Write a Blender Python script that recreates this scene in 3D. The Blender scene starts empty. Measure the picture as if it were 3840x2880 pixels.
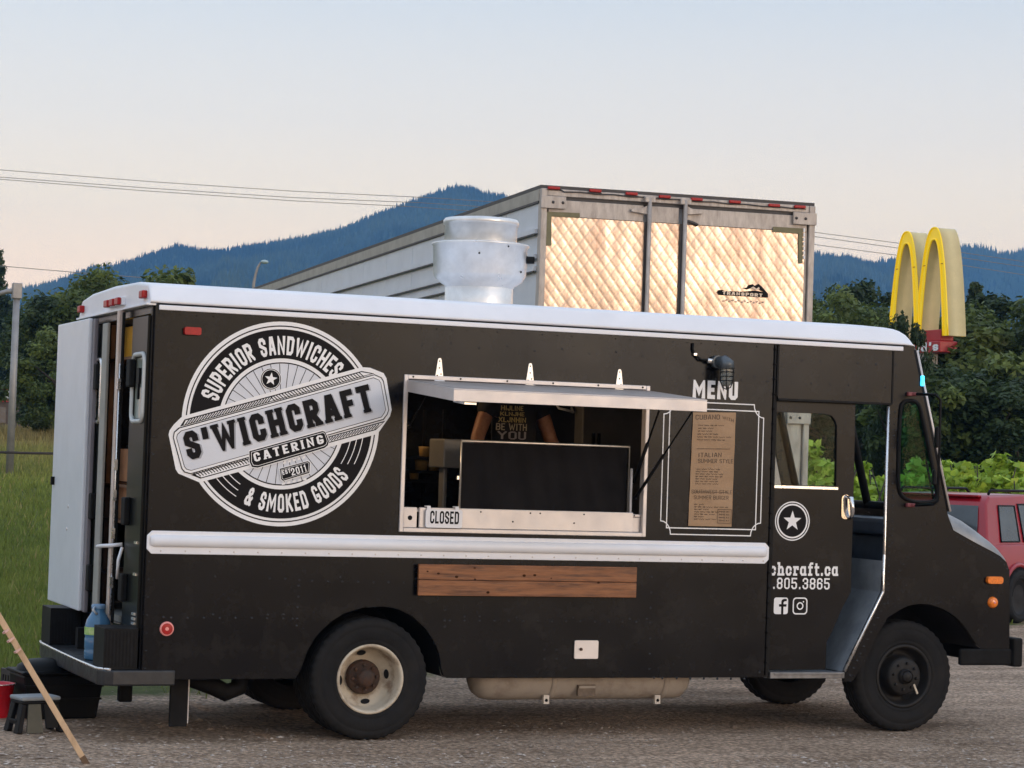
import bpy, bmesh, math, random
from mathutils import Vector, Matrix, noise
from mathutils.geometry import tessellate_polygon

scene = bpy.context.scene
col = scene.collection
R = math.radians
random.seed(7)

# ---------------------------------------------------------------- camera
CAM = Vector((-3.33435, -14.49661, 1.85055))
FW = Vector((0.36952, 0.92865, 0.03261)).normalized()
RT = Vector((0.92823, -0.37052, 0.03327)).normalized()
UP = RT.cross(FW).normalized()
FPX = 8759.7            # focal length in pixels of a 3840 wide frame
cam_d = bpy.data.cameras.new('camera')
cam_d.sensor_fit = 'HORIZONTAL'
cam_d.sensor_width = 36.0
cam_d.lens = 36.0 * FPX / 3840.0
cam_d.clip_start = 0.1
cam_d.clip_end = 30000
cam = bpy.data.objects.new('camera', cam_d)
col.objects.link(cam)
cam.matrix_world = Matrix(((RT.x, UP.x, -FW.x, CAM.x), (RT.y, UP.y, -FW.y, CAM.y), (RT.z, UP.z, -FW.z, CAM.z), (0, 0, 0, 1)))
scene.camera = cam

# ---------------------------------------------------------------- sky, sun, exposure
SUN_AZ = Vector((0.42, -0.906, 0)).normalized()     # towards the sunset, behind the photographer
SUN_EL = R(10.0)
world = bpy.data.worlds.new('World')
scene.world = world
world.use_nodes = True
wt = world.node_tree
wt.nodes.clear()
w_out = wt.nodes.new('ShaderNodeOutputWorld')
sky = wt.nodes.new('ShaderNodeTexSky')
sky.sky_type = 'NISHITA'
sky.sun_disc = False
sky.sun_elevation = SUN_EL
sky.sun_rotation = math.atan2(SUN_AZ.x, SUN_AZ.y)
sky.altitude = 100
sky.air_density = 1.0
sky.dust_density = 2.0
sky.ozone_density = 1.5
bg1 = wt.nodes.new('ShaderNodeBackground')
bg1.inputs['Strength'].default_value = 0.05
wt.links.new(sky.outputs[0], bg1.inputs['Color'])
# soft twilight dome: peach near the horizon, pale blue higher up, the same all the way round
tc = wt.nodes.new('ShaderNodeTexCoord')
sep = wt.nodes.new('ShaderNodeSeparateXYZ')
wt.links.new(tc.outputs['Generated'], sep.inputs[0])
ramp = wt.nodes.new('ShaderNodeValToRGB')
wt.links.new(sep.outputs['Z'], ramp.inputs['Fac'])
ramp.color_ramp.interpolation = 'LINEAR'
stops = [(0.0, (.85, .545, .335)), (0.05, (.84, .56, .35)), (0.078, (.81, .575, .365)), (0.105, (.735, .57, .378)), (0.14, (.57, .487, .392)),
         (0.196, (.405, .402, .395)), (0.30, (.39, .42, .455)), (0.55, (.37, .43, .51)), (1.0, (.35, .42, .53))]
el = ramp.color_ramp.elements
while len(el) < len(stops):
    el.new(0.5)
for e, (p, c) in zip(el, stops):
    e.position = p
    e.color = (*c, 1)
bg2 = wt.nodes.new('ShaderNodeBackground')
bg2.inputs['Strength'].default_value = 2.0
wt.links.new(ramp.outputs[0], bg2.inputs['Color'])
wadd = wt.nodes.new('ShaderNodeAddShader')
wt.links.new(bg1.outputs[0], wadd.inputs[0])
wt.links.new(bg2.outputs[0], wadd.inputs[1])
wt.links.new(wadd.outputs[0], w_out.inputs['Surface'])

sun_d = bpy.data.lights.new('sun', 'SUN')
sun_d.energy = 0.5
sun_d.angle = R(12)
sun_d.color = (1.0, 0.84, 0.76)
sun = bpy.data.objects.new('sun', sun_d)
col.objects.link(sun)
sdir = Vector((SUN_AZ.x * math.cos(SUN_EL), SUN_AZ.y * math.cos(SUN_EL), math.sin(SUN_EL)))
sun.rotation_euler = (-sdir).to_track_quat('-Z', 'Y').to_euler()
sun.location = (0, -20, 12)

scene.view_settings.view_transform = 'Standard'
scene.view_settings.look = 'None'
scene.view_settings.gamma = 1
scene.view_settings.exposure = 0
scene.render.engine = 'CYCLES'
scene.cycles.use_denoising = True
scene.cycles.max_bounces = 8
scene.cycles.diffuse_bounces = 3
scene.cycles.glossy_bounces = 3
scene.cycles.transmission_bounces = 6
scene.cycles.transparent_max_bounces = 12
scene.cycles.volume_bounces = 0

# ---------------------------------------------------------------- helpers
def ray(u, v):
    return FW + RT * ((u - 1920) / FPX) + UP * ((1440 - v) / FPX)
def side(u, v, y=0.0):
    """metres (x, z) on the upright plane at distance y that carries a surveyed point"""
    d = ray(u, v); t = (y - CAM.y) / d.y; q = CAM + d * t
    return (q.x, q.z)
def far(u, v, depth):
    return CAM + ray(u, v) * depth
def depth_of(p):
    return (Vector(p) - CAM).dot(FW)

WM = {}
def new_root(name, loc, rz=0.0):
    o = bpy.data.objects.new(name, None)
    o.empty_display_size = 0.2
    o.location = loc
    o.rotation_euler = (0, 0, rz)
    col.objects.link(o)
    WM[o.name] = Matrix.Translation(Vector(loc)) @ Matrix.Rotation(rz, 4, 'Z')
    return o
def tag(o, label=None, cat=None, group=None, kind=None):
    if label: o['label'] = label
    if cat: o['category'] = cat
    if group: o['group'] = group
    if kind: o['kind'] = kind
    return o
def copy_tree(o, parent=None):
    c = o.copy(); col.objects.link(c); c.parent = parent
    for ch in o.children:
        copy_tree(ch, c)
    return c

class MB:
    def __init__(s):
        s.v = []; s.f = []; s.m = []; s.sm = []
    def add(s, vs, fs, m=0, smooth=False):
        b = len(s.v)
        s.v.extend([tuple(q) for q in vs])
        for f in fs:
            s.f.append(tuple(i + b for i in f)); s.m.append(m); s.sm.append(smooth)
        return s
    def box(s, x0, x1, y0, y1, z0, z1, m=0):
        vs = [(x, y, z) for z in (z0, z1) for y in (y0, y1) for x in (x0, x1)]
        return s.add(vs, [(0, 2, 3, 1), (4, 5, 7, 6), (0, 1, 5, 4), (2, 6, 7, 3), (0, 4, 6, 2), (1, 3, 7, 5)], m)
    def obox(s, M, sx, sy, sz, m=0):
        vs = [M @ Vector((x * sx / 2, y * sy / 2, z * sz / 2)) for z in (-1, 1) for y in (-1, 1) for x in (-1, 1)]
        return s.add(vs, [(0, 2, 3, 1), (4, 5, 7, 6), (0, 1, 5, 4), (2, 6, 7, 3), (0, 4, 6, 2), (1, 3, 7, 5)], m)
    def plate(s, loops, y0, y1, m=0, ax='y', back=True):
        """slab with holes: loops of (a, b); ax = the axis of its thickness"""
        def P(a, b, t):
            return (a, t, b) if ax == 'y' else ((t, a, b) if ax == 'x' else (a, b, t))
        tri = tessellate_polygon([[Vector((a, b, 0)) for a, b in l] for l in loops])
        flat = [q for l in loops for q in l]
        s.add([P(a, b, y0) for a, b in flat], tri, m)
        if back and y1 != y0:
            s.add([P(a, b, y1) for a, b in flat], [t[::-1] for t in tri], m)
            for l in loops:
                n = len(l)
                s.add([P(a, b, y0) for a, b in l] + [P(a, b, y1) for a, b in l],
                      [(i, (i + 1) % n, n + (i + 1) % n, n + i) for i in range(n)], m)
        return s
    def tube(s, pts, r, n=8, m=0, closed=False, smooth=True, caps=True):
        pts = [Vector(p) for p in pts]; k = len(pts)
        rs = r if isinstance(r, (list, tuple)) else [r] * k
        ref = None; vs = []
        for i, p in enumerate(pts):
            a = pts[i - 1] if (i > 0 or closed) else p
            b = pts[(i + 1) % k] if (i < k - 1 or closed) else p
            t = (b - a).normalized()
            if ref is None:
                ref = Vector((0, 0, 1)) if abs(t.z) < 0.9 else Vector((1, 0, 0))
            x = t.cross(ref).normalized(); y = x.cross(t).normalized(); ref = y
            for j in range(n):
                an = 2 * math.pi * j / n
                vs.append(p + (x * math.cos(an) + y * math.sin(an)) * rs[i])
        fs = []
        for i in range(k if closed else k - 1):
            i2 = (i + 1) % k
            for j in range(n):
                j2 = (j + 1) % n
                fs.append((i * n + j, i * n + j2, i2 * n + j2, i2 * n + j))
        s.add(vs, fs, m, smooth)
        if caps and not closed:
            s.add(vs[:n], [tuple(range(n))[::-1]], m); s.add(vs[-n:], [tuple(range(n))], m)
        return s
    def lathe(s, prof, o, ax='z', n=24, m=0, smooth=True, mod=None):
        """prof: (radius, height along axis)"""
        o = Vector(o); vs = []
        for k, (r, h) in enumerate(prof):
            for j in range(n):
                an = 2 * math.pi * j / n
                rr = r * (mod(k, j) if mod else 1.0)
                a, b = rr * math.cos(an), rr * math.sin(an)
                vs.append(o + (Vector((a, b, h)) if ax == 'z' else (Vector((a, h, b)) if ax == 'y' else Vector((h, a, b)))))
        fs = [(k * n + j, k * n + (j + 1) % n, (k + 1) * n + (j + 1) % n, (k + 1) * n + j) for k in range(len(prof) - 1) for j in range(n)]
        return s.add(vs, fs, m, smooth)
    def disc(s, o, r, ax='y', n=24, m=0):
        o = Vector(o); vs = []
        for j in range(n):
            an = 2 * math.pi * j / n; a, b = r * math.cos(an), r * math.sin(an)
            vs.append(o + (Vector((a, 0, b)) if ax == 'y' else (Vector((a, b, 0)) if ax == 'z' else Vector((0, a, b)))))
        return s.add(vs, [tuple(range(n))], m)
    def grid(s, fn, nu, nv, m=0, smooth=True):
        vs = [fn(i / nu, j / nv) for j in range(nv + 1) for i in range(nu + 1)]
        w = nu + 1
        return s.add(vs, [(j * w + i, j * w + i + 1, (j + 1) * w + i + 1, (j + 1) * w + i) for j in range(nv) for i in range(nu)], m, smooth)
    def mesh(s, name, mats):
        me = bpy.data.meshes.new(name)
        me.from_pydata(s.v, [], s.f)
        for q in (mats if isinstance(mats, (list, tuple)) else [mats]):
            me.materials.append(q)
        me.polygons.foreach_set('material_index', s.m)
        me.polygons.foreach_set('use_smooth', s.sm)
        me.update()
        return me
    def build(s, name, mats, parent=None, bevel=0.0, seg=2, fix=True):
        me = s.mesh(name, mats)
        if fix:
            bm = bmesh.new(); bm.from_mesh(me)
            bmesh.ops.remove_doubles(bm, verts=bm.verts, dist=1e-5)
            bmesh.ops.recalc_face_normals(bm, faces=bm.faces)
            bm.to_mesh(me); bm.free()
        o = bpy.data.objects.new(name, me)
        col.objects.link(o)
        if parent:
            o.parent = parent
            if parent.name in WM:
                o.matrix_parent_inverse = WM[parent.name].inverted()
        if bevel:
            b = o.modifiers.new('bevel', 'BEVEL'); b.width = bevel; b.segments = seg; b.limit_method = 'ANGLE'; b.angle_limit = R(40)
            b.harden_normals = False
        return o

# ---------------------------------------------------------------- materials
def mat(name, c, rough=0.5, metal=0.0, var=0.0, vscale=6.0, c2=None, bump=0.0, bscale=60.0, coat=0.0, spec=0.5, emit=None, trans=0.0, stretch=None, rvar=0.0, detail=6.0, c3=None):
    m = bpy.data.materials.new(name); m.use_nodes = True
    nt = m.node_tree; b = nt.nodes['Principled BSDF']
    b.inputs['Base Color'].default_value = (*c, 1)
    b.inputs['Roughness'].default_value = rough
    b.inputs['Metallic'].default_value = metal
    b.inputs['Specular IOR Level'].default_value = spec
    b.inputs['Coat Weight'].default_value = coat
    if trans: b.inputs['Transmission Weight'].default_value = trans
    if emit:
        b.inputs['Emission Color'].default_value = (*emit[0], 1); b.inputs['Emission Strength'].default_value = emit[1]
    src = None
    if var or bump or c2 or rvar:
        tcn = nt.nodes.new('ShaderNodeTexCoord'); src = tcn.outputs['Object']
        if stretch:
            mp = nt.nodes.new('ShaderNodeMapping'); mp.inputs['Scale'].default_value = stretch
            nt.links.new(src, mp.inputs['Vector']); src = mp.outputs[0]
    if var or c2:
        n = nt.nodes.new('ShaderNodeTexNoise'); n.inputs['Scale'].default_value = vscale; n.inputs['Detail'].default_value = detail
        n.inputs['Roughness'].default_value = 0.65
        nt.links.new(src, n.inputs['Vector'])
        rp = nt.nodes.new('ShaderNodeValToRGB')
        rp.color_ramp.elements[0].position = 0.32; rp.color_ramp.elements[1].position = 0.68
        d = c2 if c2 else tuple(max(0, q * (1 - var)) for q in c)
        e = c if c2 else tuple(min(1, q * (1 + var)) for q in c)
        rp.color_ramp.elements[0].color = (*d, 1); rp.color_ramp.elements[1].color = (*e, 1)
        if c3:
            k = rp.color_ramp.elements.new(0.5); k.color = (*c3, 1)
        nt.links.new(n.outputs['Fac'], rp.inputs['Fac']); nt.links.new(rp.outputs[0], b.inputs['Base Color'])
    if rvar:
        n3 = nt.nodes.new('ShaderNodeTexNoise'); n3.inputs['Scale'].default_value = vscale * 1.7; n3.inputs['Detail'].default_value = 5
        nt.links.new(src, n3.inputs['Vector'])
        mr = nt.nodes.new('ShaderNodeMapRange'); mr.inputs['To Min'].default_value = max(0.02, rough - rvar); mr.inputs['To Max'].default_value = min(1, rough + rvar)
        mr.inputs['From Min'].default_value = 0.3; mr.inputs['From Max'].default_value = 0.7
        nt.links.new(n3.outputs['Fac'], mr.inputs['Value']); nt.links.new(mr.outputs[0], b.inputs['Roughness'])
    if bump:
        n2 = nt.nodes.new('ShaderNodeTexNoise'); n2.inputs['Scale'].default_value = bscale; n2.inputs['Detail'].default_value = 4
        nt.links.new(src, n2.inputs['Vector'])
        bp = nt.nodes.new('ShaderNodeBump'); bp.inputs['Strength'].default_value = bump; bp.inputs['Distance'].default_value = 0.02
        nt.links.new(n2.outputs['Fac'], bp.inputs['Height']); nt.links.new(bp.outputs[0], b.inputs['Normal'])
    return m
def glass(name, tint=(0.9, 0.95, 0.95), refl=0.12):
    m = bpy.data.materials.new(name); m.use_nodes = True
    nt = m.node_tree; nt.nodes.clear()
    o = nt.nodes.new('ShaderNodeOutputMaterial'); t = nt.nodes.new('ShaderNodeBsdfTransparent'); g = nt.nodes.new('ShaderNodeBsdfGlossy')
    t.inputs['Color'].default_value = (*tint, 1); g.inputs['Roughness'].default_value = 0.02
    mx = nt.nodes.new('ShaderNodeMixShader'); fr = nt.nodes.new('ShaderNodeFresnel'); fr.inputs['IOR'].default_value = 1.45
    mm_ = nt.nodes.new('ShaderNodeMath'); mm_.operation = 'MULTIPLY'; mm_.inputs[1].default_value = refl; nt.links.new(fr.outputs[0], mm_.inputs[0]); nt.links.new(mm_.outputs[0], mx.inputs[0]); nt.links.new(t.outputs[0], mx.inputs[1]); nt.links.new(g.outputs[0], mx.inputs[2]); nt.links.new(mx.outputs[0], o.inputs['Surface'])
    return m

def oilcan(m, scale=1.7, dist=0.006, strength=0.35, dust=None):
    # gentle waviness of thin sheet metal, and a film of road dust in blotches
    nt = m.node_tree; b = nt.nodes['Principled BSDF']
    tcn = nt.nodes.new('ShaderNodeTexCoord'); n = nt.nodes.new('ShaderNodeTexNoise'); n.inputs['Scale'].default_value = scale; n.inputs['Detail'].default_value = 2
    nt.links.new(tcn.outputs['Object'], n.inputs['Vector'])
    bp = nt.nodes.new('ShaderNodeBump'); bp.inputs['Strength'].default_value = strength; bp.inputs['Distance'].default_value = dist
    nt.links.new(n.outputs['Fac'], bp.inputs['Height'])
    if b.inputs['Normal'].links: nt.links.new(b.inputs['Normal'].links[0].from_socket, bp.inputs['Normal'])
    nt.links.new(bp.outputs[0], b.inputs['Normal'])
    if dust and b.inputs['Base Color'].links:
        src = b.inputs['Base Color'].links[0].from_socket
        d = nt.nodes.new('ShaderNodeTexNoise'); d.inputs['Scale'].default_value = 4.5; d.inputs['Detail'].default_value = 9; d.inputs['Roughness'].default_value = .72
        nt.links.new(tcn.outputs['Object'], d.inputs['Vector'])
        mr = nt.nodes.new('ShaderNodeMapRange'); mr.inputs['From Min'].default_value = .52; mr.inputs['From Max'].default_value = .8; mr.inputs['To Max'].default_value = dust[1]
        nt.links.new(d.outputs['Fac'], mr.inputs['Value'])
        mx = nt.nodes.new('ShaderNodeMix'); mx.data_type = 'RGBA'; nt.links.new(mr.outputs[0], mx.inputs[0]); nt.links.new(src, mx.inputs[6]); mx.inputs[7].default_value = (*dust[0], 1)
        nt.links.new(mx.outputs[2], b.inputs['Base Color'])
M = {}
M['black'] = mat('satin_black_paint', (0.0032, 0.0032, 0.0050), 0.235, var=0.25, vscale=1.3, bump=0.006, bscale=140, rvar=0.035, spec=0.18)
oilcan(M['black'], dust=((.055, .049, .044), .30))
M['black'].node_tree.nodes['Principled BSDF'].inputs['Specular Tint'].default_value = (.88, .93, 1.0, 1)
M['rivet'] = mat('rivet_black', (.016, .015, .016), .22, var=.2, vscale=30, spec=.6)
M['black2'] = mat('gloss_black_paint', (0.008, 0.009, 0.009), 0.30, var=0.2, vscale=3, spec=0.12)
M['white'] = mat('white_paint', (0.77, 0.78, 0.83), 0.38, var=0.04, vscale=3, bump=0.01, bscale=30)
M['whitedoor'] = mat('white_door_paint', (0.66, 0.70, 0.76), 0.32, var=0.05, vscale=4, bump=0.015, bscale=12)
M['alu'] = mat('brushed_aluminium', (0.68, 0.635, 0.62), 0.45, metal=0.35, c2=(0.60, 0.555, 0.54), vscale=5, bump=0.012, bscale=25, rvar=0.06)
M['alu2'] = mat('bright_aluminium', (0.78, 0.77, 0.77), 0.28, metal=0.9, var=0.12, vscale=14, bump=0.02, bscale=30, rvar=0.1)
M['spun'] = mat('spun_aluminium', (0.78, 0.77, 0.76), 0.38, metal=0.7, var=0.14, vscale=5, bump=0.02, bscale=18, rvar=0.12)
M['chrome'] = mat('chrome', (0.75, 0.75, 0.77), 0.1, metal=1.0, var=0.05, vscale=20)
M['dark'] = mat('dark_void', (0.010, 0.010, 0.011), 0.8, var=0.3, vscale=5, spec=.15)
M['frame'] = mat('chassis_black', (0.009, 0.0085, 0.0085), 0.7, var=0.4, vscale=8, bump=0.1, bscale=40, spec=.15)
M['vw'] = mat('vinyl_white', (0.80, 0.80, 0.82), 0.4, var=0.03, vscale=5)
M['vp'] = mat('vinyl_silver', (0.60, 0.63, 0.70), 0.36, var=0.05, vscale=3)
M['vk'] = mat('vinyl_black', (0.005, 0.0045, 0.006), 0.5, var=0.2, vscale=6, spec=.12)
M['red'] = mat('red_lens', (0.36, 0.008, 0.010), 0.35, var=0.25, vscale=60, spec=.3)
M['redlite'] = mat('pale_red_lens', (0.80, 0.30, 0.28), 0.25, var=0.1, vscale=60)
M['orange'] = mat('amber_lens', (0.85, 0.20, 0.02), 0.2, var=0.25, vscale=70, coat=0.5)
M['glass'] = glass('clear_glass')
M['glassg'] = glass('green_glass', (0.55, 0.78, 0.74))
M['rubber'] = mat('tyre_rubber', (0.014, 0.014, 0.015), 0.75, spec=.2, var=0.35, vscale=7, bump=0.12, bscale=60)
M['rubberd'] = mat('dusty_tyre_rubber', (0.021, 0.019, 0.018), 0.85, spec=.18, c2=(0.011, 0.011, 0.012), vscale=5, bump=0.1, bscale=70)
M['cream'] = mat('cream_wheel_paint', (0.58, 0.51, 0.41), 0.55, c2=(0.22, 0.15, 0.10), c3=(0.52, 0.445, 0.345), vscale=7, bump=0.05, bscale=40)
M['rust'] = mat('rusty_hub', (0.030, 0.024, 0.021), 0.8, c2=(0.075, 0.032, 0.016), vscale=22, bump=0.3, bscale=80)
M['wheelk'] = mat('dark_wheel_paint', (0.022, 0.019, 0.018), 0.6, spec=.25, c2=(0.011, 0.0105, 0.0105), vscale=12, bump=0.05, bscale=40)
M['rubberblk'] = mat('black_plastic', (0.008, 0.008, 0.009), 0.5, var=0.3, vscale=20, spec=.12)

# ---------------------------------------------------------------- stroke lettering
_a, _b = 0.26, 0.13
GL = {
 'O': (.56, [('c', [(_a, 0), (1 - _a, 0), (1, _b), (1, 1 - _b), (1 - _a, 1), (_a, 1), (0, 1 - _b), (0, _b)])]),
 'C': (.54, [[(1, .24), (1, _b), (1 - _a, 0), (_a, 0), (0, _b), (0, 1 - _b), (_a, 1), (1 - _a, 1), (1, 1 - _b), (1, .76)]]),
 'S': (.54, [[(0, .22), (0, _b), (_a, 0), (1 - _a, 0), (1, _b), (1, .37), (0, .63), (0, 1 - _b), (_a, 1), (1 - _a, 1), (1, 1 - _b), (1, .78)]]),
 'U': (.56, [[(0, 1), (0, _b), (_a, 0), (1 - _a, 0), (1, _b), (1, 1)]]),
 'P': (.54, [[(0, 0), (0, 1), (1 - _a, 1), (1, 1 - _b), (1, .58), (1 - _a, .45), (0, .45)]]),
 'B': (.56, [('c', [(0, 0), (1 - _a, 0), (1, _b), (1, .42), (1 - _a, .52), (0, .52)]), ('c', [(0, .52), (1 - _a, .52), (.95, .62), (.95, 1 - _b), (1 - _a, 1), (0, 1)])]),
 'E': (.48, [[(1, 0), (0, 0), (0, 1), (1, 1)], [(0, .5), (.8, .5)]]),
 'R': (.56, [[(0, 0), (0, 1), (1 - _a, 1), (1, 1 - _b), (1, .6), (1 - _a, .47), (0, .47)], [(.42, .47), (1, 0)]]),
 'I': (.24, [[(.5, 0), (.5, 1)]]),
 'A': (.60, [[(0, 0), (.38, 1), (.62, 1), (1, 0)], [(.2, .27), (.8, .27)]]),
 'N': (.60, [[(0, 0), (0, 1), (1, 0), (1, 1)]]),
 'D': (.56, [('c', [(0, 0), (1 - _a, 0), (1, _b), (1, 1 - _b), (1 - _a, 1), (0, 1)])]),
 'W': (.88, [[(0, 1), (.24, 0), (.5, .8), (.76, 0), (1, 1)]]),
 'V': (.6, [[(0, 1), (.5, 0), (1, 1)]]),
 'Y': (.6, [[(0, 1), (.5, .5), (1, 1)], [(.5, 0), (.5, .5)]]),
 'H': (.58, [[(0, 0), (0, 1)], [(1, 0), (1, 1)], [(0, .5), (1, .5)]]),
 'F': (.48, [[(0, 0), (0, 1), (1, 1)], [(0, .5), (.8, .5)]]),
 'T': (.54, [[(0, 1), (1, 1)], [(.5, 0), (.5, 1)]]),
 'G': (.56, [[(1, .82), (1, 1 - _b), (1 - _a, 1), (_a, 1), (0, 1 - _b), (0, _b), (_a, 0), (1 - _a, 0), (1, _b), (1, .38), (.62, .38)]]),
 'M': (.78, [[(0, 0), (0, 1), (.5, .3), (1, 1), (1, 0)]]),
 'K': (.58, [[(0, 0), (0, 1)], [(.1, .4), (1, 1)], [(.34, .56), (1, 0)]]),
 'L': (.46, [[(0, 1), (0, 0), (1, 0)]]),
 'X': (.6, [[(0, 0), (1, 1)], [(0, 1), (1, 0)]]),
 'J': (.5, [[(1, 1), (1, _b), (1 - _a, 0), (_a, 0), (0, _b), (0, .28)]]),
 '0': (.54, [('c', [(_a, 0), (1 - _a, 0), (1, _b), (1, 1 - _b), (1 - _a, 1), (_a, 1), (0, 1 - _b), (0, _b)])]),
 '1': (.34, [[(.05, .84), (.6, 1), (.6, 0)]]),
 '2': (.54, [[(0, .74), (0, 1 - _b), (_a, 1), (1 - _a, 1), (1, 1 - _b), (1, .6), (0, .14), (0, 0), (1, 0)]]),
 '3': (.54, [[(0, .78), (0, 1 - _b), (_a, 1), (1 - _a, 1), (1, 1 - _b), (1, .63), (1 - _a, .52), (1, .41), (1, _b), (1 - _a, 0), (_a, 0), (0, _b), (0, .24)], [(.4, .52), (1 - _a, .52)]]),
 '5': (.54, [[(1, 1), (0, 1), (0, .57), (1 - _a, .6), (1, .6 - _b), (1, _b), (1 - _a, 0), (_a, 0), (0, _b), (0, .22)]]),
 '6': (.54, [[(1, .78), (1, 1 - _b), (1 - _a, 1), (_a, 1), (0, 1 - _b), (0, _b), (_a, 0), (1 - _a, 0), (1, _b), (1, .44), (1 - _a, .57), (_a, .57), (0, .45)]]),
 '8': (.54, [('c', [(_a, 0), (1 - _a, 0), (1, _b), (1, .4), (1 - _a, .52), (_a, .52), (0, .4), (0, _b)]), ('c', [(_a, .52), (1 - _a, .52), (1, .64), (1, 1 - _b), (1 - _a, 1), (_a, 1), (0, 1 - _b), (0, .64)])]),
 '&': (.62, [[(1, 0), (.12, .74), (.12, .9), (.32, 1), (.58, 1), (.74, .9), (.74, .74), (0, .36), (0, _b), (.2, 0), (.58, 0), (1, .42)]]),
 "'": (.22, [[(.62, 1), (.62, .86), (.30, .74)]]),
 '.': (.22, [[(.5, 0), (.5, .06)]]),
 ' ': (.30, []),
 # lower case with slab feet; x-height 0.66
 'c': (.50, [[(1, .16), (.78, 0), (.22, 0), (0, .15), (0, .50), (.22, .66), (.75, .66), (1, .55), (1, .46)]]),
 'h': (.60, [[(.15, 0), (.15, 1), (0, 1)], [(.15, .52), (.4, .66), (.68, .66), (.85, .52), (.85, 0)], [(0, 0), (.34, 0)], [(.66, 0), (1, 0)]]),
 'r': (.48, [[(.22, 0), (.22, .66), (0, .66)], [(.22, .46), (.55, .66), (1, .66), (1, .52)], [(0, 0), (.6, 0)]]),
 'a': (.56, [('c', [(.85, .15), (.62, 0), (.22, 0), (0, .15), (0, .50), (.22, .66), (.62, .66), (.85, .50)]), [(.85, .66), (.85, 0), (1, 0)]]),
 'f': (.44, [[(.35, 0), (.35, .86), (.6, 1), (1, 1)], [(0, .66), (.85, .66)], [(0, 0), (.75, 0)]]),
 't': (.42, [[(.3, .92), (.3, .14), (.5, 0), (1, 0)], [(0, .66), (.9, .66)]]),
 'd': (.56, [('c', [(.85, .15), (.62, 0), (.22, 0), (0, .15), (0, .50), (.22, .66), (.62, .66), (.85, .50)]), [(.85, 1), (.85, 0)]]),
 'l': (.22, [[(.5, 0), (.5, 1)]]),
 's': (.48, [[(0, .14), (.22, 0), (.78, 0), (1, .13), (1, .24), (0, .42), (0, .53), (.22, .66), (.78, .66), (1, .53)]]),
 'o': (.54, [('c', [(.25, 0), (.75, 0), (1, .17), (1, .49), (.75, .66), (.25, .66), (0, .49), (0, .17)])]),
 'n': (.54, [[(0, 0), (0, .66)], [(0, .5), (.3, .66), (.75, .66), (1, .5), (1, 0)]]),
 'i': (.22, [[(.5, 0), (.5, .66)], [(.5, .88), (.5, .94)]]),
 'w': (.8, [[(0, .66), (.25, 0), (.5, .55), (.75, 0), (1, .66)]]),
}
def _clip(poly, w):
    for k, lim, sg in ((0, 0.0, 1), (0, w, -1), (1, 0.0, 1), (1, 1.0, -1)):
        out = []
        for i in range(len(poly)):
            p, q = poly[i - 1], poly[i]
            ip, iq = (p[k] - lim) * sg >= -1e-9, (q[k] - lim) * sg >= -1e-9
            if ip != iq:
                t = (lim - p[k]) / (q[k] - p[k]); out.append((p[0] + t * (q[0] - p[0]), p[1] + t * (q[1] - p[1])))
            if iq: out.append(q)
        poly = out
        if len(poly) < 3: return []
    return poly
def stroke(pts, t, closed=False):
    """mitred quads round a centre line"""
    n = len(pts); P = [Vector((p[0], p[1])) for p in pts]; L = []; Rr = []
    for i in range(n):
        a = P[i - 1] if (i > 0 or closed) else None
        b = P[(i + 1) % n] if (i < n - 1 or closed) else None
        d1 = (P[i] - a).normalized() if a is not None else None
        d2 = (b - P[i]).normalized() if b is not None else None
        p = P[i].copy()
        if d1 is None: d1 = d2; p = p - d2 * t / 2
        elif d2 is None: d2 = d1; p = p + d1 * t / 2
        n1 = Vector((-d1.y, d1.x)); n2 = Vector((-d2.y, d2.x)); mm = (n1 + n2)
        mm = mm.normalized() if mm.length > 1e-6 else n1
        k = 1 / max(0.38, mm.dot(n1))
        L.append(p + mm * t / 2 * k); Rr.append(p - mm * t / 2 * k)
    q = []
    for i in range(n if closed else n - 1):
        j = (i + 1) % n
        q.append([tuple(L[i]), tuple(L[j]), tuple(Rr[j]), tuple(Rr[i])])
    return q
def glyph(ch, t, serif=False):
    w, st = GL.get(ch, GL[' '])
    w = max(w, t + 0.02)
    out = []
    for li, s in enumerate(st):
        closed = isinstance(s, tuple); pts = s[1] if closed else s
        c = [(t / 2 + x * (w - t), t / 2 + y * (1 - t)) for x, y in pts]
        for q in stroke(c, t, closed):
            q = _clip(q, w)
            if q: out.append((q, li))
        if serif and not closed:
            for e, nb in ((0, 1), (-1, -2)):
                (x, y), (x2, y2) = pts[e], pts[nb]
                if y in (0, 1) and abs(y2 - y) > 0.3:
                    cx = t / 2 + x * (w - t); h = t * .55; y0 = 0 if y == 0 else 1 - h
                    e2 = t * .5 + .04
                    out.append(([(cx - e2, y0), (cx + e2, y0), (cx + e2, y0 + h), (cx - e2, y0 + h)], li + 3))
    return w, out
def text_width(s, t, gap):
    return sum(max(GL.get(c, GL[' '])[0], t + .02) for c in s) + gap * (len(s) - 1)
def put_text(mb, s, mp, t, gap, m=0, serif=False):
    """mp(u, v, layer) -> 3-D point; u and v in letter heights"""
    u = 0.0
    for ch in s:
        w, qs = glyph(ch, t, serif)
        for qi, (q, li) in enumerate(qs):
            mb.add([mp(u + x, y, li + .09 * (qi % 9)) for x, y in q], [tuple(range(len(q)))], m)
        u += w + gap
LY = 0.0005
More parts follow.
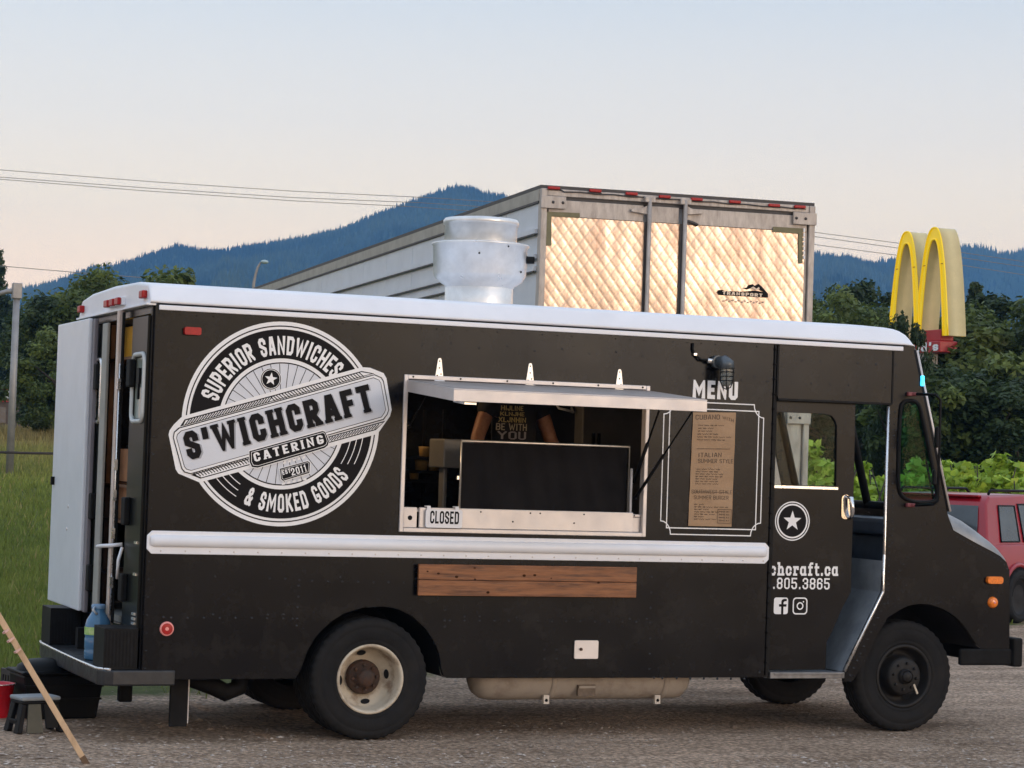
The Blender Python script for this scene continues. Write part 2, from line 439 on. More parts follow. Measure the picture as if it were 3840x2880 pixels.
def text_line(mb, s, p0, p1, h, y, t=.2, gap=.14, m=0, serif=False):
    """letters fitted between two points (x, z) of the base line on an upright plane y"""
    p0 = Vector(p0); p1 = Vector(p1); d = (p1 - p0); W_ = text_width(s, t, gap); k = d.length / W_
    d.normalize(); up = Vector((-d.y, d.x))
    def mp(u, v, li):
        q = p0 + d * u * k + up * v * h
        return (q.x, y - li * LY, q.y)
    put_text(mb, s, mp, t, gap, m, serif)
def text_arc(mb, s, c, r0, h, a0, a1, y, inward=False, t=.22, gap=.14, m=0):
    W_ = text_width(s, t, gap)
    def mp(u, v, li):
        a = R(a0 + (a1 - a0) * u / W_)
        r = (r0 - v * h) if inward else (r0 + v * h)
        return (c[0] + r * math.cos(a), y - li * LY, c[1] + r * math.sin(a))
    put_text(mb, s, mp, t, gap, m)
def ring(mb, c, r0, r1, y, m, a0=0, a1=360, n=96):
    vs = []
    for i in range(n + 1):
        a = R(a0 + (a1 - a0) * i / n)
        for r in (r0, r1): vs.append((c[0] + r * math.cos(a), y, c[1] + r * math.sin(a)))
    mb.add(vs, [(2 * i, 2 * i + 1, 2 * i + 3, 2 * i + 2) for i in range(n)], m)
def flat(mb, pts, y, m):
    tri = tessellate_polygon([[Vector((a, b, 0)) for a, b in pts]])
    mb.add([(a, y, b) for a, b in pts], tri, m)
def line(mb, p, q, t, y, m):
    for s in stroke([p, q], t): mb.add([(a, y, b) for a, b in s], [(0, 1, 2, 3)], m)
def star_pts(c, r, k=.40, rot=0):
    return [(c[0] + (r if i % 2 == 0 else r * k) * math.sin(math.pi * i / 5 + rot), c[1] + (r if i % 2 == 0 else r * k) * math.cos(math.pi * i / 5 + rot)) for i in range(10)]
def rounded(x0, x1, z0, z1, r, n=5):
    o = []
    for cx, cz, a in ((x1 - r, z1 - r, 0), (x0 + r, z1 - r, 90), (x0 + r, z0 + r, 180), (x1 - r, z0 + r, 270)):
        for i in range(n + 1):
            t = R(a + 90 * i / n); o.append((cx + r * math.cos(t), cz + r * math.sin(t)))
    return o
def smooth_loop(pts, it=2):
    for _ in range(it):
        o = []
        for i in range(len(pts)):
            p, q = pts[i], pts[(i + 1) % len(pts)]
            o.append((.75 * p[0] + .25 * q[0], .75 * p[1] + .25 * q[1])); o.append((.25 * p[0] + .75 * q[0], .25 * p[1] + .75 * q[1]))
        pts = o
    return pts

# ================================================================ FOOD TRUCK
WID = 2.24
truck = new_root('food_truck', (3.0, 1.12, 0))
tag(truck, 'black food truck with white roof, round logo and open serving hatch, parked on gravel', 'food truck')
ZB, ZT = 0.397, 2.765
XP = 4.42

arch_px = [(1109, 2546), (1130, 2509), (1157, 2435), (1180, 2396), (1210, 2361), (1248, 2328), (1289, 2302), (1358, 2281), (1427, 2276), (1470, 2280), (1502, 2289), (1540, 2308), (1571, 2334), (1598, 2362), (1618, 2392), (1634, 2420), (1645, 2451), (1650, 2480), (1653, 2509), (1661, 2534), (1677, 2543)]
arch = [side(u, v) for u, v in arch_px]
XW0, XW1 = 1.669, 3.447
ZW1 = side(1516, 1404)[1]; ZW0 = side(1493, 1994)[1]
body = MB()
outer = [(0, ZB)] + [(x, max(z, ZB)) for x, z in arch] + [(XP - .02, ZB), (XP - .02, ZT), (0, ZT)]
hole = [(XW0 + .012, ZW0 + .012), (XW0 + .012, ZW1 - .012), (XW1 - .012, ZW1 - .012), (XW1 - .012, ZW0 + .012)]
body.plate([outer, hole], 0, 0.03)
side_wall = body.build('side_panel', M['black'], truck, bevel=.004)
# far side, bulkhead, floor, ceiling, inner arches
mb = MB(); mb.plate([[(0, ZB), (1.0, ZB), (1.1, .75), (1.3, .88), (1.7, .88), (1.9, .75), (2.0, ZB), (5.0, ZB), (5.3, .85), (5.6, .87), (5.9, .6), (6.38, .6), (6.38, 1.15), (5.84, 1.55), (5.53, ZT), (0, ZT)],
                     [(4.55, 1.5), (4.55, 2.3), (5.15, 2.3), (5.15, 1.5)], [(5.42, 1.62), (5.42, 2.25), (5.56, 2.25), (5.72, 1.62)]], WID, WID - .03)
mb.build('far_side_panel', M['black'], truck)
mb = MB(); mb.box(.02, .98, .04, WID - .04, .70, .74); mb.box(2.03, XP - .05, .04, WID - .04, .70, .74); mb.box(.98, 2.03, .76, WID - .76, .70, .74); mb.box(.02, 5.5, .032, WID - .032, 2.74, 2.76)
mb.build('floor_and_ceiling', mat('kitchen_lining', (.16, .16, .15), .6, var=.2, vscale=4), truck)
mb = MB(); mb.box(XP - .05, XP - .03, .035, WID - .035, .75, 2.735)
mb.build('bulkhead', mat('bulkhead_grey', (.10, .095, .085), .6, var=.2, vscale=4), truck)
# wheel houses
mb = MB()
ins = [(x, z) for x, z in arch]
k = len(ins)
mb.add([(x, .03, z) for x, z in ins] + [(x, .75, z) for x, z in ins], [(i, i + 1, k + i + 1, k + i) for i in range(k - 1)], 0, True)
mb.plate([ins], .752, .76)
wh_ = mb.build('wheel_house', M['frame'], truck)
mb = MB(); mb.add([(x, WID - .03, z) for x, z in ins] + [(x, WID - .75, z) for x, z in ins], [(i, i + 1, k + i + 1, k + i) for i in range(k - 1)], 0, True); mb.add([(x, WID - .752, z) for x, z in ins], [tuple(range(k))], 0); mb.build('wheel_house', M['frame'], truck)

# --- cab side
farch_px = [(3329, 2316), (3355, 2300), (3378, 2286), (3402, 2274), (3430, 2267), (3456, 2265), (3484, 2267), (3510, 2274), (3538, 2285), (3564, 2300), (3585, 2316), (3604, 2334), (3622, 2357), (3637, 2381), (3650, 2400), (3662, 2417), (3680, 2431)]
P = lambda u, v: side(u, v)
XJ = 5.338
cab_outer = [(XP + .02, ZT), (5.532, ZT), P(3551, 1916), P(3570, 1985), P(3660, 2036), P(3720, 2067), P(3752, 2086), P(3775, 2108), P(3786, 2140), P(3786, 2437), P(3700, 2437)]
cab_outer += [P(*q) for q in farch_px[::-1]] + [P(3290, 2385), P(3253, 2470), P(3197, 2556), P(3164, 2556), P(3164, 2524), P(3311, 2221), P(3316, 2180), (XJ, P(3320, 2095)[1]), (XJ, P(3334, 1516)[1]), (XP + .02, P(2913, 1496)[1])]
qw_px = [(985, 600), (1010, 565), (1058, 553), (1105, 570), (1132, 630), (1240, 1170), (1245, 1225), (1215, 1258), (1100, 1262), (1012, 1235), (974, 1180), (972, 1000)]
qw = smooth_loop([side(2840 + .5426 * a, 1200 + .5426 * b) for a, b in qw_px], 2)
mb = MB(); mb.plate([cab_outer, qw], 0, .03)
cab_side = mb.build('cab_side_panel', M['black'], truck, bevel=.004)
# rubber round the quarter window + its pane
mb = MB(); mb.tube([(x, -.004, z) for x, z in qw], .014, 6, closed=True)
qf = mb.build('quarter_window_seal', M['rubberblk'], truck)
mb = MB(); mb.plate([qw], .012, .016); mb.build('pane', M['glassg'], qf)
# door header seam, post channel with knuckles
mb = MB(); mb.box(XP - .02, XP + .02, .012, .03, ZB, ZT)
mb.box(XP - .019, XP - .007, -.010, .012, ZB + .02, ZT - .05)
mb.box(XP + .006, XP + .019, -.004, .012, 2.36, ZT - .05)
mb.build('post_channel', M['rubberblk'], truck)
mb = MB()
for i in range(22):
    z = ZB + .1 + i * .104
    mb.tube([(XP - .013, -.012, z), (XP - .013, -.012, z + .012)], .009, 6)
mb.build('hinge_knuckles', M['frame'], truck)['kind'] = 'stuff'
mb = MB(); zh0 = P(2913, 1496)[1]; zh1 = P(3350, 1514)[1]
mb.plate([[(XP + .02, zh0 - .012), (XJ + .015, zh1 - .012), (XJ + .015, zh1 + .004), (XP + .02, zh0 + .006)]], -.012, .0)
mb.build('drip_rail', M['rubberblk'], truck, bevel=.003)
mb = MB(); xs = P(3350, 1325)[0]; mb.box(xs - .006, xs + .006, -.005, .001, zh1, ZT - .03)
mb.build('cab_seam', M['rubberblk'], truck)

k = len(farch_px); fin = [P(*q) for q in farch_px]
for ya_, yb_ in ((.03, .60), (WID - .03, WID - .60)):
    mb = MB(); mb.add([(x, ya_, z) for x, z in fin] + [(x, yb_, z) for x, z in fin], [(i, i + 1, k + i + 1, k + i) for i in range(k - 1)], 0, True)
    mb.add([(x, yb_, z) for x, z in fin] + [(fin[-1][0], yb_, .42), (fin[0][0], yb_, .42)], [tuple(range(k + 2))], 0); mb.build('wheel_house', M['frame'], truck)
# --- sliding cab door, run back part way behind the side panel
DY = .050
dright = [P(3209, 1518), P(3197, 2018), P(3192, 2219), P(3160, 2278), P(3122, 2367), P(3101, 2408), P(3096, 2512)]
dr = [side(u, v, DY) for u, v in [(3209, 1512), (3203, 1800), (3197, 2018), (3192, 2219), (3160, 2278), (3122, 2367), (3101, 2408), (3096, 2512)]]
dl = 4.02
dwin = [(dl + .15, side(2948, 1547, DY)[1]), (side(3090, 1552, DY)[0], side(3090, 1552, DY)[1]), side(3118, 1560, DY), side(3133, 1580, DY), side(3138, 1600, DY), side(3135, 1822, DY), (dl + .15, side(2900, 1822, DY)[1])]
mb = MB(); mb.plate([[(dl, dr[-1][1]), (dl, dr[0][1])] + dr, dwin], DY, DY + .03)
door = mb.build('cab_door', M['black'], truck, bevel=.003)
mb = MB(); mb.plate([dwin], DY + .014, DY + .018); mb.build('pane', M['glass'], door)
mb = MB(); zz = side(3000, 1826, DY)[1]; mb.box(dl + .14, side(3140, 1830, DY)[0], DY - .012, DY + .002, zz - .012, zz + .006)
mb.build('window_sill', M['alu2'], door)
mb = MB()
ha = side(3170, 1862, DY); hb = side(3166, 1940, DY); hc = side(3182, 1944, DY)
mb.plate([rounded(hb[0] - .028, hb[0] + .042, hb[1] - .012, ha[1] + .012, .03)], DY - .008, DY - .001)
mb.tube([(ha[0], DY - .01, ha[1]), (ha[0] + .02, DY - .05, ha[1] - .01), (ha[0] + .03, DY - .055, ha[1] - .10), (hc[0] + .004, DY - .04, hc[1] + .02), (hc[0], DY - .01, hc[1])], [.012, .017, .017, .014, .012], 10)
mb.build('door_handle', M['chrome'], door)
# door sill and step well
mb = MB(); zs = P(3000, 2520)[1]
mb.box(XP + .021, P(3166, 2520)[0], -.006, .05, zs - .045, zs); mb.box(XP + .05, P(3160, 2520)[0], -.012, -.006, zs - .02, zs - .004)
mb.build('door_sill', mat('worn_sill_metal', (.22, .22, .23), .45, metal=.5, c2=(.10, .10, .105), vscale=9), truck, bevel=.004)
M['well'] = mat('worn_blue_grey_metal', (.34, .38, .43), .5, metal=.2, c2=(.22, .25, .29), vscale=7, bump=.06, bscale=50)
mb = MB()
mb.box(XP + .03, 5.25, .09, .60, zs - .05, zs - .01)                       # step
mb.box(XP + .03, 5.33, .60, .62, zs - .05, .86)                            # riser
mb.box(XP + .03, 5.34, .62, WID - .1, .84, .86)                            # cab floor
mb.build('step_well', M['well'], truck)
mb = MB()
pts = [P(3166, 2520), P(3311, 2221), P(3318, 2120)]
a, b, c = pts
mb.add([(a[0], .035, a[1]), (b[0], .035, b[1]), (b[0] + .02, .62, b[1]), (a[0] + .02, .62, a[1])], [(0, 1, 2, 3)])
mb.add([(b[0], .035, b[1]), (c[0], .035, c[1] + .03), (c[0] + .02, .62, c[1] + .03), (b[0] + .02, .62, b[1])], [(0, 1, 2, 3)])
mb.build('fender_lining', M['well'], truck)
mb = MB()
for p, q in ((P(3168, 2518), P(3313, 2219)), (P(3313, 2219), (XJ - .004, P(3320, 2080)[1])), ((XJ - .004, P(3320, 2080)[1]), (XJ - .004, zh1 - .02))):
    mb.tube([(p[0], .006, p[1]), (q[0], .006, q[1])], .012, 6)
mb.build('jamb_trim', M['alu2'], truck)
# dashboard, engine cover, seats
mb = MB()
mb.box(5.40, 5.86, .08, WID - .08, 1.40, 1.52); mb.box(5.48, 5.86, .08, WID - .08, .98, 1.398)
mb.build('dashboard', mat('dash_blue_black', (.03, .045, .075), .5, var=.3, vscale=6), truck, bevel=.03, seg=3)
mb = MB(); mb.box(4.95, 5.47, .75, 1.45, .862, 1.30); mb.build('engine_cover', M['well'], truck, bevel=.04, seg=3)
mb = MB()
mb.box(4.55, 4.95, .35, .72, .863, 1.12)
mb.build('seat_base', M['rubberblk'], truck, bevel=.03)

# --- windscreen, pillars, hood, nose
WT, WBt = Vector((5.532, 0, 2.735)), Vector((5.845, 0, 1.585))
def wsp(y, t, off=0): q = WT.lerp(WBt, t); return (q.x + off, y, q.z)
mb = MB()
for y in (.03, WID / 2, WID - .03): mb.tube([wsp(y, 0), wsp(y, 1)], .032, 8)
mb.tube([wsp(.03, 0.02), wsp(WID - .03, 0.02)], .03, 8); mb.tube([wsp(.03, .985), wsp(WID - .03, .985)], .03, 8)
ws = mb.build('windscreen_frame', M['rubberblk'], truck)
mb = MB(); mb.tube([wsp(.012, 0, .028), wsp(.012, 1, .028)], .011, 6); mb.build('pillar_trim', M['alu'], truck)
for y0, y1 in ((.05, WID / 2 - .03), (WID / 2 + .03, WID - .05)):
    mb = MB(); mb.add([wsp(y0, .02), wsp(y1, .02), wsp(y1, .97), wsp(y0, .97)], [(0, 1, 2, 3)]); mb.build('windscreen_pane', M['glass'], ws)
hp = [(5.845, 1.585), (5.90, 1.575), (6.02, 1.525), (6.14, 1.455), (6.24, 1.39), (6.30, 1.34), (6.345, 1.285), (6.375, 1.215), (6.385, 1.14)]
def side_top(x):
    lst = [P(3551, 1916), P(3570, 1985), P(3660, 2036), P(3720, 2067), P(3752, 2086), P(3775, 2108), P(3786, 2140)]
    for (xa, za), (xb, zb) in zip(lst, lst[1:]):
        if xa <= x <= xb: return za + (zb - za) * (x - xa) / (xb - xa)
    return lst[-1][1] if x > lst[-1][0] else lst[0][1]
mb = MB()
sec = []
for (x, z) in hp:
    zs_ = min(z - .02, side_top(x)); h = z - zs_; rr = .13
    row = [(x, .0, zs_)]
    for i in range(1, 6):
        t = math.pi / 2 * i / 5; row.append((x, rr * (1 - math.cos(t)), zs_ + h * math.sin(t)))
    row += [(x, WID / 2, z + .03)]
    row += [(q[0], WID - q[1], q[2]) for q in row[-2::-1]]
    sec.append(row)
n_ = len(sec[0])
mb.add([q for r_ in sec for q in r_], [(i * n_ + j, i * n_ + j + 1, (i + 1) * n_ + j + 1, (i + 1) * n_ + j) for i in range(len(sec) - 1) for j in range(n_ - 1)], 0, True)
mb.build('hood', mat('hood_sky_sheen', (.34, .33, .33), .36, metal=.6, c2=(.22, .215, .21), vscale=6, rvar=.1, bump=.02, bscale=30), truck)  # silver grey puts the sky reflection on the curved hood into the colour
mb = MB(); mb.box(6.36, 6.392, .02, WID - .02, .60, 1.20); mb.build('nose_panel', M['black'], truck, bevel=.015)
mb = MB()
for i in range(7): mb.box(6.393, 6.405, .55, WID - .55, .74 + i * .05, .765 + i * .05)
mb.build('grille', M['alu'], truck)
for y in (.33, WID - .33):
    mb = MB(); mb.lathe([(.0, .035), (.06, .03), (.09, .01), (.10, 0)], (6.394, y, .95), 'x', 20); mb.build('headlamp', M['chrome'], truck)
bz0, bz1 = side(3810, 2500)[1], side(3810, 2392)[1]
mb = MB(); mb.box(6.42, 6.50, -.03, WID + .03, bz0, bz1); mb.box(5.98, 6.42, -.012, .03, bz0 + .01, bz0 + .13)
mb.build('front_bumper', M['frame'], truck, bevel=.015)
# front lamps
x0, z1 = P(3697, 2161); x1, z0 = P(3754, 2189)
mb = MB(); mb.plate([rounded(x0, x1, z0, z1, .02)], -.03, 0); mb.build('side_marker_lamp', M['orange'], truck, bevel=.008)
cx, cz = P(3722, 2259)
mb = MB(); mb.lathe([(0, -.03), (.02, -.029), (.032, -.024), (.040, -.01), (.042, 0)], (cx, 0, cz), 'y', 20); mb.build('turn_lamp', M['orange'], truck)
mb = MB(); mb.lathe([(0, -.034), (.008, -.033), (.01, -.026)], (cx, 0, cz), 'y', 10); mb.build('lamp_stud', M['redlite'], truck)
# small lit cyan sign lamp seen past the windscreen
q = P(3456, 1427)
mb = MB(); mb.plate([rounded(q[0] - .010, q[0] + .012, q[1] - .04, q[1] + .035, .008)], -.02, .012)
mb.build('cyan_lamp', mat('cyan_glow', (.05, .5, .8), .4, emit=((.05, .55, 1.0), 2.2), var=.1), truck)

# --- mirror
b0 = P(3414, 1478); b1 = P(3410, 1894)
for q in (b0, b1):
    mb = MB(); mb.obox(Matrix.Translation((q[0], -.015, q[1])), .065, .03, .028); mb.tube([(q[0], -.01, q[1]), (q[0] + .02, -.05, q[1])], .014, 8)
    mb.build('mirror_bracket', mat('faded_red_bracket', (.22, .055, .06), .5, var=.3, vscale=30), truck, bevel=.006)
my = -.24
t0 = side(3510, 1480, my); t1 = side(3527, 1500, my); t2 = side(3517, 1880, my); t3 = side(3500, 1892, my)
mb = MB(); mb.tube([(b0[0] + .02, -.05, b0[1]), (t0[0], my, t0[1]), (t1[0], my, t1[1]), (t2[0], my, t2[1]), (t3[0], my, t3[1]), (b1[0] + .02, -.05, b1[1])], .010, 8)
mir = mb.build('mirror_arm', M['rubberblk'], truck)
c0 = side(3512, 1640, my); c1 = side(3502, 1790, my)
mb = MB(); Mx = Matrix.Translation((c0[0], my, c0[1])) @ Matrix.Rotation(R(62), 4, 'Z')
mb.obox(Mx, .14, .025, .15); mb.build('mirror_head', M['rubberblk'], mir, bevel=.012, seg=3); mb = MB(); Mx = Matrix.Translation((c1[0], my, c1[1])) @ Matrix.Rotation(R(62), 4, 'Z'); mb.obox(Mx, .12, .025, .11)
mb.build('mirror_head', M['rubberblk'], mir, bevel=.012, seg=3)
# wiper
mb = MB(); mb.tube([(side(3528, 1784)[0] + .02, .1, 1.62), (side(3500, 1640)[0] + .1, .25, 1.95)], .008, 6); mb.build('wiper', M['rubberblk'], truck)

# --- roof
RX0, RX1 = -.035, 5.585
sect = [(-.004, 2.768), (-.015, 2.773), (-.014, 2.782), (-.004, 2.797), (.044, 2.868), (.056, 2.882), (.075, 2.892), (.4, 2.922), (WID / 2, 2.935)]
sect = sect + [(WID - y, z) for y, z in sect[-2::-1]]
xs = [RX0, RX0 + .003, RX0 + .010, RX0 + .022, .3, 1.5, 3.0, 4.5, 5.2, 5.32, 5.40, 5.46, 5.51, 5.55, 5.575, 5.585]
def gz(x):
    if x < RX0 + .022:
        t = (RX0 + .022 - x) / .022; return .86 + .14 * math.sqrt(max(0, 1 - t * t))
    if x > 5.25:
        t = (x - 5.25) / (5.585 - 5.25); return .12 + .88 * (max(0, 1 - t ** 2.6)) ** .6
    return 1
mb = MB()
rows = []
for x in xs:
    g = gz(x); ins = (1 - g) * (.05 if x < 1 else .12)
    rows.append([(x, y + (ins if y < WID / 2 - .01 else (-ins if y > WID / 2 + .01 else 0)), 2.768 + (z - 2.768) * g) for y, z in sect])
n_ = len(sect)
mb.add([q for r_ in rows for q in r_], [(i * n_ + j, i * n_ + j + 1, (i + 1) * n_ + j + 1, (i + 1) * n_ + j) for i in range(len(rows) - 1) for j in range(n_ - 1)], 0, True)
mb.add(rows[0], [tuple(range(n_))]); mb.add(rows[-1], [tuple(range(n_))[::-1]])
mb.add([rows[0][0], rows[0][-1], rows[-1][-1], rows[-1][0]], [(0, 1, 2, 3)])
roof = mb.build('roof', M['white'], truck)
mb = MB(); mb.box(.02, side(3383, 1320)[0], -.02, -.001, 2.724, 2.756)
mb.build('roof_trim', M['white'], truck, bevel=.005)
mb = MB(); mb.box(-.06, .02, .0, WID, 2.752, 2.766); mb.build('rear_lip', M['white'], truck, bevel=.004)
mb = MB(); mb.box(.01, 5.45, -.004, .002, 2.757, 2.7675); mb.build('trim_gap', M['rubberblk'], truck)
# roof vent fan
FY = 1.2
fx = side(1802, 916, FY)[0]
zr = 2.94
prof = [(.245, zr - .02), (.245, zr + .14), (.235, zr + .15)]
mb = MB(); mb.lathe(prof, (fx, FY, 0), 'z', 40)
fan = mb.build('fan_base', M['spun'], truck)
zrim = side(1802, 918, FY)[1]; ztop = side(1802, 830, FY)[1]
mb = MB(); mb.lathe([(.235, zr + .12), (.255, zr + .155), (.31, zr + .19), (.335, zr + .235), (.34, zrim - .02), (.352, zrim - .012), (.352, zrim), (.335, zrim + .004), (.28, zrim + .0)], (fx, FY, 0), 'z', 48)
bowl = mb.build('fan_bowl', M['spun'], truck)
for a, dz in ((-112, .09), (-75, .03), (-50, .20)):
    mb = MB(); mb.lathe([(0, -.008), (.006, -.006), (.008, .01)], (fx + .338 * math.cos(R(a)), FY + .338 * math.sin(R(a)), zrim - dz), 'y', 8)
    mb.build('bolt', M['frame'], bowl)
mb = MB(); mb.lathe([(.262, zrim - .03), (.262, ztop - .035), (.272, ztop - .033), (.274, ztop - .004), (.262, ztop + .012), (.1, ztop + .03), (0, ztop + .032)], (fx, FY, 0), 'z', 48)
mb.build('fan_cap', M['spun'], truck)
ex = side(1950, 975, FY - .12)
mb = MB(); mb.tube([(ex[0] - .03, FY - .14, ex[1]), (ex[0] + .09, FY - .17, ex[1])], .026, 12); mb.tube([(ex[0] + .0, FY - .15, ex[1]), (ex[0] + .035, FY - .155, ex[1])], .034, 8)
mb.build('conduit_fitting', M['frame'], fan)

# --- rub rail
zr0, zr1 = 1.1885, 1.334
mb = MB(); ch = .03
mb.plate([[(.0, zr0 + ch), (ch, zr0), (XP - .02 - ch, zr0), (XP - .02, zr0 + ch), (XP - .02, zr1 - ch), (XP - .02 - ch, zr1), (ch, zr1), (.0, zr1 - ch)]], -.012, .0)
rail = mb.build('rub_rail', M['white'], truck, bevel=.004)
mb = MB(); n = 10; x0, x1 = .05, XP - .07; zc = zr0 + .082; rr = .038
vs = []
for x, k in ((x0 - .03, .3), (x0 - .015, .75), (x0, 1), (x1, 1), (x1 + .015, .75), (x1 + .03, .3)):
    for j in range(n + 1):
        t = math.pi * j / n; vs.append((x, -.011 - .03 * k * math.sin(t), zc + rr * (.6 + .4 * k) * math.cos(t)))
mb.add(vs, [(i * (n + 1) + j, i * (n + 1) + j + 1, (i + 1) * (n + 1) + j + 1, (i + 1) * (n + 1) + j) for i in range(5) for j in range(n)], 0, True)
mb.build('rail_bead', M['white'], rail)
mb = MB()
for i in range(28): mb.lathe([(0, -.004), (.005, -.003), (.006, 0)], (.09 + i * .158, -.012, zr0 + .02), 'y', 6)
mb.build('rail_screws', M['alu'], rail)['kind'] = 'stuff'

# --- folding wooden shelf
def woodmat(name, a, b, c, sc=(1.2, 14, 14)):
    return mat(name, a, .55, c2=b, c3=c, vscale=3.2, stretch=sc, bump=.12, bscale=10, rvar=.1, detail=8)
M['wood'] = woodmat('stained_pine', (.32, .125, .045), (.085, .03, .012), (.23, .085, .03))
x0, z1 = P(1562, 2098); x1 = P(2377, 2116)[0]; z0 = P(1558, 2231)[1] 
z1 = 1.152; 
shelf = MB(); shelf.box(x0 + .05, x1 - .05, -.03, -.001, z0 + .02, z1 - .02)
shelf = shelf.build('folding_shelf', M['frame'], truck)
zm = (z0 + z1) / 2
for za, zb in ((z0, zm - .0015), (zm + .0015, z1)):
    mb = MB(); mb.box(x0, x1, -.055, -.03, za, zb); mb.build('plank', M['wood'], shelf, bevel=.003)
mb = MB()
random.seed(3)
for i in range(10):
    kx = x0 + .04 + random.random() * (x1 - x0 - .08); kz = z0 + .02 + random.random() * (z1 - z0 - .04)
    kr = random.uniform(.004, .009)
    mb.add([(kx + kr * 1.5 * math.cos(2 * math.pi * j / 9), -.0553 - .00005 * i, kz + kr * math.sin(2 * math.pi * j / 9)) for j in range(9)], [tuple(range(9))])
mb.build('knots', mat('pine_knot', (.045, .018, .008), .8, spec=.05, var=.4, vscale=40), shelf)['kind'] = 'stuff'

# --- small locker hatch
x0, z1 = P(2153, 2401); x1, z0 = P(2240, 2470)
mb = MB(); mb.plate([rounded(x0, x1, z0, z1, .01)], -.012, 0)
hatch2 = mb.build('access_hatch', M['alu'], truck, bevel=.003)
kx, kz = P(2176, 2434)
mb = MB(); mb.lathe([(0, -.022), (.010, -.02), (.011, -.012)], (kx, 0, kz), 'y', 10); mb.obox(Matrix.Translation((kx - .004, -.024, kz)) @ Matrix.Rotation(R(35), 4, 'Y'), .022, .006, .007); mb.build('lock', M['rust'], hatch2)
mb = MB(); mb.plate([rounded(x0 - .008, x1 + .008, z0 - .008, z1 + .008, .014)], -.002, 0); mb.build('hatch_seal', M['rubberblk'], hatch2)

# --- reflectors and side markers
cx, cz = P(625, 2358)
mb = MB(); mb.lathe([(0, -.012), (.012, -.012)], (cx, 0, cz), 'y', 16, 1); mb.lathe([(.012, -.0125), (.036, -.011)], (cx, 0, cz), 'y', 24, 0); mb.lathe([(.036, -.0125), (.044, -.011), (.046, 0)], (cx, 0, cz), 'y', 24, 1)
mb.build('rear_reflector', [M['red'], M['redlite']], truck)
x0, z1 = P(689, 1226); x1, z0 = P(750, 1258)
mb = MB(); mb.plate([rounded(x0, x1, z0, z1, .012)], -.035, 0); mb.build('side_marker_lamp', M['red'], truck, bevel=.008)
# roof rear marker lamps
for y in (.14, 2.12):
    mb = MB(); mb.box(-.07, -.034, y - .05, y + .05, 2.80, 2.85); mb.build('roof_marker_lamp', M['red'], truck, bevel=.008)
mb = MB(); mb.box(-.06, -.034, .72, 1.22, 2.788, 2.84)
bar = mb.build('lamp_bar', M['white'], truck, bevel=.004)
for y in (.80, .97, 1.14):
    mb = MB(); mb.box(-.085, -.06, y - .055, y + .055, 2.79, 2.838); mb.build('roof_marker_lamp', M['red'], bar, bevel=.006)

# --- underside: chassis, axles, tank, exhaust, flaps
mb = MB()
for y in (.62, WID - .70): mb.box(-.1, 6.2, y, y + .08, .42, .60)
for x in (1.51, 5.54): mb.tube([(x, .2, .4), (x, WID - .2, .4)], .06, 10)
mb.lathe([(0, -.2), (.12, -.14), (.17, 0), (.12, .14), (0, .2)], (1.51, WID / 2, .4), 'x', 14)
mb.box(.0, .95, .04, WID - .04, ZB + .1, ZB + .14); mb.box(2.05, XP, .04, WID - .04, ZB + .1, ZB + .14)
mb.build('chassis', M['frame'], truck)
ty = .34
tx0, tx1 = side(1752, 2580, ty)[0], side(2567, 2580, ty)[0]; zb = side(2100, 2622, ty)[1]; tr = .165; tz = zb + tr
M['tank'] = mat('beige_tank_paint', (.42, .365, .315), .55, c2=(.24, .195, .16), c3=(.37, .32, .275), vscale=5, bump=.04, bscale=30)
mb = MB(); mb.lathe([(0, tx0), (.06, tx0 + .01), (.12, tx0 + .04), (.155, tx0 + .09), (tr, tx0 + .15), (tr, tx1 - .12), (.155, tx1 - .06), (.12, tx1 - .02), (.06, tx1), (0, tx1)], (0, ty, tz), 'x', 32)
tank = mb.build('gas_tank', M['tank'], truck)
for px in (2045, 2462):
    x = side(px, 2580, ty)[0]
    mb = MB(); mb.lathe([(tr, x - .02), (tr + .005, x - .02), (tr + .005, x + .02), (tr, x + .02)], (0, ty, tz), 'x', 32)
    st = mb.build('tank_strap', M['tank'], tank)
    q = side(px, 2625, .22)
    mb = MB(); mb.box(q[0] - .02, q[0] + .02, .20, .225, q[1] - .025, q[1] + .035); mb.lathe([(0, -.006), (.010, -.005), (.012, 0)], (q[0], .20, q[1]), 'y', 6, 1); mb.build('strap_bracket', [mat('pale_bracket', (.62, .56, .50), .5, var=.2, vscale=30), M['frame']], tank)
q = side(2198, 2590, .175)
mb = MB(); mb.box(q[0] - .065, q[0] + .065, .165, .19, q[1] - .035, q[1] + .04); mb.box(q[0] - .06, q[0] + .06, .155, .165, q[1] + .018, q[1] + .035, 1)
mb.build('tank_plate', [mat('tank_bracket_shadow', (.16, .12, .09), .7, var=.3, vscale=20), M['tank']], tank)
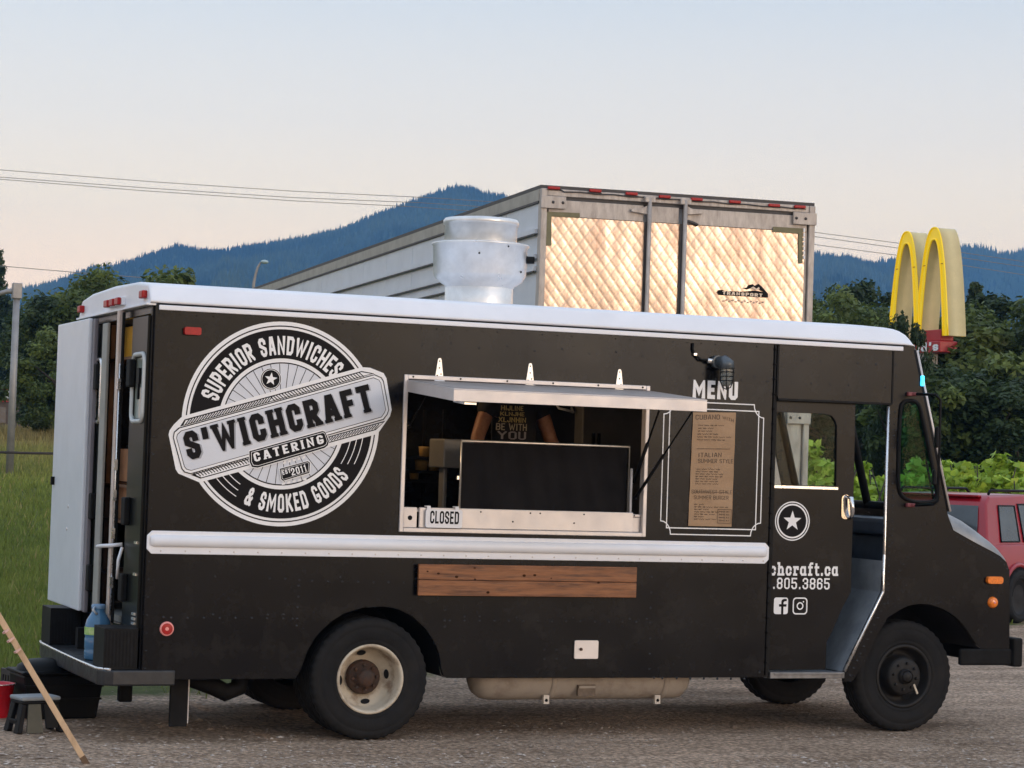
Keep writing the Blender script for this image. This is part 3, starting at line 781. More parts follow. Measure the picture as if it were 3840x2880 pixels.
# rear flap and tail pipe
a0 = side(637, 2552, .30); a1 = side(701, 2552, .30); b1 = side(698, 2722, .30)
mb = MB(); mb.box(a0[0], a1[0], .26, .30, b1[1], .47); mb.box(a1[0], a1[0] + .008, .255, .30, b1[1] + .02, .47, 1)
mb.build('mud_flap', [M['rubberd'], M['alu']], truck, bevel=.003)
a0 = side(443, 2577, .9); b1 = side(490, 2630, .9)
mb = MB(); mb.box(a0[0], b1[0], .85, .93, b1[1], .5); mb.build('tow_hook', M['frame'], truck, bevel=.01)
p0 = side(706, 2550, .35); p1 = side(850, 2610, .35); p2 = side(900, 2600, .35); p3 = side(915, 2560, .35)
mb = MB(); mb.tube([(p0[0], .38, p0[1] + .02), (p1[0] - .08, .38, p1[1] + .06), (p1[0], .38, p1[1] + .02), (p2[0], .4, p2[1] + .03), (p3[0], .42, p3[1] + .08), (p3[0] + .05, .45, .55)], .06, 12); mb.build('tail_pipe', M['frame'], truck)

# --- wheels
def tyre_mb(rt, w, rr, nb=84):
    m_ = MB()
    h = w / 2
    prof = [(rr, -h * .86), (rr + .008, -h * .95), (rr + .026, -h * 1.0), (rr + .032, -h * .97), (rr + .038, -h * 1.01), (rr + (rt - rr) * .45, -h * 1.04), (rr + (rt - rr) * .62, -h * 1.045), (rr + (rt - rr) * .65, -h * 1.01), (rr + (rt - rr) * .68, -h * 1.04), (rt * .90, -h * 1.02), (rt * .955, -h * .97), (rt * .985, -h * .86), (rt, -h * .66), (rt, -h * .40), (rt * .975, -h * .38), (rt * .975, -h * .30), (rt, -h * .28), (rt, -h * .05), (rt * .975, -h * .03)]
    prof = prof + [(r, -z) for r, z in prof[::-1]]
    K = len(prof)
    def mod(k, j): return (.985 if (j // 2) % 2 and (k in (10, 11, 12, 13) or K - 1 - k in (10, 11, 12, 13)) else 1.0)
    m_.lathe(prof, (0, 0, 0), 'y', nb * 2, 0, True, mod)
    return m_
def wheel(name, x, y, face, front, dual=False):
    """face = -1: outer side towards -y"""
    rt, rr = .40, .2235
    s = face
    m_ = MB(); n = 48
    if front:
        prof = [(rr + .006, .0), (rr + .004, .012), (rr - .012, .016), (rr - .022, .0), (rr - .03, -.07), (rr - .05, -.085), (.160, -.085), (.145, -.075), (.138, -.02), (.134, .010), (.120, .022), (.05, .024), (0, .024)]
    else:
        prof = [(rr + .006, .0), (rr + .004, .012), (rr - .006, .015), (rr - .016, .006), (rr - .022, -.03), (rr - .026, -.11), (rr - .042, -.135), (.150, -.155), (.118, -.168), (.110, -.175), (0, -.175)]
    m_.lathe([(r, s * h) for r, h in prof], (0, 0, 0), 'y', n)
    w = m_.build('wheel', M['wheelk'] if front else M['cream'], truck)
    m_ = MB()
    hole_r, hole_y = (.166, -.078) if front else (.160, -.145)
    for i in range(4):
        m_ = MB()
        a = math.pi / 2 * i + (.6 if front else .05)
        cx_, cz_ = hole_r * math.cos(a), hole_r * math.sin(a)
        tx, tz_ = -math.sin(a), math.cos(a)
        vs = []
        for j in range(14):
            t = 2 * math.pi * j / 14
            ru, rv = .032 * math.cos(t), .017 * math.sin(t)
            dz = (-(rv) * (.5 if front else .22))
            vs.append((cx_ + tx * ru + math.cos(a) * rv, s * (hole_y + .006 - dz), cz_ + tz_ * ru + math.sin(a) * rv))
        m_.add(vs, [tuple(range(14))])
        m_.build('hand_hole', M['dark'], w)
    m_ = MB()
    if front:
        m_.lathe([(.056, s * .022), (.053, s * .050), (.046, s * .055)], (0, 0, 0), 'y', 20); m_.lathe([(.040, s * .046), (.036, s * .066), (.0, s * .068)], (0, 0, 0), 'y', 20)
    else:
        m_.lathe([(.114, -s * .175), (.112, -s * .13), (.100, -s * .115), (.062, -s * .11), (.057, -s * .07), (.045, -s * .055), (0, -s * .053)], (0, 0, 0), 'y', 24)
    hub = m_.build('hub', M['wheelk'] if front else M['rust'], w)
    for i in range(8):
        a = 2 * math.pi * i / 8
        m_ = MB(); r_ = .095 if front else .082; yb = .021 if front else -.115
        m_.lathe([(.011, s * yb), (.010, s * (yb + .020)), (0, s * (yb + .022))], (r_ * math.cos(a), 0, r_ * math.sin(a)), 'y', 6, 0, False); m_.build('lug_nut', M['wheelk'] if front else M['rust'], w)
    t = tyre_mb(rt, .22, rr).build('tyre', M['rubberd'], w)
    t.location = (0, -s * .095, 0)
    if dual:
        t2 = bpy.data.objects.new('tyre', t.data); col.objects.link(t2); t2.parent = w; t2.location = (0, -s * .36, 0)
    if front and s < 0:
        m_ = MB(); m_.obox(Matrix.Translation((.105, -.02, -.075)) @ Matrix.Rotation(R(55), 4, 'Y'), .075, .012, .014); m_.build('balance_weight', M['cream'], w)
    w.location = (x, y, rt - .004)
    w.matrix_parent_inverse = WM[truck.name].inverted()
    w.rotation_euler = (0, R(9 if front else -4), 0)
    return w
wheel('w', 1.511, .01, -1, False, True)
wheel('w', 5.56, .075, -1, True)
wheel('w', 1.511, WID - .01, 1, False, True)
wheel('w', 5.60, WID - .20, 1, True)

# ---------------------------------------------------------------- serving window
fw = .028
mb = MB()
for (a, b, c, d) in ((XW0, XW0 + fw, ZW0, ZW1), (XW1 - fw, XW1, ZW0, ZW1)): mb.box(a, b, -.016, .05, c, d)
mb.box(XW0 + fw, XW1 - fw, -.0155, .049, ZW1 - fw, ZW1); mb.box(XW0 + fw, XW1 - fw, -.0155, .049, ZW0, ZW0 + fw)
frame = mb.build('window_frame', M['alu'], truck, bevel=.004)
mb = MB()
for i in range(6):
    mb.lathe([(0, -.021), (.006, -.020), (.007, -.016)], (XW0 + .06 + i * .332, 0, ZW1 - .013), 'y', 6)
mb.build('frame_screws', M['frame'], frame)['kind'] = 'stuff'
# sill apron
zA1 = side(1900, 1915, 0)[1]; zA0 = ZW0 + fw
zA1 = ZW0 + fw + .135
mb = MB(); mb.box(XW0 + fw + .11, XW1 - .095, -.010, .01, zA0 + .002, zA1); mb.box(XW0 + fw + .002, XW1 - fw, .012, .20, zA1 - .03, zA1 - .012)
mb.box(XW1 - .09, XW1 - fw - .002, .02, .04, zA0 + .002, zA1 - .032)
sill = mb.build('sill_apron', M['alu'], frame, bevel=.004)
mb = MB(); mb.plate([[(XW0 + fw + .002, zA0 + .002), (XW0 + fw + .095, zA0 + .002), (XW0 + fw + .095, zA1), (XW0 + fw + .002, zA1)]], -.004, .02); mb.disc((XW0 + fw + .047, -.0045, zA0 + .065), .016, 'y', 16, 1)
mb.build('latch_block', [M['alu'], M['dark']], frame, bevel=.003)
mb = MB()
for i, fxx in enumerate((.32, .52, .56, .74, .95, .70, .45)): mb.lathe([(0, -.0145), (.005, -.014), (.006, -.01)], (XW0 + fxx * (XW1 - XW0), 0, zA1 - (.02 if i < 5 else .08)), 'y', 6)
mb.build('apron_rivets', M['frame'], frame)['kind'] = 'stuff'
# strap hinges
for px, py in ((1645, 1428), (1985, 1446), (2320, 1467)):
    x, z = side(px, py)
    mb = MB(); mb.plate([[(x - .032, z), (x + .032, z), (x + .013, z + .14), (x + .008, z + .15), (x - .008, z + .15), (x - .013, z + .14)]], -.008, 0)
    mb.tube([(x - .036, -.016, z - .005), (x + .036, -.016, z - .005)], .010, 8)
    for dx, dz in ((0, .13), (0, .085), (.012, .045), (-.014, .035)): mb.lathe([(0, -.0105), (.005, -.010), (.006, -.008)], (x + dx, 0, z + dz), 'y', 6, 1)
    mb.build('strap_hinge', [mat('zinc_hinge', (.74, .72, .70), .35, metal=.6, var=.1, vscale=30), M['frame']], truck, bevel=.002)
# raised hatch
HY = -.90
hz0 = ZW1 - .035
hzo = side(1712, 1457, HY)[1]
hx0, hx1 = XW0 + .02, XW1 - .005
def hpt(x, t, dz): return (x, -.02 + (HY + .02) * t, hz0 + (hzo - hz0) * t + dz)
th = .078
mb = MB()
def slab(xa, xb, ta, tb, da, db, m=0):
    vs = [hpt(xa, ta, da), hpt(xb, ta, da), hpt(xb, tb, da), hpt(xa, tb, da), hpt(xa, ta, db), hpt(xb, ta, db), hpt(xb, tb, db), hpt(xa, tb, db)]
    mb.add(vs, [(0, 3, 2, 1), (4, 5, 6, 7), (0, 1, 5, 4), (1, 2, 6, 5), (2, 3, 7, 6), (3, 0, 4, 7)], m)
slab(hx0, hx1, 0, 1, -.006, 0)
slab(hx0, hx1, .985, 1.0, -th, -.0061)
slab(hx0, hx0 + .008, 0, .984, -th, -.0061); slab(hx1 - .008, hx1, 0, .984, -th, -.0061)
hatch = mb.build('serving_hatch', M['alu'], truck, bevel=.002)
mb = MB(); slab(hx0 + .012, hx1 - .012, .03, .975, .0005, .003); mb.build('hatch_skin', mat('hatch_toned_skin', (.36, .31, .285), .6, metal=.2, c2=(.26, .22, .20), vscale=6), hatch)  # hatch top coloured darker and warmer to offset its blue sky reflection
mb = MB(); slab(hx0 + .01, hx1 - .01, .02, .98, -.03, -.0065); mb.build('hatch_lining', M['whitedoor'], hatch)
mb = MB(); slab(hx0 + .09, hx0 + .17, .72, .95, -th - .02, -.031); mb.build('hatch_latch', M['alu2'], hatch)
# gas struts
def strut(xa, za, xb, t, ra=.011, y0=.03):
    p = Vector((xa, y0, za)); q = Vector(hpt(xb, t, -.05)); mid = p.lerp(q, .48)
    m_ = MB(); m_.tube([p, mid], ra, 8); m_.tube([mid, q], ra * .55, 8); m_.lathe([(0, -.02), (.012, -.012), (.012, .012), (0, .02)], p, 'y', 8)
    return m_.build('gas_strut', M['rubberblk'], hatch)
q = side(2383, 1868, .03); strut(q[0], q[1], hx1 - .03, .88)
q = side(2378, 1806, .10); strut(q[0], q[1], hx1 - .05, .35, .013, .10)
q = side(1535, 1600, .06); strut(q[0], q[1], hx0 + .04, .35, .005, .06)
# inside: cloth screen on a frame
sy = .12
a = side(1731, 1652, sy); b = side(2361, 1678, sy); c = side(2351, 1912, sy)
mb = MB(); zt = (a[1] + b[1]) / 2 + .002
mb.tube([(a[0], sy, zA1 - .02), (a[0], sy, zt), (b[0], sy, zt), (b[0], sy, zA1 - .02)], .009, 8)
scr = mb.build('screen_frame', mat('screen_metal', (.62, .58, .52), .3, metal=.85, var=.2, vscale=12), truck)
def cl(u, v):
    x = a[0] + .006 + (b[0] - a[0] - .012) * u; z = zA1 - .03 + (zt - .012 - zA1 + .03) * v
    w = .014 * math.sin(x * 17 + 2.2 * math.sin(z * 4 + x * 3)) * (1 - v * .6) + .008 * math.sin(x * 41 + z * 9) + .01 * math.sin(z * 14 + x * 8) * (1 - v)
    return (x, sy + .025 + w, z)
mb = MB(); mb.grid(cl, 90, 30); mb.build('cloth_screen', mat('black_cloth', (.014, .013, .014), .85, spec=.1, var=.2, vscale=5, bump=.1, bscale=90), scr)
mb = MB(); mb.box(b[0] + .004, b[0] + .016, sy - .03, sy - .012, zA1 - .02, zA1 + .30); mb.build('white_slide', M['white'], scr)
mb = MB(); mb.box(a[0] - .03, a[0] - .015, sy - .02, sy + .0, zt - .26, zt - .235); mb.build('screen_clip', M['alu2'], scr)
# kitchen fittings
M['steel'] = mat('kitchen_steel', (.34, .33, .31), .4, metal=.6, var=.15, vscale=5, rvar=.1)
M['ksteel'] = mat('dull_steel', (.20, .19, .175), .5, metal=.3, var=.15, vscale=5)
fr = side(2185, 1600, 1.45); fr2 = side(2440, 1600, 1.45)
mb = MB(); mb.box(fr[0], fr2[0] + .5, 1.45, 2.15, .745, 2.45)
fridge = tag(mb.build('fridge', M['ksteel'], None, bevel=.01), 'tall grey steel fridge at the back of the truck kitchen, right of the server', 'fridge')
mb = MB()
for px in (2222, 2243):
    x, z = side(px, 1650, 1.45); mb.box(x - .008, x + .008, 1.425, 1.448, z - .12, z + .05)
mb.build('handle', M['frame'], fridge)
h0 = side(2105, 1530, 1.5); h1 = side(2160, 1545, 1.5)
mb = MB(); mb.box(h0[0] - .25, h1[0] + .04, 1.6, 2.1, .745, 2.50)
cab2 = tag(mb.build('dark_cabinet', mat('dark_cabinet_steel', (.03, .03, .032), .4, metal=.3, var=.2), None, bevel=.01), 'dark steel cabinet with curved white handle behind the server', 'cabinet')
mb = MB(); mb.tube([(h0[0], 1.59, h0[1] + .03), (h0[0], 1.55, h0[1]), (h1[0], 1.55, h1[1]), (h1[0], 1.59, h1[1] + .03)], .010, 8); mb.build('handle', M['white'], cab2)
# rack with tubs
mb = MB()
rx0 = side(1520, 1750, 1.3)[0]; rx1 = side(1668, 1750, 1.3)[0]
for z in (side(1580, 1712, 1.3)[1], side(1580, 1765, 1.3)[1], side(1580, 1800, 1.3)[1], .9): mb.box(rx0 - .2, rx1, 1.3, 1.75, z - .02, z)
for x in (rx0 - .19, rx1 - .02):
    for y in (1.31, 1.73): mb.box(x, x + .02, y, y + .02, .745, 2.2)
tag(mb.build('wire_rack', M['frame'], None), 'black kitchen rack at the left inside the serving window', 'rack')
M['tubw'] = mat('amber_food_tub', (.42, .26, .09), .45, var=.3, vscale=15)
zs1, zs2, zs3 = side(1580, 1712, 1.3)[1], side(1580, 1765, 1.3)[1], side(1580, 1800, 1.3)[1]
def tub(px0, px1, z, h, lab):
    x0 = side(px0, 1750, 1.4)[0]; x1 = side(px1, 1750, 1.4)[0]
    m_ = MB(); m_.lathe([(.0, 0), ((x1 - x0) * .44, 0), ((x1 - x0) * .5, h), ((x1 - x0) * .53, h + .01), (0, h + .012)], ((x0 + x1) / 2, 1.45, z + .002), 'z', 20)
    tag(m_.build('food_tub', M['tubw'], None), lab, 'tub', 'food tubs on the kitchen rack')
tub(1578, 1622, zs1, .06, 'amber food tub alone on the top rack shelf')
tub(1565, 1612, zs2, .065, 'larger amber tub on the middle rack shelf')
tub(1614, 1656, zs2, .055, 'right-hand amber tub on the middle rack shelf')
tub(1545, 1580, zs3, .04, 'small tub on the lowest rack shelf, left inside the serving window')
x0 = side(1664, 1700, .5)[0]; x1 = side(1728, 1700, .5)[0]; z1 = side(1690, 1646, .5)[1]; z0 = side(1690, 1755, .5)[1]
mb = MB(); mb.box(x0, x1 + .1, .5, .8, z0, z1); mb.box(x0 + .04, x0 + .07, .6, .7, .745, z0)
tag(mb.build('grey_appliance', M['ksteel'], None, bevel=.01), 'grey boxy appliance beside the black cloth screen inside the window', 'appliance')
mb = MB(); mb.box(1.75, 3.35, .30, .62, 1.33, 1.36); mb.box(2.06, 3.3, .34, .60, .745, 1.329)
tag(mb.build('counter', M['steel'], None, bevel=.005), 'steel serving counter just inside the window behind the cloth', 'counter')

# ---------------------------------------------------------------- server inside
px_, pz_ = side(1925, 1600, .85)
FL = .745
def skin_obj(name, verts, edges, rad, material, parent=None, sub=2):
    me = bpy.data.meshes.new(name); me.from_pydata(verts, edges, []); me.materials.append(material)
    o = bpy.data.objects.new(name, me); col.objects.link(o)
    sm = o.modifiers.new('skin', 'SKIN'); sm.use_smooth_shade = True
    for i, r in enumerate(rad):
        sv = me.skin_vertices[0].data[i]; sv.radius = (r, r) if not isinstance(r, tuple) else r
    me.skin_vertices[0].data[0].use_root = True
    sb = o.modifiers.new('sub', 'SUBSURF'); sb.levels = sub; sb.render_levels = sub
    if parent:
        o.parent = parent
        if parent.name in WM: o.matrix_parent_inverse = WM[parent.name].inverted()
    return o
person = new_root('person', (px_, .85, FL))
tag(person, 'person in a black printed T-shirt standing inside the serving window, head hidden by the hatch', 'person')
V = lambda x, y, z: (px_ + x, .85 + y, FL + z)
bv = [V(0, 0, .98), V(0, 0, 1.15), V(0, -.01, 1.35), V(0, 0, 1.50), V(0, -.01, 1.60), V(0, -.02, 1.70), V(0, -.02, 1.80),
      V(-.19, 0, 1.50), V(-.285, -.03, 1.24), V(-.36, -.22, 1.02), V(-.365, -.31, .90), V(-.36, -.37, .81),
      V(.19, 0, 1.50), V(.285, -.03, 1.24), V(.36, -.22, 1.02), V(.365, -.31, .90), V(.36, -.37, .81),
      V(-.10, 0, .92), V(-.11, 0, .50), V(-.12, .02, .07), V(-.12, -.14, .035), V(.10, 0, .92), V(.11, 0, .50), V(.12, .02, .07), V(.12, -.14, .035)]
be = [(0, 1), (1, 2), (2, 3), (3, 4), (4, 5), (5, 6), (3, 7), (7, 8), (8, 9), (9, 10), (10, 11), (3, 12), (12, 13), (13, 14), (14, 15), (15, 16), (0, 17), (17, 18), (18, 19), (19, 20), (0, 21), (21, 22), (22, 23), (23, 24)]
br = [(.15, .11), (.14, .10), (.16, .115), (.10, .09), .058, .085, .075, .065, .050, .042, .032, .028, .065, .050, .042, .032, .028, .085, .06, .042, .035, .085, .06, .042, .035]
M['skin'] = mat('skin', (.33, .15, .075), .55, c2=(.22, .09, .045), vscale=26, bump=.15, bscale=40)
skin_obj('body', bv, be, br, M['skin'], person)
def fingers(sx):
    fv = []; fe = []; frad = []
    base = Vector(V(sx * .36, -.37, .81))
    for i in range(5):
        if i == 0: pts = [base + Vector((-sx * .025, -.01, 0)), base + Vector((-sx * .06, -.045, -.01)), base + Vector((-sx * .07, -.075, -.03))]; r0 = .0095
        else:
            ox = (i - 2.5) * .019; ln = (.0, .075, .085, .08, .06)[i]
            pts = [base + Vector((ox, -.03, 0)), base + Vector((ox * 1.3, -.05 - ln * .5, -.012)), base + Vector((ox * 1.4, -.06 - ln * .8, -.045))]; r0 = .0085
        k = len(fv); fv += [tuple(q) for q in pts]; fe += [(k, k + 1), (k + 1, k + 2)]; frad += [r0, r0 * .95, r0 * .8]
    o = MB()
    for i in range(5): o.tube(fv[i * 3:i * 3 + 3], frad[i * 3:i * 3 + 3], 8)
    return o.build('fingers', M['skin'], person)
fingers(-1); fingers(1)
M['tee'] = mat('black_tshirt', (.010, .009, .010), .85, var=.2, vscale=8, bump=.1, bscale=60)
skin_obj('tshirt', [V(0, 0, .90), V(0, 0, 1.15), V(0, -.01, 1.35), V(0, 0, 1.50), V(-.20, 0, 1.49), V(-.235, -.01, 1.40), V(.20, 0, 1.49), V(.235, -.01, 1.40)],
         [(0, 1), (1, 2), (2, 3), (3, 4), (4, 5), (3, 6), (6, 7)], [(.175, .125), (.165, .125), (.185, .14), (.12, .105), .085, .080, .085, .080], M['tee'], person)
mb = MB(); mb.tube([V(-.10, 0, .94), V(-.11, 0, .5), V(-.12, .02, .10)], [.105, .085, .07], 12); mb.tube([V(.10, 0, .94), V(.11, 0, .5), V(.12, .02, .10)], [.105, .085, .07], 12)
mb.build('trousers', M['tee'], person)
mb = MB(); mb.lathe([(.0, .12), (.06, .105), (.092, .06), (.097, 0), (.09, -.05)], V(0, .0, 1.745), 'z', 16); mb.build('hair', mat('dark_hair', (.02, .014, .01), .7, var=.3), person)
mb = MB()
for sx in (-1, 1): mb.lathe([(0, -.012), (.010, -.008), (.012, 0)], V(sx * .033, -.098, 1.73), 'y', 8, 1)
mb.tube([V(0, -.095, 1.72), V(0, -.118, 1.69)], [.01, .014], 8); mb.tube([V(-.025, -.094, 1.645), V(.025, -.094, 1.645)], .007, 6)
mb.build('face', [M['skin'], M['dark']], person)
# shirt print: rows of yellow lettering widening downwards
mb = MB(); cy = .85 - .185
def chest(x, z):
    dx = x - px_; return cy + dx * dx * 1.3
random.seed(12)
def shirt_row(s, py0, py1, pxa, pxb, m):
    (xa, zb_) = side(pxa, py1, cy); xb, _ = side(pxb, py1, cy); zt_ = side(pxa, py0, cy)[1]
    W_ = text_width(s, .2, .1); k = (xb - xa) / W_
    def mp(u, v, li):
        x = xa + u * k; z = zb_ + v * (zt_ - zb_); return (x, chest(x, z) - .001 - li * LY, z)
    put_text(mb, s, mp, .15, .1, m)
shirt_row('HIJLINE', 1520, 1538, 1885, 1962, 0)
shirt_row('KLNJHE', 1543, 1558, 1882, 1966, 0)
shirt_row('XLJNHIN', 1563, 1582, 1876, 1972, 0)
shirt_row('BE WITH', 1586, 1612, 1868, 1975, 1)
shirt_row('YOU', 1616, 1646, 1872, 1972, 2)
mb.build('shirt_print', [mat('print_yellow', (.42, .31, .10), .6, var=.3, vscale=30), mat('print_cream', (.34, .28, .18), .6, var=.3, vscale=30), mat('print_grey', (.22, .19, .19), .6, var=.3, vscale=30)], person)

# ---------------------------------------------------------------- CLOSED sign hung on the sill
mb = MB(); a0 = side(1597, 1909, -.03); a1 = side(1732, 1981, -.03)
mb.plate([rounded(a0[0], a1[0], a1[1], a0[1], .015)], -.034, -.028)
cs = mb.build('closed_sign', M['white'], None, bevel=.002)
tag(cs, 'small white sign reading CLOSED hung on the serving window sill', 'sign')
mb = MB(); text_line(mb, 'CLOSED', (a0[0] + .03, a1[1] + .028), (a1[0] - .025, a1[1] + .026), .083, -.0348, .17, .12)
mb.build('lettering', M['vk'], cs)
for px in (1610, 1716):
    x, z = side(px, 1890, -.03); mb = MB(); mb.box(x - .012, x + .012, -.026, -.020, a0[1] - .02, zA1 + .012); mb.box(x - .012, x + .012, -.020, .03, zA1 + .004, zA1 + .012); mb.build('hook', M['white'], cs)

# ---------------------------------------------------------------- round logo
def E3(x, y): return side(560 + x * .5304, 1150 + y * .5304)
ec = (.852, 2.035); ER = .658
def ly(k): return -.0015 - .0008 * k
em = MB()
ring(em, ec, 0.0, ER, ly(0), 0); ring(em, ec, .950 * ER, .962 * ER, ly(1), 2); ring(em, ec, .64 * ER, .925 * ER, ly(1), 2)
ring(em, ec, .590 * ER, .602 * ER, ly(1), 2); ring(em, ec, 0, .589 * ER, ly(1), 1)
for i in range(40):
    a = 2 * math.pi * (i + .5) / 40
    line(em, (ec[0] + .16 * ER * math.cos(a), ec[1] + .16 * ER * math.sin(a)), (ec[0] + .585 * ER * math.cos(a), ec[1] + .585 * ER * math.sin(a)), .0042, ly(2), 2)
sc_ = E3(858, 512)
for r_, k, m_ in ((.108, 3, 0), (.102, 4, 2), (.094, 5, 0), (.088, 6, 2)): ring(em, sc_, 0, r_ * ER, ly(k), m_, n=40)
flat(em, star_pts(sc_, .066 * ER, .42, R(5)), ly(7), 0)
for r_ in (.715, .775, .835):
    ring(em, ec, r_ * ER, (r_ + .008) * ER, ly(2), 0, -8 if r_ < .8 else -6, -26 - (.84 - r_) * 40, 16); ring(em, ec, r_ * ER, (r_ + .008) * ER, ly(2), 0, 221, 239 - (.84 - r_) * 20, 16)
poly = lambda pts: [E3(x, y) for x, y in pts]
flat(em, poly([(232, 775), (1500, 428), (1560, 432), (1655, 470), (1675, 505), (1712, 730), (1700, 775), (1612, 900), (355, 1243), (300, 1220), (205, 1180), (185, 1150), (135, 905), (142, 875), (170, 835)]), ly(3), 0)
flat(em, poly([(248, 797), (1500, 455), (1590, 472), (215, 848)]), ly(4), 2); flat(em, poly([(256, 804), (1498, 463), (1566, 474), (240, 836)]), ly(5), 0)
flat(em, poly([(290, 1188), (1668, 806), (1600, 872), (360, 1216)]), ly(4), 2); flat(em, poly([(318, 1187), (1650, 819), (1597, 865), (366, 1207)]), ly(5), 0)
for i in range(62):
    t = i / 61
    x0 = 258 + (1490 - 258) * t; y0 = 803 + (465 - 803) * t
    p, q = (x0 + 22, y0 - 4), (x0 - 8, y0 + 34)
    if t > .48: p, q = (x0 - 8, y0 + 2), (x0 + 22, y0 + 28)
    line(em, E3(*p), E3(*q), .0062, ly(6), 2)
    x0 = 345 + (1590 - 345) * t; y0 = 1208 + (868 - 1208) * t
    p, q = ((x0 - 6, y0 - 6), (x0 - 34, y0 - 32)) if t < .45 else ((x0 + 2, y0 - 6), (x0 + 30, y0 - 36))
    line(em, E3(*p), E3(*q), .0062, ly(6), 2)
flat(em, poly([(205, 855), (1590, 478), (1640, 500), (1655, 525), (1693, 730), (1682, 762), (1655, 800), (290, 1184), (245, 1172), (225, 1145), (165, 925), (172, 885)]), ly(7), 2)
flat(em, poly([(212, 861), (1588, 485), (1634, 505), (1649, 530), (1687, 730), (1676, 760), (1650, 794), (291, 1177), (250, 1166), (231, 1142), (171, 925), (178, 890)]), ly(8), 0)
flat(em, poly([(222, 876), (1582, 500), (1622, 518), (1636, 540), (1670, 728), (1660, 752), (1640, 782), (292, 1160), (258, 1150), (244, 1132), (188, 928), (194, 902)]), ly(9), 2)
flat(em, poly([(225, 880), (1581, 505), (1619, 521), (1632, 542), (1666, 728), (1656, 750), (1637, 778), (293, 1156), (261, 1146), (248, 1130), (192, 928), (198, 905)]), ly(10), 1)
flat(em, poly([(700, 1015), (1215, 872), (1240, 875), (1270, 945), (1265, 985), (1240, 1005), (760, 1145), (715, 1140), (700, 1100)]), ly(11), 0)
flat(em, poly([(704, 1022), (1220, 879), (1240, 885), (1266, 950), (1258, 980), (1235, 999), (762, 1138), (722, 1133), (706, 1098)]), ly(12), 2)
flat(em, poly([(716, 1028), (1222, 888), (1236, 893), (1256, 950), (1248, 975), (1230, 988), (764, 1126), (730, 1122), (717, 1096)]), ly(13), 0)
flat(em, poly([(720, 1031), (1222, 892), (1234, 897), (1252, 950), (1245, 972), (1228, 984), (765, 1122), (733, 1118), (721, 1095)]), ly(14), 2)
flat(em, poly([(914, 1142), (1118, 1086), (1138, 1098), (1134, 1180), (940, 1237), (922, 1222)]), ly(11), 0); flat(em, poly([(920, 1146), (1116, 1092), (1132, 1102), (1128, 1175), (942, 1231), (928, 1218)]), ly(12), 2)
flat(em, poly([(928, 1152), (1114, 1100), (1125, 1106), (1121, 1168), (945, 1222), (934, 1213)]), ly(13), 0); flat(em, poly([(931, 1154), (1113, 1103), (1122, 1108), (1118, 1166), (946, 1219), (937, 1211)]), ly(14), 2)
for i in range(5):
    flat(em, poly([(945 + 34 * i, 1113 - 9 * i), (966 + 34 * i, 1107 - 9 * i), (964 + 34 * i, 1090 - 9 * i), (947 + 34 * i, 1095 - 9 * i)]), ly(3), 0)
    flat(em, poly([(935 + 38 * i, 1262 - 8 * i), (958 + 38 * i, 1257 - 8 * i), (958 + 38 * i, 1240 - 8 * i), (937 + 38 * i, 1245 - 8 * i)]), ly(3), 0)
logo = em.build('round_logo', [M['vw'], M['vp'], M['vk']], truck, fix=False)
mb = MB()
text_arc(mb, 'SUPERIOR SANDWICHES', ec, .675 * ER, .185 * ER, 163.5, 43.5, ly(2), False, .19, .15); mb.build('lettering', M['vw'], logo, fix=False); mb = MB()
text_arc(mb, '& SMOKED GOODS', ec, .865 * ER, .18 * ER, 245, 325, ly(2), True, .19, .17)
mb.build('lettering', M['vw'], logo, fix=False)
def bl(mb, s, q0, q1, hq, y, t, gap, serif, m=0):
    a = Vector(E3(*q0)); b = Vector(E3(*q1)); h = (Vector(E3(*hq)) - a).length
    text_line(mb, s, a, b, h, y, t, gap, m, serif)
mb = MB(); bl(mb, "S'WICHCRAFT", (287, 1092), (1600, 742), (262, 893), ly(11), .215, .15, True); mb.build('lettering_shadow', mat('vinyl_grey', (.33, .35, .40), .4, var=.05), logo, fix=False)
mb = MB(); bl(mb, "S'WICHCRAFT", (275, 1087), (1588, 735), (250, 888), ly(15), .225, .16, True); mb.build('lettering', M['vk'], logo, fix=False)
mb = MB(); bl(mb, 'CATERING', (742, 1098), (1232, 965), (730, 1036), ly(16), .20, .28, True)
mb.build('lettering', M['vw'], logo, fix=False); mb = MB(); bl(mb, 'EST', (940, 1190), (997, 1173), (937, 1158), ly(16), .2, .2, False); mb.build('lettering', M['vw'], logo, fix=False); mb = MB(); bl(mb, '2011', (1005, 1195), (1112, 1164), (1000, 1143), ly(16), .17, .18, False)
mb.build('lettering', M['vw'], logo, fix=False)

# ---------------------------------------------------------------- menu board lines, MENU, paper
def R5(x, y): return side(2400 + x * .5425, 1250 + y * .5425)
mn = MB()
mx0, mz0 = R5(150, 1390); mx1, mz1 = R5(850, 485)
tl = .0075
gx = [R5(165, 560)[0], R5(212, 560)[0], R5(812, 600)[0], R5(852, 600)[0]]; gx[0] = (R5(165, 560)[0] + R5(142, 1285)[0]) / 2; gx[1] = (R5(210, 560)[0] + R5(178, 1340)[0]) / 2
gx[2] = (R5(822, 540)[0] + R5(797, 1360)[0]) / 2; gx[3] = (R5(853, 600)[0] + R5(833, 1305)[0]) / 2
gz_ = [(R5(235, 1388)[1] + R5(745, 1400)[1]) / 2, (R5(178, 1343)[1] + R5(797, 1358)[1]) / 2, (R5(455, 525)[1] + R5(822, 540)[1]) / 2, (R5(455, 480)[1] + R5(770, 492)[1]) / 2]
nx = .035; nz = .045
def pl(pts, y=ly(0), cl=False):
    for s in stroke(pts, tl, cl): mn.add([(a, y, b) for a, b in s], [(0, 1, 2, 3)])
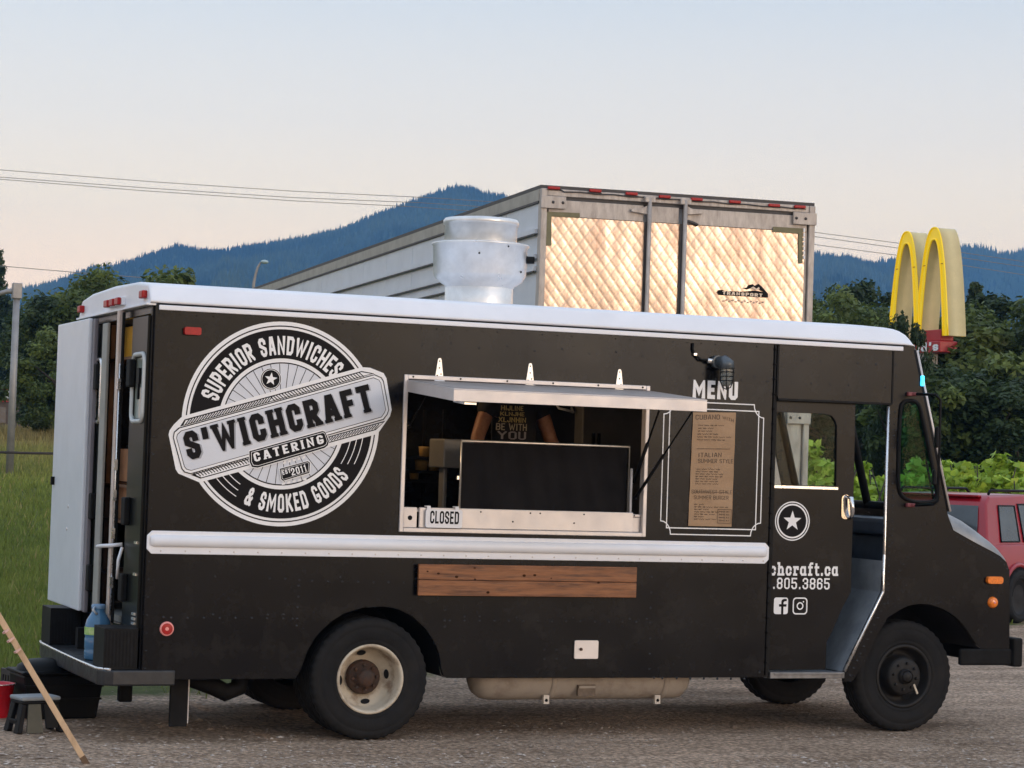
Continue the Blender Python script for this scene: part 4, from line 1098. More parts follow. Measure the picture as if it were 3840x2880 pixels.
pl([(gx[1], gz_[1]), (gx[2], gz_[1]), (gx[2], gz_[2]), (gx[1], gz_[2])], ly(0), True)
x0, x3, z0, z3 = gx[0], gx[3], gz_[0], gz_[3]; kx_, kz_ = .085, .10
def qarc(c, r1, r2, a0, a1): return [(c[0] + r1 * math.cos(R(a0 + (a1 - a0) * i / 6)), c[1] + r2 * math.sin(R(a0 + (a1 - a0) * i / 6))) for i in range(7)]
lp = [(x0 + kx_, z0)] + [(x3 - kx_, z0)] + qarc((x3, z0), kx_ * .9, kz_ * .9, 180, 90)[::1] + [(x3, z0 + kz_), (x3, z3 - kz_)] + qarc((x3, z3), kx_ * .9, kz_ * .9, 270, 180) + [(x3 - kx_, z3), (x0 + kx_, z3)] + qarc((x0, z3), kx_ * .9, kz_ * .9, 0, -90) + [(x0, z3 - kz_), (x0, z0 + kz_)] + qarc((x0, z0), kx_ * .9, kz_ * .9, 90, 0)
pl(lp, ly(1), True)
mn.build('menu_border', M['vw'], truck, fix=False); mn = MB(); text_line(mn, 'MENU', R5(362, 447), R5(674, 462), (Vector(R5(362, 320)) - Vector(R5(362, 447))).length, ly(0), .22, .13)
mn.build('menu_lettering', M['vw'], truck, fix=False)
pq = [R5(365, 545), R5(660, 548), R5(630, 1337), R5(330, 1330)]
pq = [(pq[0][0], pq[0][1]), (pq[1][0], pq[1][1]), (pq[2][0], pq[2][1]), (pq[3][0], pq[3][1])]
def pp(u, v, off=0.0):
    a = Vector(pq[3]).lerp(Vector(pq[2]), u); b = Vector(pq[0]).lerp(Vector(pq[1]), u); q = a.lerp(b, v)
    return (q.x, -.006 - .004 * math.sin(u * 3.1) * (0.6 + .4 * math.sin(v * 9)) - .002 * math.sin(v * 23 + u * 4) - off, q.y)
mb = MB(); mb.grid(lambda u, v: pp(u, v), 8, 40)
paper = mb.build('menu_sheet', mat('kraft_paper', (.40, .26, .155), .8, c2=(.33, .21, .12), vscale=6, bump=.08, bscale=50), None)
tag(paper, 'long brown kraft paper menu with handwriting, taped inside the white menu border', 'menu')
mb = MB()
def hand(s, u0, u1, v0, h, t=.10, sl=0):
    W_ = text_width(s, t, .16)
    def mp(a, b, li): u = u0 + (u1 - u0) * a / W_; return pp(u, v0 + b * h + sl * a / W_, .0012 + li * LY)
    put_text(mb, s, mp, t, .16)
hand('CUBANO', .06, .62, .935, .042, .11, .004)
hand('WITH', .68, .95, .945, .028, .10, -.03)
hand('ITALIAN', .16, .70, .605, .038, .11, .004); hand('SUMMER STYLE', .16, .98, .555, .036, .10, .0)
hand('SOUTHWEST STYLE', .04, .98, .285, .034, .09, .0); hand('SUMMER BURGER', .10, .90, .235, .034, .09, .0)
random.seed(5)
for v0, n in ((.885, 6), (.50, 7), (.19, 7)):
    for i in range(n):
        u = .12; vv = v0 - i * (.0255 if n == 6 else .0215); e = random.uniform(.35, .85)
        while u < e:
            w_ = random.uniform(.05, .14); z_ = [pp(u + w_ * j / 6, vv + .004 * (-1) ** j + random.uniform(-.002, .002), .0012) for j in range(7)]
            for p, q in zip(z_, z_[1:]): 
                for s in stroke([(p[0], p[2]), (q[0], q[2])], .0022): mb.add([(a, min(p[1], q[1]) - .0004 * (i % 2), b) for a, b in s], [(0, 1, 2, 3)])
            u += w_ + .03
for v0 in (.68, .30):
    pa, pb = pp(.12, v0, .0012), pp(.88, v0, .0012)
    for s in stroke([(pa[0], pa[2]), (pb[0], pb[2])], .003): mb.add([(a, -.014, b) for a, b in s], [(0, 1, 2, 3)])
bx = [(.66, .03), (.97, .03), (.97, .15), (.66, .15)]
bp_ = [pp(u, v, .0012) for u, v in bx]
for s in stroke([(q[0], q[2]) for q in bp_], .003, True): mb.add([(a, -.0135, b) for a, b in s], [(0, 1, 2, 3)])
for i in range(4): hand('HNEXI', .70, .93, .045 + .026 * i, .016, .13)
mb.build('handwriting', mat('marker_ink', (.045, .026, .018), .7, var=.3, vscale=40), paper, fix=False)

# ---------------------------------------------------------------- caged lamp over the menu
q = R5(540, 200); yb = -.0
mb = MB()
mb.tube([(q[0] - .02, 0, q[1]), (q[0] - .02, -.05, q[1])], .045, 16)
mb.tube([(q[0] - .02, -.04, q[1]), (q[0] + .005, -.09, q[1] + .006), (q[0] + .012, -.11, q[1] - .01), (q[0] + .012, -.115, q[1] - .05)], [.035, .042, .05, .052], 16)
lamp = mb.build('caged_lamp', mat('lamp_grey_green', (.085, .10, .115), .35, metal=.3, var=.15, vscale=20), truck)
jx, jy, jz = q[0] + .012, -.115, q[1] - .05
mb = MB(); mb.lathe([(.040, 0), (.040, -.07), (.034, -.10), (.018, -.118), (0, -.122)], (jx, jy, jz), 'z', 20)
mb.build('glass_jar', mat('jar_glass', (.62, .66, .64), .08, trans=.75, var=.05), lamp)
mb = MB()
for i in range(6):
    a = math.pi / 3 * i
    mb.tube([(jx + .05 * math.cos(a), jy + .05 * math.sin(a), jz), (jx + .05 * math.cos(a), jy + .05 * math.sin(a), jz - .08), (jx + .032 * math.cos(a), jy + .032 * math.sin(a), jz - .125), (jx, jy, jz - .14)], .0032, 5)
for dz in (-.02, -.05, -.08): mb.tube([(jx + .05 * math.cos(2 * math.pi * i / 20), jy + .05 * math.sin(2 * math.pi * i / 20), jz + dz) for i in range(20)], .0032, 5, closed=True)
mb.build('lamp_cage', M['rubberblk'], lamp)
c0, c1, c2 = R5(362, 68), R5(372, 150), R5(450, 190)
mb = MB(); mb.tube([(c0[0], -.012, c0[1]), (c0[0] - .002, -.012, (c0[1] + c1[1]) / 2), (c1[0], -.014, c1[1]), ((c1[0] + c2[0]) / 2, -.03, c2[1] + .004), (c2[0] + .02, -.04, c2[1])], .008, 8)
mb.build('cable', M['rubberblk'], lamp)
mb = MB(); mb.tube([(c2[0] + .0, -.036, c2[1] + .001), (c2[0] + .035, -.043, c2[1] - .002)], .018, 8); mb.build('cable_gland', M['alu2'], lamp)
mb = MB(); mb.obox(Matrix.Translation((c1[0], -.016, c1[1] + .005)), .022, .02, .014); mb.build('cable_clip', M['alu2'], lamp)

# ---------------------------------------------------------------- door lettering
def R7(x, y, yy=DY): return side(2800 + x * .5906, 1900 + y * .5906, yy)
dlt = MB(); yl = DY - .002
p1 = Vector(R7(580, 440)); p0 = Vector(R7(160, 437)); full = "swichcraft.ca"; vis = "chcraft.ca"
k = (p1 - p0).length / (text_width(vis, .17, .12) - .18); st = p1 - (p1 - p0).normalized() * k * text_width(full, .17, .12)
text_line(dlt, full, st, p1, (Vector(R7(200, 352)) - Vector(R7(200, 437))).length, yl, .17, .12)
dlt.build('web_lettering', [M['vw'], M['vk']], door, fix=False); dlt = MB(); p1 = Vector(R7(525, 526)); p0 = Vector(R7(165, 522)); vis = '.805.3865'; full = '250.805.3865'
k = (p1 - p0).length / text_width(vis, .14, .16); st = p1 - (p1 - p0).normalized() * k * text_width(full, .14, .16)
text_line(dlt, full, st, p1, (Vector(R7(300, 453)) - Vector(R7(300, 525))).length, yl, .14, .16)
dlt.build('phone_lettering', [M['vw'], M['vk']], door, fix=False); dlt = MB(); a0 = R7(170, 682); a1 = R7(263, 577)
fl = [rounded(a0[0], a1[0], a0[1], a1[1], .018)]
flat(dlt, fl[0], yl, 0)
fx0, fz0 = a0; s_ = a1[0] - a0[0]; h_ = a1[1] - a0[1]
for pts in ([(.52, 0), (.68, 0), (.68, .45), (.52, .45)], [(.36, .45), (.88, .45), (.90, .60), (.36, .60)], [(.52, .601), (.68, .601), (.68, .72), (.76, .78), (.90, .78), (.90, .92), (.68, .92), (.56, .86), (.52, .76)]):
    flat(dlt, [(fx0 + u * s_, fz0 + v * h_) for u, v in pts], yl - .0008, 1)
dlt.build('square_icon', [M['vw'], M['vk']], door, fix=False); dlt = MB(); a0 = R7(290, 684); a1 = R7(386, 577)
o_ = rounded(a0[0], a1[0], a0[1], a1[1], .026); cxx, czz = (a0[0] + a1[0]) / 2, (a0[1] + a1[1]) / 2
i_ = rounded(a0[0] + .009, a1[0] - .009, a0[1] + .009, a1[1] - .009, .018)
n_ = len(o_); dlt.add([(x, yl, z) for x, z in o_] + [(x, yl, z) for x, z in i_], [(i, (i + 1) % n_, n_ + (i + 1) % n_, n_ + i) for i in range(n_)], 0)
ring(dlt, (cxx, czz), .018, .027, yl, 0, n=28); ring(dlt, (cxx + .026, czz + .03), 0, .0055, yl, 0, n=12)
dlt.build('camera_icon', [M['vw'], M['vk']], door, fix=False); dlt = MB(); sc_ = side(2971, 1954, DY); sr = .138
ring(dlt, sc_, .94 * sr, sr, yl, 0); ring(dlt, sc_, .80 * sr, .88 * sr, yl, 0); ring(dlt, sc_, 0, .79 * sr, yl + .0006, 1)
flat(dlt, star_pts(sc_, .54 * sr, .40), yl, 0)
dlt.build('star_badge', [M['vw'], M['vk']], door, fix=False)

# ---------------------------------------------------------------- rivets
rv = MB()
def riv(x, z, y=0.0, r=.0075):
    r *= 1.2; rv.lathe([(0, -.007), (r * .6, -.006), (r, 0)], (x, y, z), 'y', 8, 0, True)
def R8(x, y): return side(600 + x * .5304, 2000 + y * .5304)
def R1b(x, y): return side(1500 + x * .6329, 2000 + y * .6329)
for p in ((390, 305), (775, 320), (885, 322), (985, 332), (1075, 338), (1187, 342), (1290, 342), (1400, 345), (1510, 348), (1615, 348), (1725, 350), (1275, 312), (980, 372), (978, 450), (972, 525), (25, 595), (80, 597), (195, 600), (310, 600), (422, 600), (535, 600), (650, 600), (758, 603), (872, 603), (938, 605), (970, 605), (375, 575), (762, 577), (875, 575), (966, 655)): riv(*R8(*p))
for p in ((265, 455), (265, 518), (295, 518), (265, 555), (382, 495), (382, 518), (472, 492), (472, 518), (560, 518), (645, 520), (730, 520), (815, 520), (900, 522), (985, 522), (1068, 522), (1155, 524), (1238, 525), (1318, 526), (1400, 526), (1360, 507), (1462, 508), (1482, 530), (1025, 500), (690, 498), (1492, 260), (1488, 352), (1485, 443), (1482, 625), (1480, 715), (1477, 805), (855, 690), (927, 690), (855, 745), (927, 745), (1505, 855), (1555, 858), (1640, 858), (1720, 860), (1800, 860), (1880, 862), (1960, 862), (2040, 862), (2130, 825), (1955, 810)): riv(*R1b(*p))
for i in range(21): riv(.022, ZB + .07 + i * .112, 0, .006)
for i in range(40): riv(.05 + i * .108, 2.65 if False else 2.70, 0, .004)
for i in range(11): riv(3.62, 1.46 + i * .085, 0, .006)
for i in range(9):
    riv(XW0 + .12 + i * .2, ZW1 + .20 + .02 * (i % 2), 0, .006)
for i in range(7): riv(3.75 + i * .1, 2.46 + .03 * (i % 2), 0, .006)
for i in range(6): riv(4.55 + i * .15, 2.46, 0, .006); riv(4.62 + i * .15, 2.62, 0, .006)
for i in range(8): riv(5.392, 1.35 + i * .05 + (i // 4) * .02, 0, .006)
for i in range(14): riv(5.385, 1.52 + i * .085, 0, .006)
for i in range(12): riv(5.37, .92 + i * .045, 0, .006)
for i in range(12):
    t = i / 11; q = Vector(P(3182, 2532)).lerp(Vector(P(3325, 2238)), t); riv(q.x + .012, q.y, 0, .007)
for i in range(8): riv(5.43 + (i % 4) * .03, .90 + i * .05, 0, .006)
for i in range(16):
    x = 5.93 + i * .029; riv(x, side_top(x) - .035, 0, .006)
for p in ((1205, 430), (1310, 575), (1470, 785), (1040, 250), (1275, 400)): riv(*side(2800 + p[0] * .5906, 1900 + p[1] * .5906), 0, .006)
rv.build('rivets', M['rivet'], truck, fix=False)['kind'] = 'stuff'

# ---------------------------------------------------------------- rear: frame, door leaf, post, far door, bumper
mb = MB(); mb.box(-.012, .03, .03, .055, ZB + .05, 2.752); mb.box(-.012, .03, WID - .055, WID - .03, ZB + .05, 2.752); mb.box(-.012, .03, .055, WID - .055, 2.70, 2.751)
mb.box(-.010, .03, .055, WID - .055, ZB + .05, .70)
mb.build('rear_frame', M['black'], truck, bevel=.004)
yA, yB = .06, .50
wy0, wy1 = .11, .40; wz0 = side(524, 1570, .45)[1]; wz1 = side(530, 1345, .45)[1]
mb = MB(); mb.plate([[(yA, .71), (yB, .71), (yB, 2.69), (yA, 2.69)], [(wy0, wz0), (wy1, wz0), (wy1, wz1), (wy0, wz1)]], -.03, -.005, 0, 'x')
leaf = mb.build('rear_door', M['black2'], truck, bevel=.004)
mb = MB(); lp = rounded(wy0 - .02, wy1 + .02, wz0 - .02, wz1 + .02, .06)
mb.tube([(-.034, y, z) for y, z in lp], .016, 8, closed=True); wfm = mb.build('window_frame', mat('pale_window_frame', (.50, .53, .54), .4, var=.1), leaf)
mb = MB(); mb.plate([[(wy0, wz0), (wy1, wz0), (wy1, wz1), (wy0, wz1)]], -.02, -.016, 0, 'x'); mb.build('pane', mat('dim_window', (.26, .30, .27), .12, var=.15, vscale=3), leaf)
mb = MB(); mb.box(-.048, -.034, .20, .23, wz0 + .12, wz1 - .08); mb.box(-.05, -.034, .18, .25, wz1 - .17, wz1 - .07); mb.build('wiper', M['rubberblk'], leaf)
for z in (2.33, 1.44, .95):
    mb = MB(); mb.box(-.07, -.03, .36, .47, z - .09, z + .09); mb.build('hinge_block', M['frame'], leaf, bevel=.01)
mb = MB()
for z in (1.25, 1.05, .80, .77, .74): mb.box(-.04, -.0295, .10, .18, z - .008, z + .008)
mb.build('hardware', M['alu2'], leaf)['kind'] = 'stuff'
mb = MB(); p = side(452, 1162, 1.1); q = side(396, 2332, 1.1)
mb.box(-.078, -.035, .72, .77, .672, 2.755); mb.box(-.055, -.036, .69, .719, .70, 2.74, 1); mb.box(-.055, -.036, .771, .795, .70, 2.74, 1)
post = mb.build('door_post', [mat('pinkish_aluminium', (.66, .60, .58), .4, metal=.4, c2=(.50, .42, .38), vscale=5), M['frame']], truck, bevel=.008)
mb = MB(); mb.tube([(-.062, .695, .75), (-.062, .695, 2.4)], .006, 6)
for z in (2.28, 1.75, 1.55, 1.30, .98): mb.box(-.075, -.055, .68, .705, z - .05, z + .02)
mb.build('lock_rod', M['alu2'], post)
mb = MB(); mb.box(-.05, -.03, 1.19, 1.35, .71, 2.69); mb.build('inner_jamb', mat('grey_jamb', (.30, .30, .28), .5, var=.15, vscale=4), truck, bevel=.005)
mb = MB(); mb.plate([[(1.38, .71), (2.10, .71), (2.10, 2.69), (1.38, 2.69)], [(1.41, wz0), (1.56, wz0), (1.56, wz1), (1.41, wz1)]], -.03, -.005, 0, 'x'); lf2 = mb.build('rear_door', M['black2'], truck)
mb = MB(); mb.tube([(-.034, y, z) for y, z in rounded(1.40, 1.57, wz0 - .02, wz1 + .02, .05)], .014, 8, closed=True); mb.build('window_frame', M['alu2'], lf2)
mb = MB(); mb.plate([[(1.41, wz0), (1.56, wz0), (1.56, wz1), (1.41, wz1)]], -.02, -.016, 0, 'x'); mb.build('pane', mat('dim_window_b', (.20, .22, .20), .12, var=.15, vscale=3), lf2)
for z in (2.33, 1.44, .95):
    mb = MB(); mb.box(-.07, -.03, 1.42, 1.52, z - .09, z + .09); mb.build('hinge_block', M['frame'], lf2, bevel=.01)
# far leaf swung right round, pale inner face towards us
mb = MB(); mb.box(-.075, -.045, 1.50, 1.575, .71, 2.73); mb.build('hinge_strip', mat('mauve_grey_metal', (.20, .19, .22), .45, metal=.3, var=.1), truck, bevel=.006)
mb = MB(); mb.box(-.10, -.07, 1.58, 2.70, .715, 2.735)
wd = mb.build('rear_door', M['whitedoor'], truck, bevel=.008)
wd['label'] = 'pale blue-white rear door swung fully open'
mb = MB(); mb.box(-.125, -.10, 2.60, 2.63, 1.56, 1.62); mb.build('door_catch', M['frame'], wd)
for yy, zz in ((2.05, 1.42), (2.07, 1.26)):
    mb = MB(); mb.lathe([(0, -.106), (.012, -.104), (.014, -.10)], (0, yy, zz), 'x', 8)
    mb.build('bolt', M['alu'], wd)
# loose things just inside the rear door
M['card'] = mat('brown_cardboard', (.34, .17, .085), .8, var=.25, vscale=8)
for i, (y0, y1, z0, z1, lab, mm) in enumerate(((1.0, 1.45, 1.62, 1.84, 'upper brown carton stacked just inside the rear door', 'card'), (1.0, 1.45, 1.365, 1.58, 'lower brown carton stacked just inside the rear door', 'card'), (.98, 1.40, 2.465, 2.67, 'yellow box on the top shelf inside the rear door', 'yel'))):
    if mm == 'yel': M['yel'] = mat('yellow_box_card', (.62, .34, .03), .6, var=.2, vscale=6)
    mb = MB(); mb.box(.10, .45, y0, y1, z0, z1); mb.box(.098, .10, y0 + .02, y1 - .02, (z0 + z1) / 2 - .005, (z0 + z1) / 2 + .005)
    tag(mb.build('carton', M[mm], None, bevel=.004), lab, 'box')
mb = MB()
for z in (1.36, 1.60, 2.46, 1.0): mb.box(.06, .6, .90, 2.0, z - .018, z)
for y in (.91, 1.62, 1.96): mb.box(.07, .10, y, y + .025, .745, 2.7)
tag(mb.build('shelf_unit', mat('brown_shelf', (.14, .07, .035), .6, var=.25, vscale=6), None), 'brown wooden shelving just inside the rear door', 'shelf')
# lit lamp on the kitchen ceiling
mb = MB(); mb.lathe([(.07, 2.735), (.065, 2.70), (.04, 2.68), (0, 2.672)], (1.35, 1.2, 0), 'z', 16)
il = mb.build('ceiling_lamp', mat('warm_lamp_glass', (.9, .7, .4), .4, emit=((1.0, .62, .25), 2.0), var=.05), truck)
ld = bpy.data.lights.new('lamp_light', 'POINT'); ld.energy = 22.0; ld.color = (1.0, .66, .34); ld.shadow_soft_size = .06
lo = bpy.data.objects.new('lamp_light', ld); col.objects.link(lo); lo.location = (1.35, 1.2, 2.62)
mb = MB(); mb.tube([(-.03, .56, 1.22), (-.10, .58, 1.21), (-.12, .75, 1.20), (-.10, 1.0, 1.185), (-.04, 1.16, 1.18)], .013, 8); mb.tube([(-.04, .52, 1.20), (-.07, .48, 1.12), (-.06, .54, 1.0)], .011, 8)
mb.build('grab_handle', M['white'], post)
# bumper step
bm_o = [(.215, -.012), (-.18, -.012), (-.235, .02), (-.262, .10), (-.275, 1.0), (-.27, 1.95), (-.25, 2.12), (-.2, 2.21), (-.1, WID), (.05, WID), (.05, .05), (.215, .05)]
mb = MB(); mb.plate([bm_o], .36, .458, 0, 'z')
bump = mb.build('rear_bumper', mat('worn_bumper', (.035, .037, .042), .42, metal=.3, c2=(.018, .018, .02), vscale=8, bump=.06, bscale=40, rvar=.1), truck, bevel=.012, seg=3)
mb = MB(); mb.tube([(-.20, .0, .462), (-.262, .10, .462), (-.275, .6, .462), (-.275, 1.3, .462), (-.268, 1.95, .462), (-.25, 2.1, .462)], .009, 6); mb.build('worn_edge', M['alu2'], bump)
for y0, y1 in ((.04, .36), (1.84, 2.16)):
    mb = MB(); mb.box(-.235, -.02, y0, y1, .459, .715)
    for i in range(9): mb.box(-.225 + i * .022, -.213 + i * .022, y0 - .003, y0 + .001, .475, .70)
    mb.build('step_block', M['rubberblk'], bump, bevel=.012)

# ================================================================ GROUND
FH = Vector((FW.x, FW.y, 0)).normalized(); RH = Vector((FH.y, -FH.x, 0))
def sstep(a, b, t):
    t = max(0.0, min(1.0, (t - a) / (b - a))); return t * t * (3 - 2 * t)
def ground_z(x, y):
    s = (x - CAM.x) * FH.x + (y - CAM.y) * FH.y
    return 2.1 * sstep(31, 66, s)
def edge_y(x):
    return 2.55 + (0.60 * (x - .36) if x > .36 else -.05 * (x - .36))
gm = bpy.data.materials.new('gravel_and_turf'); gm.use_nodes = True
nt = gm.node_tree; bs = nt.nodes['Principled BSDF']; bs.inputs['Roughness'].default_value = .9; bs.inputs['Specular IOR Level'].default_value = .25
geo = nt.nodes.new('ShaderNodeNewGeometry')
def nz(scale, detail=6, rough=.6, vec=None):
    n = nt.nodes.new('ShaderNodeTexNoise'); n.inputs['Scale'].default_value = scale; n.inputs['Detail'].default_value = detail; n.inputs['Roughness'].default_value = rough
    nt.links.new(vec or geo.outputs['Position'], n.inputs['Vector']); return n
def rampn(fac, cols):
    r = nt.nodes.new('ShaderNodeValToRGB'); e = r.color_ramp.elements
    while len(e) < len(cols): e.new(.5)
    for q, (p, c) in zip(e, cols): q.position = p; q.color = (*c, 1)
    nt.links.new(fac, r.inputs['Fac']); return r
def mixc(fac, a, b, mode='MIX'):
    m = nt.nodes.new('ShaderNodeMix'); m.data_type = 'RGBA'; m.blend_type = mode
    if isinstance(fac, float): m.inputs[0].default_value = fac
    else: nt.links.new(fac, m.inputs[0])
    nt.links.new(a, m.inputs[6]); nt.links.new(b, m.inputs[7]); return m.outputs[2]
def mth(op, a, b=None):
    m = nt.nodes.new('ShaderNodeMath'); m.operation = op
    for i, q in enumerate((a, b)):
        if q is None: continue
        if isinstance(q, (int, float)): m.inputs[i].default_value = q
        else: nt.links.new(q, m.inputs[i])
    return m.outputs[0]
mpz = nt.nodes.new('ShaderNodeMapping'); mpz.inputs['Scale'].default_value = (.32, 1.8, 1); mpz.inputs['Rotation'].default_value = (0, 0, R(8)); nt.links.new(geo.outputs['Position'], mpz.inputs['Vector'])
big = rampn(nz(1.5, 7, .68, mpz.outputs[0]).outputs['Fac'], [(.28, (.34, .225, .152)), (.44, (.62, .445, .322)), (.58, (.75, .55, .41)), (.72, (.88, .68, .53))])
fine = rampn(nz(34, 7, .75).outputs['Fac'], [(.30, (.42, .40, .38)), (.5, (.95, .95, .95)), (.70, (1.6, 1.57, 1.52))])
vor = nt.nodes.new('ShaderNodeTexVoronoi'); vor.inputs['Scale'].default_value = 26; nt.links.new(geo.outputs['Position'], vor.inputs['Vector'])
peb = rampn(vor.outputs['Distance'], [(.0, (1.35, 1.33, 1.3)), (.35, (1.0, 1.0, 1.0)), (.7, (.62, .60, .58))])
patch = rampn(nz(.42, 5, .6).outputs['Fac'], [(.36, (.74, .72, .69)), (.50, (1.0, 1.0, 1.0)), (.64, (1.16, 1.16, 1.16))])
big = type('o', (), {'outputs': [mixc(1.0, big.outputs[0], patch.outputs[0], 'MULTIPLY')]})
gravel = mixc(1.0, mixc(1.0, big.outputs[0], fine.outputs[0], 'MULTIPLY'), peb.outputs[0], 'MULTIPLY')
turf = rampn(nz(1.6, 6, .7).outputs['Fac'], [(.3, (.075, .095, .028)), (.55, (.14, .16, .045)), (.75, (.22, .20, .08))])
sp = nt.nodes.new('ShaderNodeSeparateXYZ'); nt.links.new(geo.outputs['Position'], sp.inputs[0])
xx = mth('MAXIMUM', sp.outputs['X'], .36)
ey = mth('ADD', mth('MULTIPLY', mth('SUBTRACT', xx, .36), .60), 2.55)
dd = mth('SUBTRACT', sp.outputs['Y'], ey)
dd = mth('ADD', dd, mth('MULTIPLY', mth('SUBTRACT', nz(1.4, 5, .7).outputs['Fac'], .5), 2.4))
msk = nt.nodes.new('ShaderNodeMapRange'); msk.inputs['From Min'].default_value = -.25; msk.inputs['From Max'].default_value = .25; nt.links.new(dd, msk.inputs['Value'])
nt.links.new(mixc(msk.outputs[0], gravel, turf.outputs[0]), bs.inputs['Base Color'])
bp = nt.nodes.new('ShaderNodeBump'); bp.inputs['Strength'].default_value = 1.0; bp.inputs['Distance'].default_value = .05
hsum = mth('ADD', mth('MULTIPLY', nz(30, 7, .75).outputs['Fac'], 1.0), mth('MULTIPLY', vor.outputs['Distance'], -.5))
hsum = mth('ADD', hsum, mth('MULTIPLY', nz(3.0, 4).outputs['Fac'], 1.6))
nt.links.new(hsum, bp.inputs['Height']); nt.links.new(bp.outputs[0], bs.inputs['Normal'])
mb = MB()
ss = [-60, -25, -8, 0, 4, 8, 10] + [11 + .5 * i for i in range(40)] + [32, 34, 36, 38, 40, 42, 45, 48, 51, 54, 57, 60, 63, 66, 70, 80, 100, 140, 220, 400, 800, 1600, 3200, 7000]
tt = [-9000, -4000, -1500, -600, -250, -120, -60, -30, -16, -12] + [-9 + .5 * i for i in range(45)] + [16, 22, 30, 60, 120, 250, 600, 1500, 4000, 9000]
vs = []
for s in ss:
    for t in tt:
        q = Vector((CAM.x, CAM.y, 0)) + FH * s + RH * t
        z = ground_z(q.x, q.y)
        if 11 <= s <= 31 and -9 <= t <= 13.5: z += .018 * (noise.noise(Vector((q.x * .8, q.y * .8, 0)))) * (0.25 if -.5 < q.y < 2.7 and -.5 < q.x < 6.6 else 1)
        vs.append((q.x, q.y, z))
w = len(tt)
mb.add(vs, [(j * w + i, j * w + i + 1, (j + 1) * w + i + 1, (j + 1) * w + i) for j in range(len(ss) - 1) for i in range(w - 1)], 0, True)
tag(mb.build('ground', gm, None), kind='structure')

# loose stones
random.seed(21)
mb = MB()
ico = [(0, 0, 1), (.89, 0, .45), (.28, .85, .45), (-.72, .53, .45), (-.72, -.53, .45), (.28, -.85, .45)]
fic = [(0, 1, 2), (0, 2, 3), (0, 3, 4), (0, 4, 5), (0, 5, 1)]
def gpx(u, v):
    d = ray(u, v); t = (0 - CAM.z) / d.z; return CAM + d * t
cnt = 0
while cnt < 7000:
    q = gpx(random.uniform(-80, 3920), 2900 - 620 * random.random() ** 1.6)
    if q.y > edge_y(q.x) + .5: continue
    r = random.choice((.007, .008, .009, .010, .011, .013, .016)) * random.uniform(.7, 1.6)
    if random.random() < .02: r *= 1.8
    a = random.uniform(0, 6.3); ca, sa = math.cos(a), math.sin(a); fx_, fz_ = random.uniform(.7, 1.4), random.uniform(.4, .8)
    mb.add([(q.x + r * (x * ca * fx_ - y * sa), q.y + r * (x * sa * fx_ + y * ca), r * fz_ * (z - .35)) for x, y, z in ico], fic, random.choice((0, 0, 0, 1, 1, 1, 1, 0, 2)))
    cnt += 1
st_m = [mat('stone_grey', (.36, .285, .23), .85, var=.2, vscale=9), mat('stone_brown', (.25, .185, .14), .85, var=.2, vscale=9), mat('stone_pale', (.52, .44, .375), .85, var=.2, vscale=9)]
tag(mb.build('gravel', st_m, None, fix=False), 'loose pale and brown gravel strewn over the ground', 'gravel', kind='stuff')

# grass
def attr_mat(name, rough=.7, transl=.25, spec=.2):
    m = bpy.data.materials.new(name); m.use_nodes = True; n_ = m.node_tree; b = n_.nodes['Principled BSDF']
    at = n_.nodes.new('ShaderNodeAttribute'); at.attribute_name = 'tint'
    n_.links.new(at.outputs['Color'], b.inputs['Base Color']); b.inputs['Roughness'].default_value = rough; b.inputs['Specular IOR Level'].default_value = spec
    if transl:
        o = n_.nodes['Material Output']; t = n_.nodes.new('ShaderNodeBsdfTranslucent'); mx = n_.nodes.new('ShaderNodeMixShader'); mx.inputs[0].default_value = transl
        n_.links.new(at.outputs['Color'], t.inputs['Color']); n_.links.new(b.outputs[0], mx.inputs[1]); n_.links.new(t.outputs[0], mx.inputs[2]); n_.links.new(mx.outputs[0], o.inputs['Surface'])
    return m
def tinted(name, vs, fs, cols, m, parent=None):
    me = bpy.data.meshes.new(name); me.from_pydata(vs, [], fs); me.materials.append(m)
    ca = me.color_attributes.new('tint', 'FLOAT_COLOR', 'POINT')
    flat_ = []
    for c in cols: flat_.extend((c[0], c[1], c[2], 1.0))
    ca.data.foreach_set('color', flat_); me.update()
    if parent is False: return me
    o = bpy.data.objects.new(name, me); col.objects.link(o)
    if parent: o.parent = parent
    return o
grass_m = attr_mat('grass_blades', .6, .3)
random.seed(33)
gv = []; gf = []; gc = []
def blade(q, h, wd, c):
    a = random.uniform(0, 6.3); lx, ly_ = math.cos(a) * wd, math.sin(a) * wd; b = random.uniform(0, 6.3); bend = h * random.uniform(.1, .6)
    k = len(gv); z = ground_z(q.x, q.y) - .005
    gv.extend([(q.x - lx, q.y - ly_, z), (q.x + lx, q.y + ly_, z), (q.x + math.cos(b) * bend, q.y + math.sin(b) * bend, z + h)]); gf.append((k, k + 1, k + 2)); gc.extend([c] * 3)
n = 0
